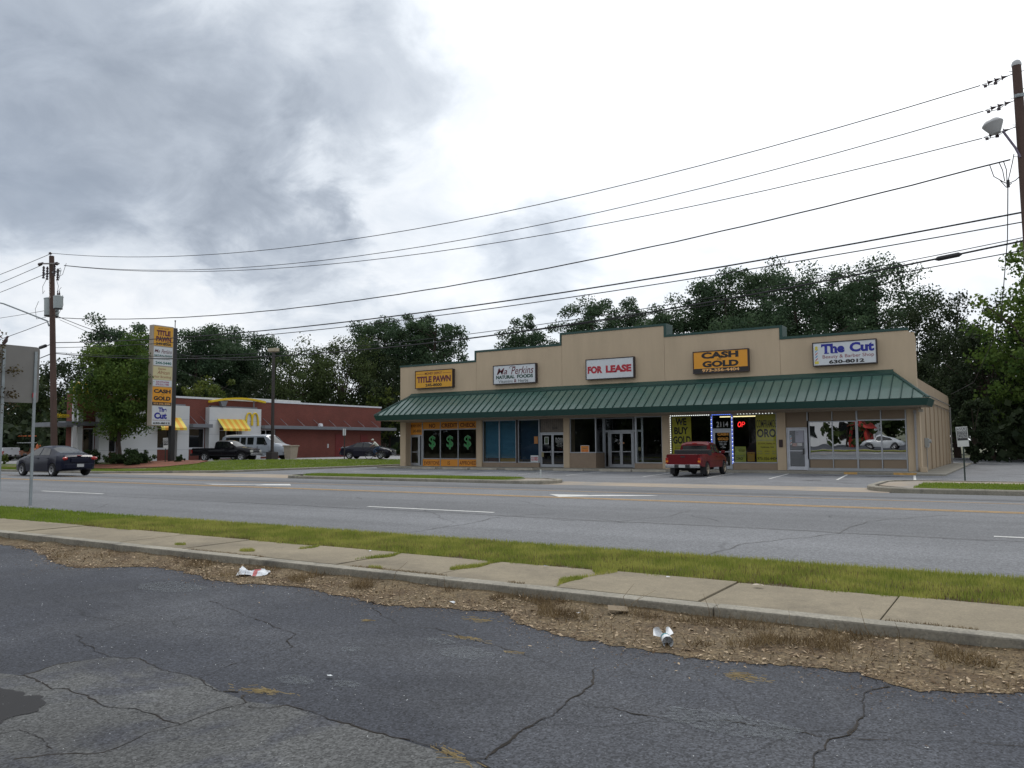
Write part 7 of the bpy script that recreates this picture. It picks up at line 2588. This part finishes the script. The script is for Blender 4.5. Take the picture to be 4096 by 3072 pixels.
def chips(name, n, label, seed, smin, smax, mat, spread=1.0, ymax=None, flat=.22, on_lot=False):
    rg = np.random.default_rng(seed)
    if on_lot:
        x = 22 + 17 * rg.random(n)
        y = -37.05 - 6.5 * rg.random(n)
        z = np.full(n, 0.008)
    else:
        x = 24 + 16 * rg.random(n) ** .9
        w = np.interp(x, DX, DW)
        t = rg.random(n) ** .8 if spread <= 1 else .88 + rg.exponential(.16, n)
        y = -37.0 - w * t * 1.02
        z = 0.010 + 0.055 * (1 - np.clip(t, 0, 1)) ** 2.2
    L_ = smin + (smax - smin) * rg.random(n) ** 2
    W_ = L_ * (.22 + .3 * rg.random(n))
    a = rg.random(n) * 2 * np.pi
    ux, uy = np.cos(a), np.sin(a)
    tl = rg.normal(size=n) * .25
    v = []
    p = np.stack([x, y, z + 0.004], 1)
    U = np.stack([ux, uy, tl], 1) * (L_ / 2)[:, None]
    W = np.stack([-uy, ux, rg.normal(size=n) * .2], 1) * (W_ / 2)[:, None]
    H_ = np.array([0, 0, 1.0]) * (W_ * flat)[:, None]
    vv = np.stack([p - U, p - W + H_, p + U, p + W, p + H_ * 1.4], 1).reshape(-1, 3)
    base = np.arange(n)[:, None] * 5
    f = np.stack([base + np.array([0, 1, 4]), base + np.array([1, 2, 4]), base + np.array([2, 3, 4]), base + np.array([3, 0, 4])], 1).reshape(-1)
    o = npmesh(name, vv, f, 3, mat)
    return tag(o, label, 'litter', kind='stuff')
CHIP = leaf_mat('wood_chips', (0.20, 0.13, 0.07), (0.55, 0.43, 0.29), scale=9, transl=0)
CHIP2 = leaf_mat('dark_leaf_bits', (0.05, 0.028, 0.015), (0.16, 0.10, 0.05), scale=9, transl=0)
PEBBLE = leaf_mat('pale_pebbles', (0.30, 0.31, 0.31), (0.8, 0.82, 0.82), scale=9, transl=0)
chips('wood_chips', 3600, 'pale wood chips scattered over the dirt', 61, .015, .06, CHIP)
chips('leaf_bits', 9000, 'small dark leaf bits covering the dirt', 62, .01, .04, CHIP2)
chips('leaf_bits', 6000, 'small leaf bits strewn past the ragged edge of the dirt', 66, .008, .03, CHIP2, spread=2)
chips('wood_chips', 700, 'few wood chips strewn past the edge of the dirt', 67, .012, .04, CHIP, spread=2)
chips('grit', 5000, 'pale grit scattered over the dark asphalt', 63, .004, .014, PEBBLE, on_lot=True)
def dry_d(x, y, rg):
    w = np.interp(x, DX, DW)
    cl = np.array([noise.noise((a * 2.1, b_ * 2.6, 5)) for a, b_ in zip(x, y)])
    edge = (-37.0 - y) / w
    return (x > 24.5) & (edge < 1) & ((cl > .05 + .35 * edge) | (rg.random(len(x)) < .03)) & (rg.random(len(x)) < np.clip((x - 26) / 6, .15, 1))
grass('dry_grass', 70000, (24.5, 39.5), (-38.3, -36.98), 0.03, 0.02, 0.11, DRY, 'dead brown grass tufts along the kerb', 64, 0.0035, dry_d, lean=1.3)
def kerb_d(x, y, rg):
    cl = np.array([noise.noise((a * 1.1, 3.3, 7)) for a in x])
    return cl > .12
grass('dry_grass', 9000, (27, 39), (-36.84, -36.76), 0.13, 0.005, 0.03, DRY, 'dead grass in the crack between kerb and sidewalk', 65, 0.003, kerb_d, lean=1.2)
# a few tall dry stalks
mb = MB()
rg = np.random.default_rng(5)
for (x, y) in ((34.25, -37.1), (34.32, -37.12), (34.38, -37.08), (35.05, -37.2), (35.1, -37.15), (36.3, -37.2), (36.5, -37.3), (33.2, -37.1), (32.2, -37.1), (35.7, -37.15), (36.9, -37.35), (31.5, -37.15)):
    h = .12 + .2 * rg.random()
    mb.tube([(x, y, .03), (x + rg.normal() * .03, y + rg.normal() * .03, h * .6), (x + rg.normal() * .08, y + rg.normal() * .06, h)], .0025, 4, rs=[.003, .0022, .001])
tag(mb.build('dry_stalks', DRY, fix=False), 'thin dry stalks standing along the near kerb', 'grass', kind='stuff')
# straw tufts lying on the asphalt
def straw(cx, cy, rx, ry, n, ang, label, seed):
    rg = np.random.default_rng(seed)
    mb = MB()
    for _ in range(n):
        x, y = rg.normal() * rx * .5, rg.normal() * ry * .5
        a = ang + rg.normal() * .5
        l = .03 + .05 * rg.random()
        xx, yy = x * math.cos(ang) - y * math.sin(ang), x * math.sin(ang) + y * math.cos(ang)
        dx, dy = math.cos(a) * l / 2, math.sin(a) * l / 2
        w = .0015
        z = .008 + .012 * rg.random()
        mb.quad((xx - dx, yy - dy - w, z), (xx + dx, yy + dy - w, z), (xx + dx, yy + dy + w, z + .003), (xx - dx, yy - dy + w, z + .002))
    o = mb.build('straw_tuft', STRAW, fix=False)
    o.location = (cx, cy, 0)
    return tag(o, label, 'straw', 'straw tufts on the asphalt')
STRAW = leaf_mat('straw', (0.20, 0.14, 0.06), (0.38, 0.29, 0.14), scale=9, transl=0)
# ------------------------------------------------------------------ marks and litter on the near asphalt
straw(33.2, -40.35, .22, .05, 60, .3, 'loose straw tuft by the crack crossing in the near asphalt', 1)
straw(33.2, -37.95, .16, .08, 40, .1, 'straw tuft just off the edge of the dirt', 2)
straw(33.52, -38.56, .22, .03, 40, .0, 'long thin line of straw beside the pale worn spot', 3)
straw(34.86, -40.56, .18, .04, 50, -.4, 'straw caught in the nearest crack', 4)
straw(35.7, -38.48, .13, .09, 60, .0, 'round straw tuft right of the crushed cup', 5)
straw(32.37, -38.49, .08, .02, 16, .2, 'tiny straw wisp left of the pale worn spot', 6)
straw(34.09, -38.73, .1, .03, 12, .2, 'few straws on the middle of the asphalt', 7)
CRK = M('crack_black', (0.018, 0.016, 0.015), 0.95, var=0.2)
CRKD = M('crack_dirt', (0.055, 0.042, 0.028), 0.95, var=0.3)
CR = [[(30.64, -40.08), (30.89, -40.2), (31.34, -40.31), (31.55, -40.38), (31.79, -40.27), (32.21, -40.37), (32.6, -40.36), (32.73, -40.43), (32.96, -40.47), (33.12, -40.42)],
      [(31.55, -40.38), (31.43, -40.67), (31.51, -40.95), (31.44, -41.06)],
      [(31.51, -40.95), (31.99, -40.99), (32.09, -40.96), (32.41, -40.99), (32.61, -41.02), (32.87, -40.96), (33.25, -40.98), (33.31, -40.97), (33.27, -40.72), (33.3, -40.55), (33.11, -40.43)],
      [(33.31, -40.97), (33.27, -41.16), (33.33, -41.45), (33.18, -41.54), (33.05, -41.7), (32.99, -41.78)],
      [(33.35, -40.59), (33.52, -40.54), (33.55, -40.45), (33.76, -40.46), (33.93, -40.48), (34.19, -40.49), (34.43, -40.51), (34.67, -40.51), (34.9, -40.56), (35.11, -40.56), (35.6, -40.7)],
      [(32.6, -40.36), (32.52, -40.08), (32.53, -39.82), (32.51, -39.44), (32.32, -39.34), (32.21, -39.14), (31.88, -39.05), (30.34, -38.59)],
      [(29.05, -39.35), (29.01, -39.02), (29.12, -38.56), (29.12, -38.14)],
      [(35.01, -40.44), (34.95, -40.01), (34.99, -39.81), (34.98, -39.63), (34.95, -39.52), (34.95, -39.37), (34.9, -39.09), (34.74, -38.74)],
      [(34.96, -39.54), (35.24, -39.47), (35.43, -39.5), (35.64, -39.5), (35.83, -39.36), (36.03, -39.33), (36.2, -39.31), (36.42, -39.36)],
      [(36.42, -39.94), (36.38, -39.56), (36.41, -39.38), (36.48, -39.22), (36.49, -38.94), (36.47, -38.68), (36.42, -38.45), (36.53, -38.16)],
      [(36.49, -39.27), (36.74, -39.16), (37.0, -39.02), (37.4, -38.9)],
      [(32.5, -41.8), (32.6, -41.48), (33.06, -41.56)], [(34.88, -40.68), (34.91, -40.62), (35.02, -40.5), (35.0, -40.22)],
      [(31.76, -38.15), (31.99, -38.02), (32.8, -38.5), (33.08, -38.38), (34.01, -38.67), (34.6, -38.9)]]
WID = [.006, .004, .0065, .004, .0065, .003, .0025, .0065, .003, .006, .0025, .0035, .004, .0025]
mb, md = MB(), MB()
rg = np.random.default_rng(3)
for ln, w in zip(CR, WID):
    pts = []
    for a, b_ in zip(ln, ln[1:]):
        L_ = math.hypot(b_[0] - a[0], b_[1] - a[1])
        n = max(2, int(L_ / .035))
        for i in range(n):
            t = i / n
            x, y = a[0] + (b_[0] - a[0]) * t, a[1] + (b_[1] - a[1]) * t
            q = noise.noise_vector((x * 6, y * 6, 0)) * .035 + noise.noise_vector((x * 25, y * 25, 5)) * .016
            pts.append((x + q.x, y + q.y))
    for i in range(len(pts) - 1):
        (x0, y0), (x1, y1) = pts[i], pts[i + 1]
        d = Vector((x1 - x0, y1 - y0))
        if d.length < 1e-5:
            continue
        nr = Vector((-d.y, d.x)).normalized()
        w0 = w * (.35 + .8 * abs(noise.noise((x0 * 9, y0 * 9, 2)) * 1.6))
        w1 = w * (.35 + .8 * abs(noise.noise((x1 * 9, y1 * 9, 2)) * 1.6))
        mb.quad((x0 - nr.x * w0, y0 - nr.y * w0, .0072), (x1 - nr.x * w1, y1 - nr.y * w1, .0072), (x1 + nr.x * w1, y1 + nr.y * w1, .0072), (x0 + nr.x * w0, y0 + nr.y * w0, .0072))
        if noise.noise((x0 * 2, y0 * 2, 9)) > .0:
            k = 1.7
            md.quad((x0 - nr.x * w0 * k, y0 - nr.y * w0 * k, .0050), (x1 - nr.x * w1 * k, y1 - nr.y * w1 * k, .0050), (x1 + nr.x * w1 * k, y1 + nr.y * w1 * k, .0050), (x0 + nr.x * w0 * k, y0 + nr.y * w0 * k, .0050))
struct(mb.build('asphalt_crack', CRK, fix=False))
struct(md.build('asphalt_crack', CRKD, fix=False))
mb = MB()
for ln in ([(28.2, -33.0), (28.6, -31.6), (28.5, -30.6), (29.3, -29.4)], [(33.5, -33.4), (33.9, -31.9), (34.8, -30.5), (35.0, -28.6), (36.2, -26.9)], [(31.0, -30.36), (31.6, -29.2), (31.5, -28.0)],
           [(20.0, -30.4), (22.5, -30.2), (24.0, -30.45), (27.0, -30.2), (30.0, -30.5), (33.0, -30.25), (37.0, -30.5)], [(14, -28.1), (18, -28.5), (22, -28.2), (26, -28.5)], [(26.5, -21.0), (27.5, -19.0), (27.2, -17.2)]):
    pts = []
    for a, b_ in zip(ln, ln[1:]):
        n = max(2, int(math.hypot(b_[0] - a[0], b_[1] - a[1]) / .12))
        for i in range(n):
            t = i / n
            x, y = a[0] + (b_[0] - a[0]) * t, a[1] + (b_[1] - a[1]) * t
            q = noise.noise_vector((x * 2, y * 2, 7)) * .12 + noise.noise_vector((x * 8, y * 8, 5)) * .05
            pts.append((x + q.x, y + q.y))
    for (x0, y0), (x1, y1) in zip(pts, pts[1:]):
        d = Vector((x1 - x0, y1 - y0))
        nr = Vector((-d.y, d.x)).normalized() * (.006 + .008 * abs(noise.noise((x0 * 3, y0 * 3, 1))))
        mb.quad((x0 - nr.x, y0 - nr.y, .0065 + crown(y0)), (x1 - nr.x, y1 - nr.y, .0065 + crown(y1)), (x1 + nr.x, y1 + nr.y, .0065 + crown(y1)), (x0 + nr.x, y0 + nr.y, .0065 + crown(y0)))
struct(mb.build('road_crack', TAR, fix=False))
# dark oil-stained patch at the left front and pale worn spots
def blotch(name, cx, cy, rx, ry, mat, z, seed, rot=0):
    vs = [(cx, cy, z)]
    n = 60
    for i in range(n):
        a = 2 * math.pi * i / n
        r = 1 + .28 * noise.noise((math.cos(a) * 1.6, math.sin(a) * 1.6, seed)) + .16 * noise.noise((math.cos(a) * 6, math.sin(a) * 6, seed))
        x, y = rx * r * math.cos(a), ry * r * math.sin(a)
        vs.append((cx + x * math.cos(rot) - y * math.sin(rot), cy + x * math.sin(rot) + y * math.cos(rot), z))
    return struct(MB().add(vs, [(0, i + 1, (i + 1) % n + 1) for i in range(n)]).build(name, mat, fix=False))
def alpha_mat(name, col, scale, lo, hi, dens=1.0):
    m, nt, b = nmat(name)
    L = nt.links.new
    N = nt.nodes.new
    b.inputs['Base Color'].default_value = (*col, 1)
    b.inputs['Roughness'].default_value = .95
    g = N('ShaderNodeNewGeometry')
    n = N('ShaderNodeTexNoise')
    n.inputs['Scale'].default_value = scale
    n.inputs['Detail'].default_value = 5
    n.inputs['Roughness'].default_value = .7
    L(g.outputs['Position'], n.inputs['Vector'])
    mr = N('ShaderNodeMapRange')
    mr.inputs[1].default_value = lo
    mr.inputs[2].default_value = hi
    mr.inputs[4].default_value = dens
    L(n.outputs[0], mr.inputs[0])
    L(mr.outputs[0], b.inputs['Alpha'])
    return m
WORN = alpha_mat('worn_bare_stone', (.20, .22, .23), 45, .42, .70, .55)
OILY = alpha_mat('oily_asphalt', (.028, .028, .03), 3, .2, .4, .85)
OILS = alpha_mat('oil_drips', (.035, .034, .034), 2.5, .35, .6, .7)
blotch('oil_stain', 31.95, -41.55, .48, .42, OILY, .0085, 1)
for i_, (x_, y_, a_, b2) in enumerate(((29.2, -3.9, 1.1, .5), (28.9, -5.8, .8, .3), (16.2, -3.6, .8, .35), (12.6, -3.4, .9, .35), (32.0, -4.2, 1.0, .4), (24.0, -6.3, .5, .4), (8.8, -3.5, .9, .3), (30.0, -9.5, .4, .25))):
    blotch('oil_stain', x_, y_, a_, b2, OILS, .0085, 20 + i_)
blotch('worn_spot', 33.76, -38.92, .21, .15, WORN, .0085, 2)
blotch('worn_spot', 33.36, -38.72, .16, .07, WORN, .0085, 3)
blotch('worn_spot', 32.95, -39.28, .08, .07, WORN, .0085, 4)
blotch('worn_spot', 33.19, -40.06, .16, .08, WORN, .0085, 5)
blotch('worn_spot', 33.55, -39.95, .12, .06, WORN, .0085, 6)
blotch('worn_spot', 35.89, -39.38, .36, .18, WORN, .0085, 7)
blotch('worn_spot', 29.3, -38.3, .5, .25, WORN, .0085, 8)

# older, paler asphalt inside the front left cracks
A_OLD = ground_mat('old_lot_asphalt', (0.085, 0.087, 0.087), 0.20, 0.7, 95.0, patch_scale=0.8, bump=0.15, crack=(0.9, 0.006, 0.5), tint=((0.055, 0.058, 0.068), 1.2, 0.5, 0.62), light=((0.17, 0.18, 0.18), 1.6, 0.66))
struct(sheet('parking_lot_patch', [(30.2, -41.3), (31.51, -40.95), (31.43, -40.67), (31.55, -40.38), (31.79, -40.27), (32.21, -40.37), (32.6, -40.36), (32.96, -40.47), (33.3, -40.52), (33.55, -40.45), (33.93, -40.48), (34.43, -40.51), (34.9, -40.56), (35.6, -40.7), (36.2, -41.2), (36.5, -43.0), (29, -44)], A_OLD, .0045, z=0.0))
# short white marker stub at the back of the left island
o = MB().cyl((0, 0, 0), (0, 0, .36), .035, n=10).lathe([(.04, .36), (.03, .39), (0, .395)], (0, 0, 0), 10).build('marker_stub', M('marker_white', (.5, .52, .5), .6))
o.location = (18.6, -12.0, 0.0)
tag(o, 'short white marker stub behind the right end of the left island', 'marker')
# crushed white paper bag
PAPERW = M('white_litter_paper', (.62, .65, .68), .6, var=.06, vs=12)
t = thing('paper_bag', 'crumpled white and red paper wrapper lying on the dirt at left', 'litter', (29.5, -37.32, .02), R(35))
vs, fs = [], []
n, m_ = 12, 8
for i in range(n + 1):
    for j in range(m_ + 1):
        u, v = i / n, j / m_
        x, y = (u - .5) * .36, (v - .5) * .26
        z = .035 * math.sin(u * 7 + v * 3) * .5 + .05 * max(0, math.sin(math.pi * u)) * max(0, math.sin(math.pi * v)) + .03 * noise.noise((u * 5, v * 5, 1)) + .06 * max(0, .3 - u) * v * 4 + .01
        vs.append((x + .03 * noise.noise((u * 4, v * 4, 9)), y + .03 * noise.noise((u * 4, v * 4, 4)), max(z, .002)))
fs = [(i * (m_ + 1) + j, (i + 1) * (m_ + 1) + j, (i + 1) * (m_ + 1) + j + 1, i * (m_ + 1) + j + 1) for i in range(n) for j in range(m_)]
MB().add(vs, fs).build('sheet', PAPERW, t, fix=False)
vs2 = [(a, b_, c + .004) for (a, b_, c) in vs]
MB().add(vs2, [f for k, f in enumerate(fs) if (k // m_) in (6, 7) and k % m_ < 6]).build('red_print', M('faded_red', (.45, .12, .12), .6), t, fix=False)
# torn white foam cup with two raised flaps
t = thing('foam_cup', 'torn white cup with two raised flaps and a teal band lying on the dirt', 'litter', (34.93, -37.90, .045), R(-60))
t.scale = (.78, .78, .78)
def cupshell(a0, a1, x0, x1, r0, r1, mat, name, th=.0, tip=0.0, flare=0.0):
    vs, fs = [], []
    n, m_ = 10, 5
    for i in range(n + 1):
        a = R(a0 + (a1 - a0) * i / n)
        for j in range(m_ + 1):
            u = j / m_
            sh = tip * abs(2 * i / n - 1) ** 1.3 * u
            x = x0 + (x1 - x0) * u - sh * (x1 - x0)
            r = r0 + (r1 - r0) * u + flare * u * u
            vs.append((x, r * math.cos(a), r * math.sin(a)))
    fs = [(i * (m_ + 1) + j, (i + 1) * (m_ + 1) + j, (i + 1) * (m_ + 1) + j + 1, i * (m_ + 1) + j + 1) for i in range(n) for j in range(m_)]
    return MB().add(vs, fs).build(name, mat, t, smooth=True, fix=False)
FOAM = M('foam_white', (.72, .74, .76), .5, var=.03)
TEALC = M('cup_teal', (.03, .22, .27), .5)
cupshell(0, 360, 0, .13, .048, .056, FOAM, 'cup_body')
cupshell(-5, 190, -.05, 0.0, .046, .048, TEALC, 'colour_band')
cupshell(20, 80, -.05, -.19, .047, .05, FOAM, 'flap', tip=.7, flare=.045)
cupshell(120, 175, -.05, -.20, .047, .05, FOAM, 'flap', tip=.7, flare=.06)
MB().lathe([(0.0, 0.0), (.047, 0.0), (.047, .004), (0, .004)], (0.0, 0, 0), 20, 'x').build('cup_base', FOAM, t)
o = MB().box(-.09, .09, -.055, .055, 0, .004).build('cardboard_piece', M('cardboard', (.20, .15, .09), .8))
o.location = (34.19, -37.18, .075)
o.rotation_euler = (R(12), R(4), R(30))
tag(o, 'small flat piece of cardboard on the dirt below the kerb', 'litter')
def scrap(x, y, z, s_, mat, label, seed):
    mb = MB()
    rg = np.random.default_rng(seed)
    pts = [(math.cos(a) * s_ * (.6 + .5 * rg.random()), math.sin(a) * s_ * .6 * (.6 + .5 * rg.random()), .004 + s_ * .35 * rg.random()) for a in np.linspace(0, 2 * math.pi, 8)[:-1]]
    mb.add([(0, 0, s_ * .3)] + pts, [(0, i + 1, (i + 1) % 7 + 1) for i in range(7)])
    o = mb.build('paper_scrap', mat, fix=False)
    o.location = (x, y, z)
    return tag(o, label, 'litter', 'small scraps of litter')
scrap(35.05, -35.78, .14, .07, M('pale_scrap', (.45, .38, .3), .7), 'pale torn scrap at the edge of the grass verge', 1)
scrap(33.9, -37.4, .04, .035, PAPERW, 'tiny white scrap left of the cardboard piece', 2)
scrap(32.62, -37.55, .03, .05, PAPERW, 'white scrap with orange edge at the top of the dirt', 3)
scrap(33.35, -39.9, .01, .03, PAPERW, 'tiny white scrap alone on the asphalt', 4)
scrap(32.6, -35.72, .14, .035, M('blue_scrap', (.08, .16, .32), .5), 'tiny blue scrap where weeds cross the sidewalk', 5)
scrap(34.1, -35.75, .14, .03, PAPERW, 'tiny white scrap at the sidewalk edge of the verge', 6)
scrap(29.9, -35.75, .14, .035, PAPERW, 'white scrap at the verge left of the weeds', 7)

# ------------------------------------------------------------------ what stands behind the camera (mirrored in the shop windows)
t = thing('white_house', 'white building across the road mirrored in the barber shop windows', 'building', (14.0, -70.0, 0))
MB().box(-9, 7, -8, 0, 0, 4.2).build('wall', WSTUC, t)
MB().hexa([(-9.6, -8.6, 4.201), (7.6, -8.6, 4.201), (7.6, .6, 4.201), (-9.6, .6, 4.201)], [(-8, -5, 6.0), (6, -5, 6.0), (6, -3.5, 6.0), (-8, -3.5, 6.0)]).build('roof', M('grey_shingle', (.1, .1, .1), .9), t)
for x in (-6, -2, 2.5):
    MB().box(x, x + 1.4, .002, .04, 1.0, 2.6).build('window', CARGL, t)
for i, (x, y, h, r) in enumerate(((20, -56, 9, 4), (6, -54, 8, 3.6), (-6, -58, 10, 4.5), (30, -60, 10, 4.5), (-20, -60, 11, 5), (40, -62, 11, 5), (52, -62, 12, 5.5), (-36, -62, 12, 6), (24, -64, 8, 4), (0, -66, 11, 5), (-52, -62, 12, 6), (33, -68, 12, 5))):
    labs = 'tree number %d from the left of the row across the road' % (i + 1)
    t = leafy(x, y, h, r, 'dark tree in the row across the road, only mirrored in the windows', 70 + i, OAK, base=.05, npuff=70, count=26, size=.6, group='trees across the road', z=0)
t = thing('red_kiosk', 'red kiosk across the road mirrored in the barber shop windows', 'kiosk', (21.5, -56.5, 0), R(10))
KR = M('kiosk_red', (.42, .03, .02), .5)
MB().box(-1, 1, -1, 1, 0, 2.2).build('body', KR, t, bevel=.05)
MB().hexa([(-1.4, -1.4, 2.201), (1.4, -1.4, 2.201), (1.4, 1.4, 2.201), (-1.4, 1.4, 2.201)], [(-.1, -1.2, 3.3), (.1, -1.2, 3.3), (.1, 1.2, 3.3), (-.1, 1.2, 3.3)]).build('roof', KR, t)
MB().box(-.6, .6, 1.002, 1.03, 1.0, 1.8).build('window', CARGL, t)
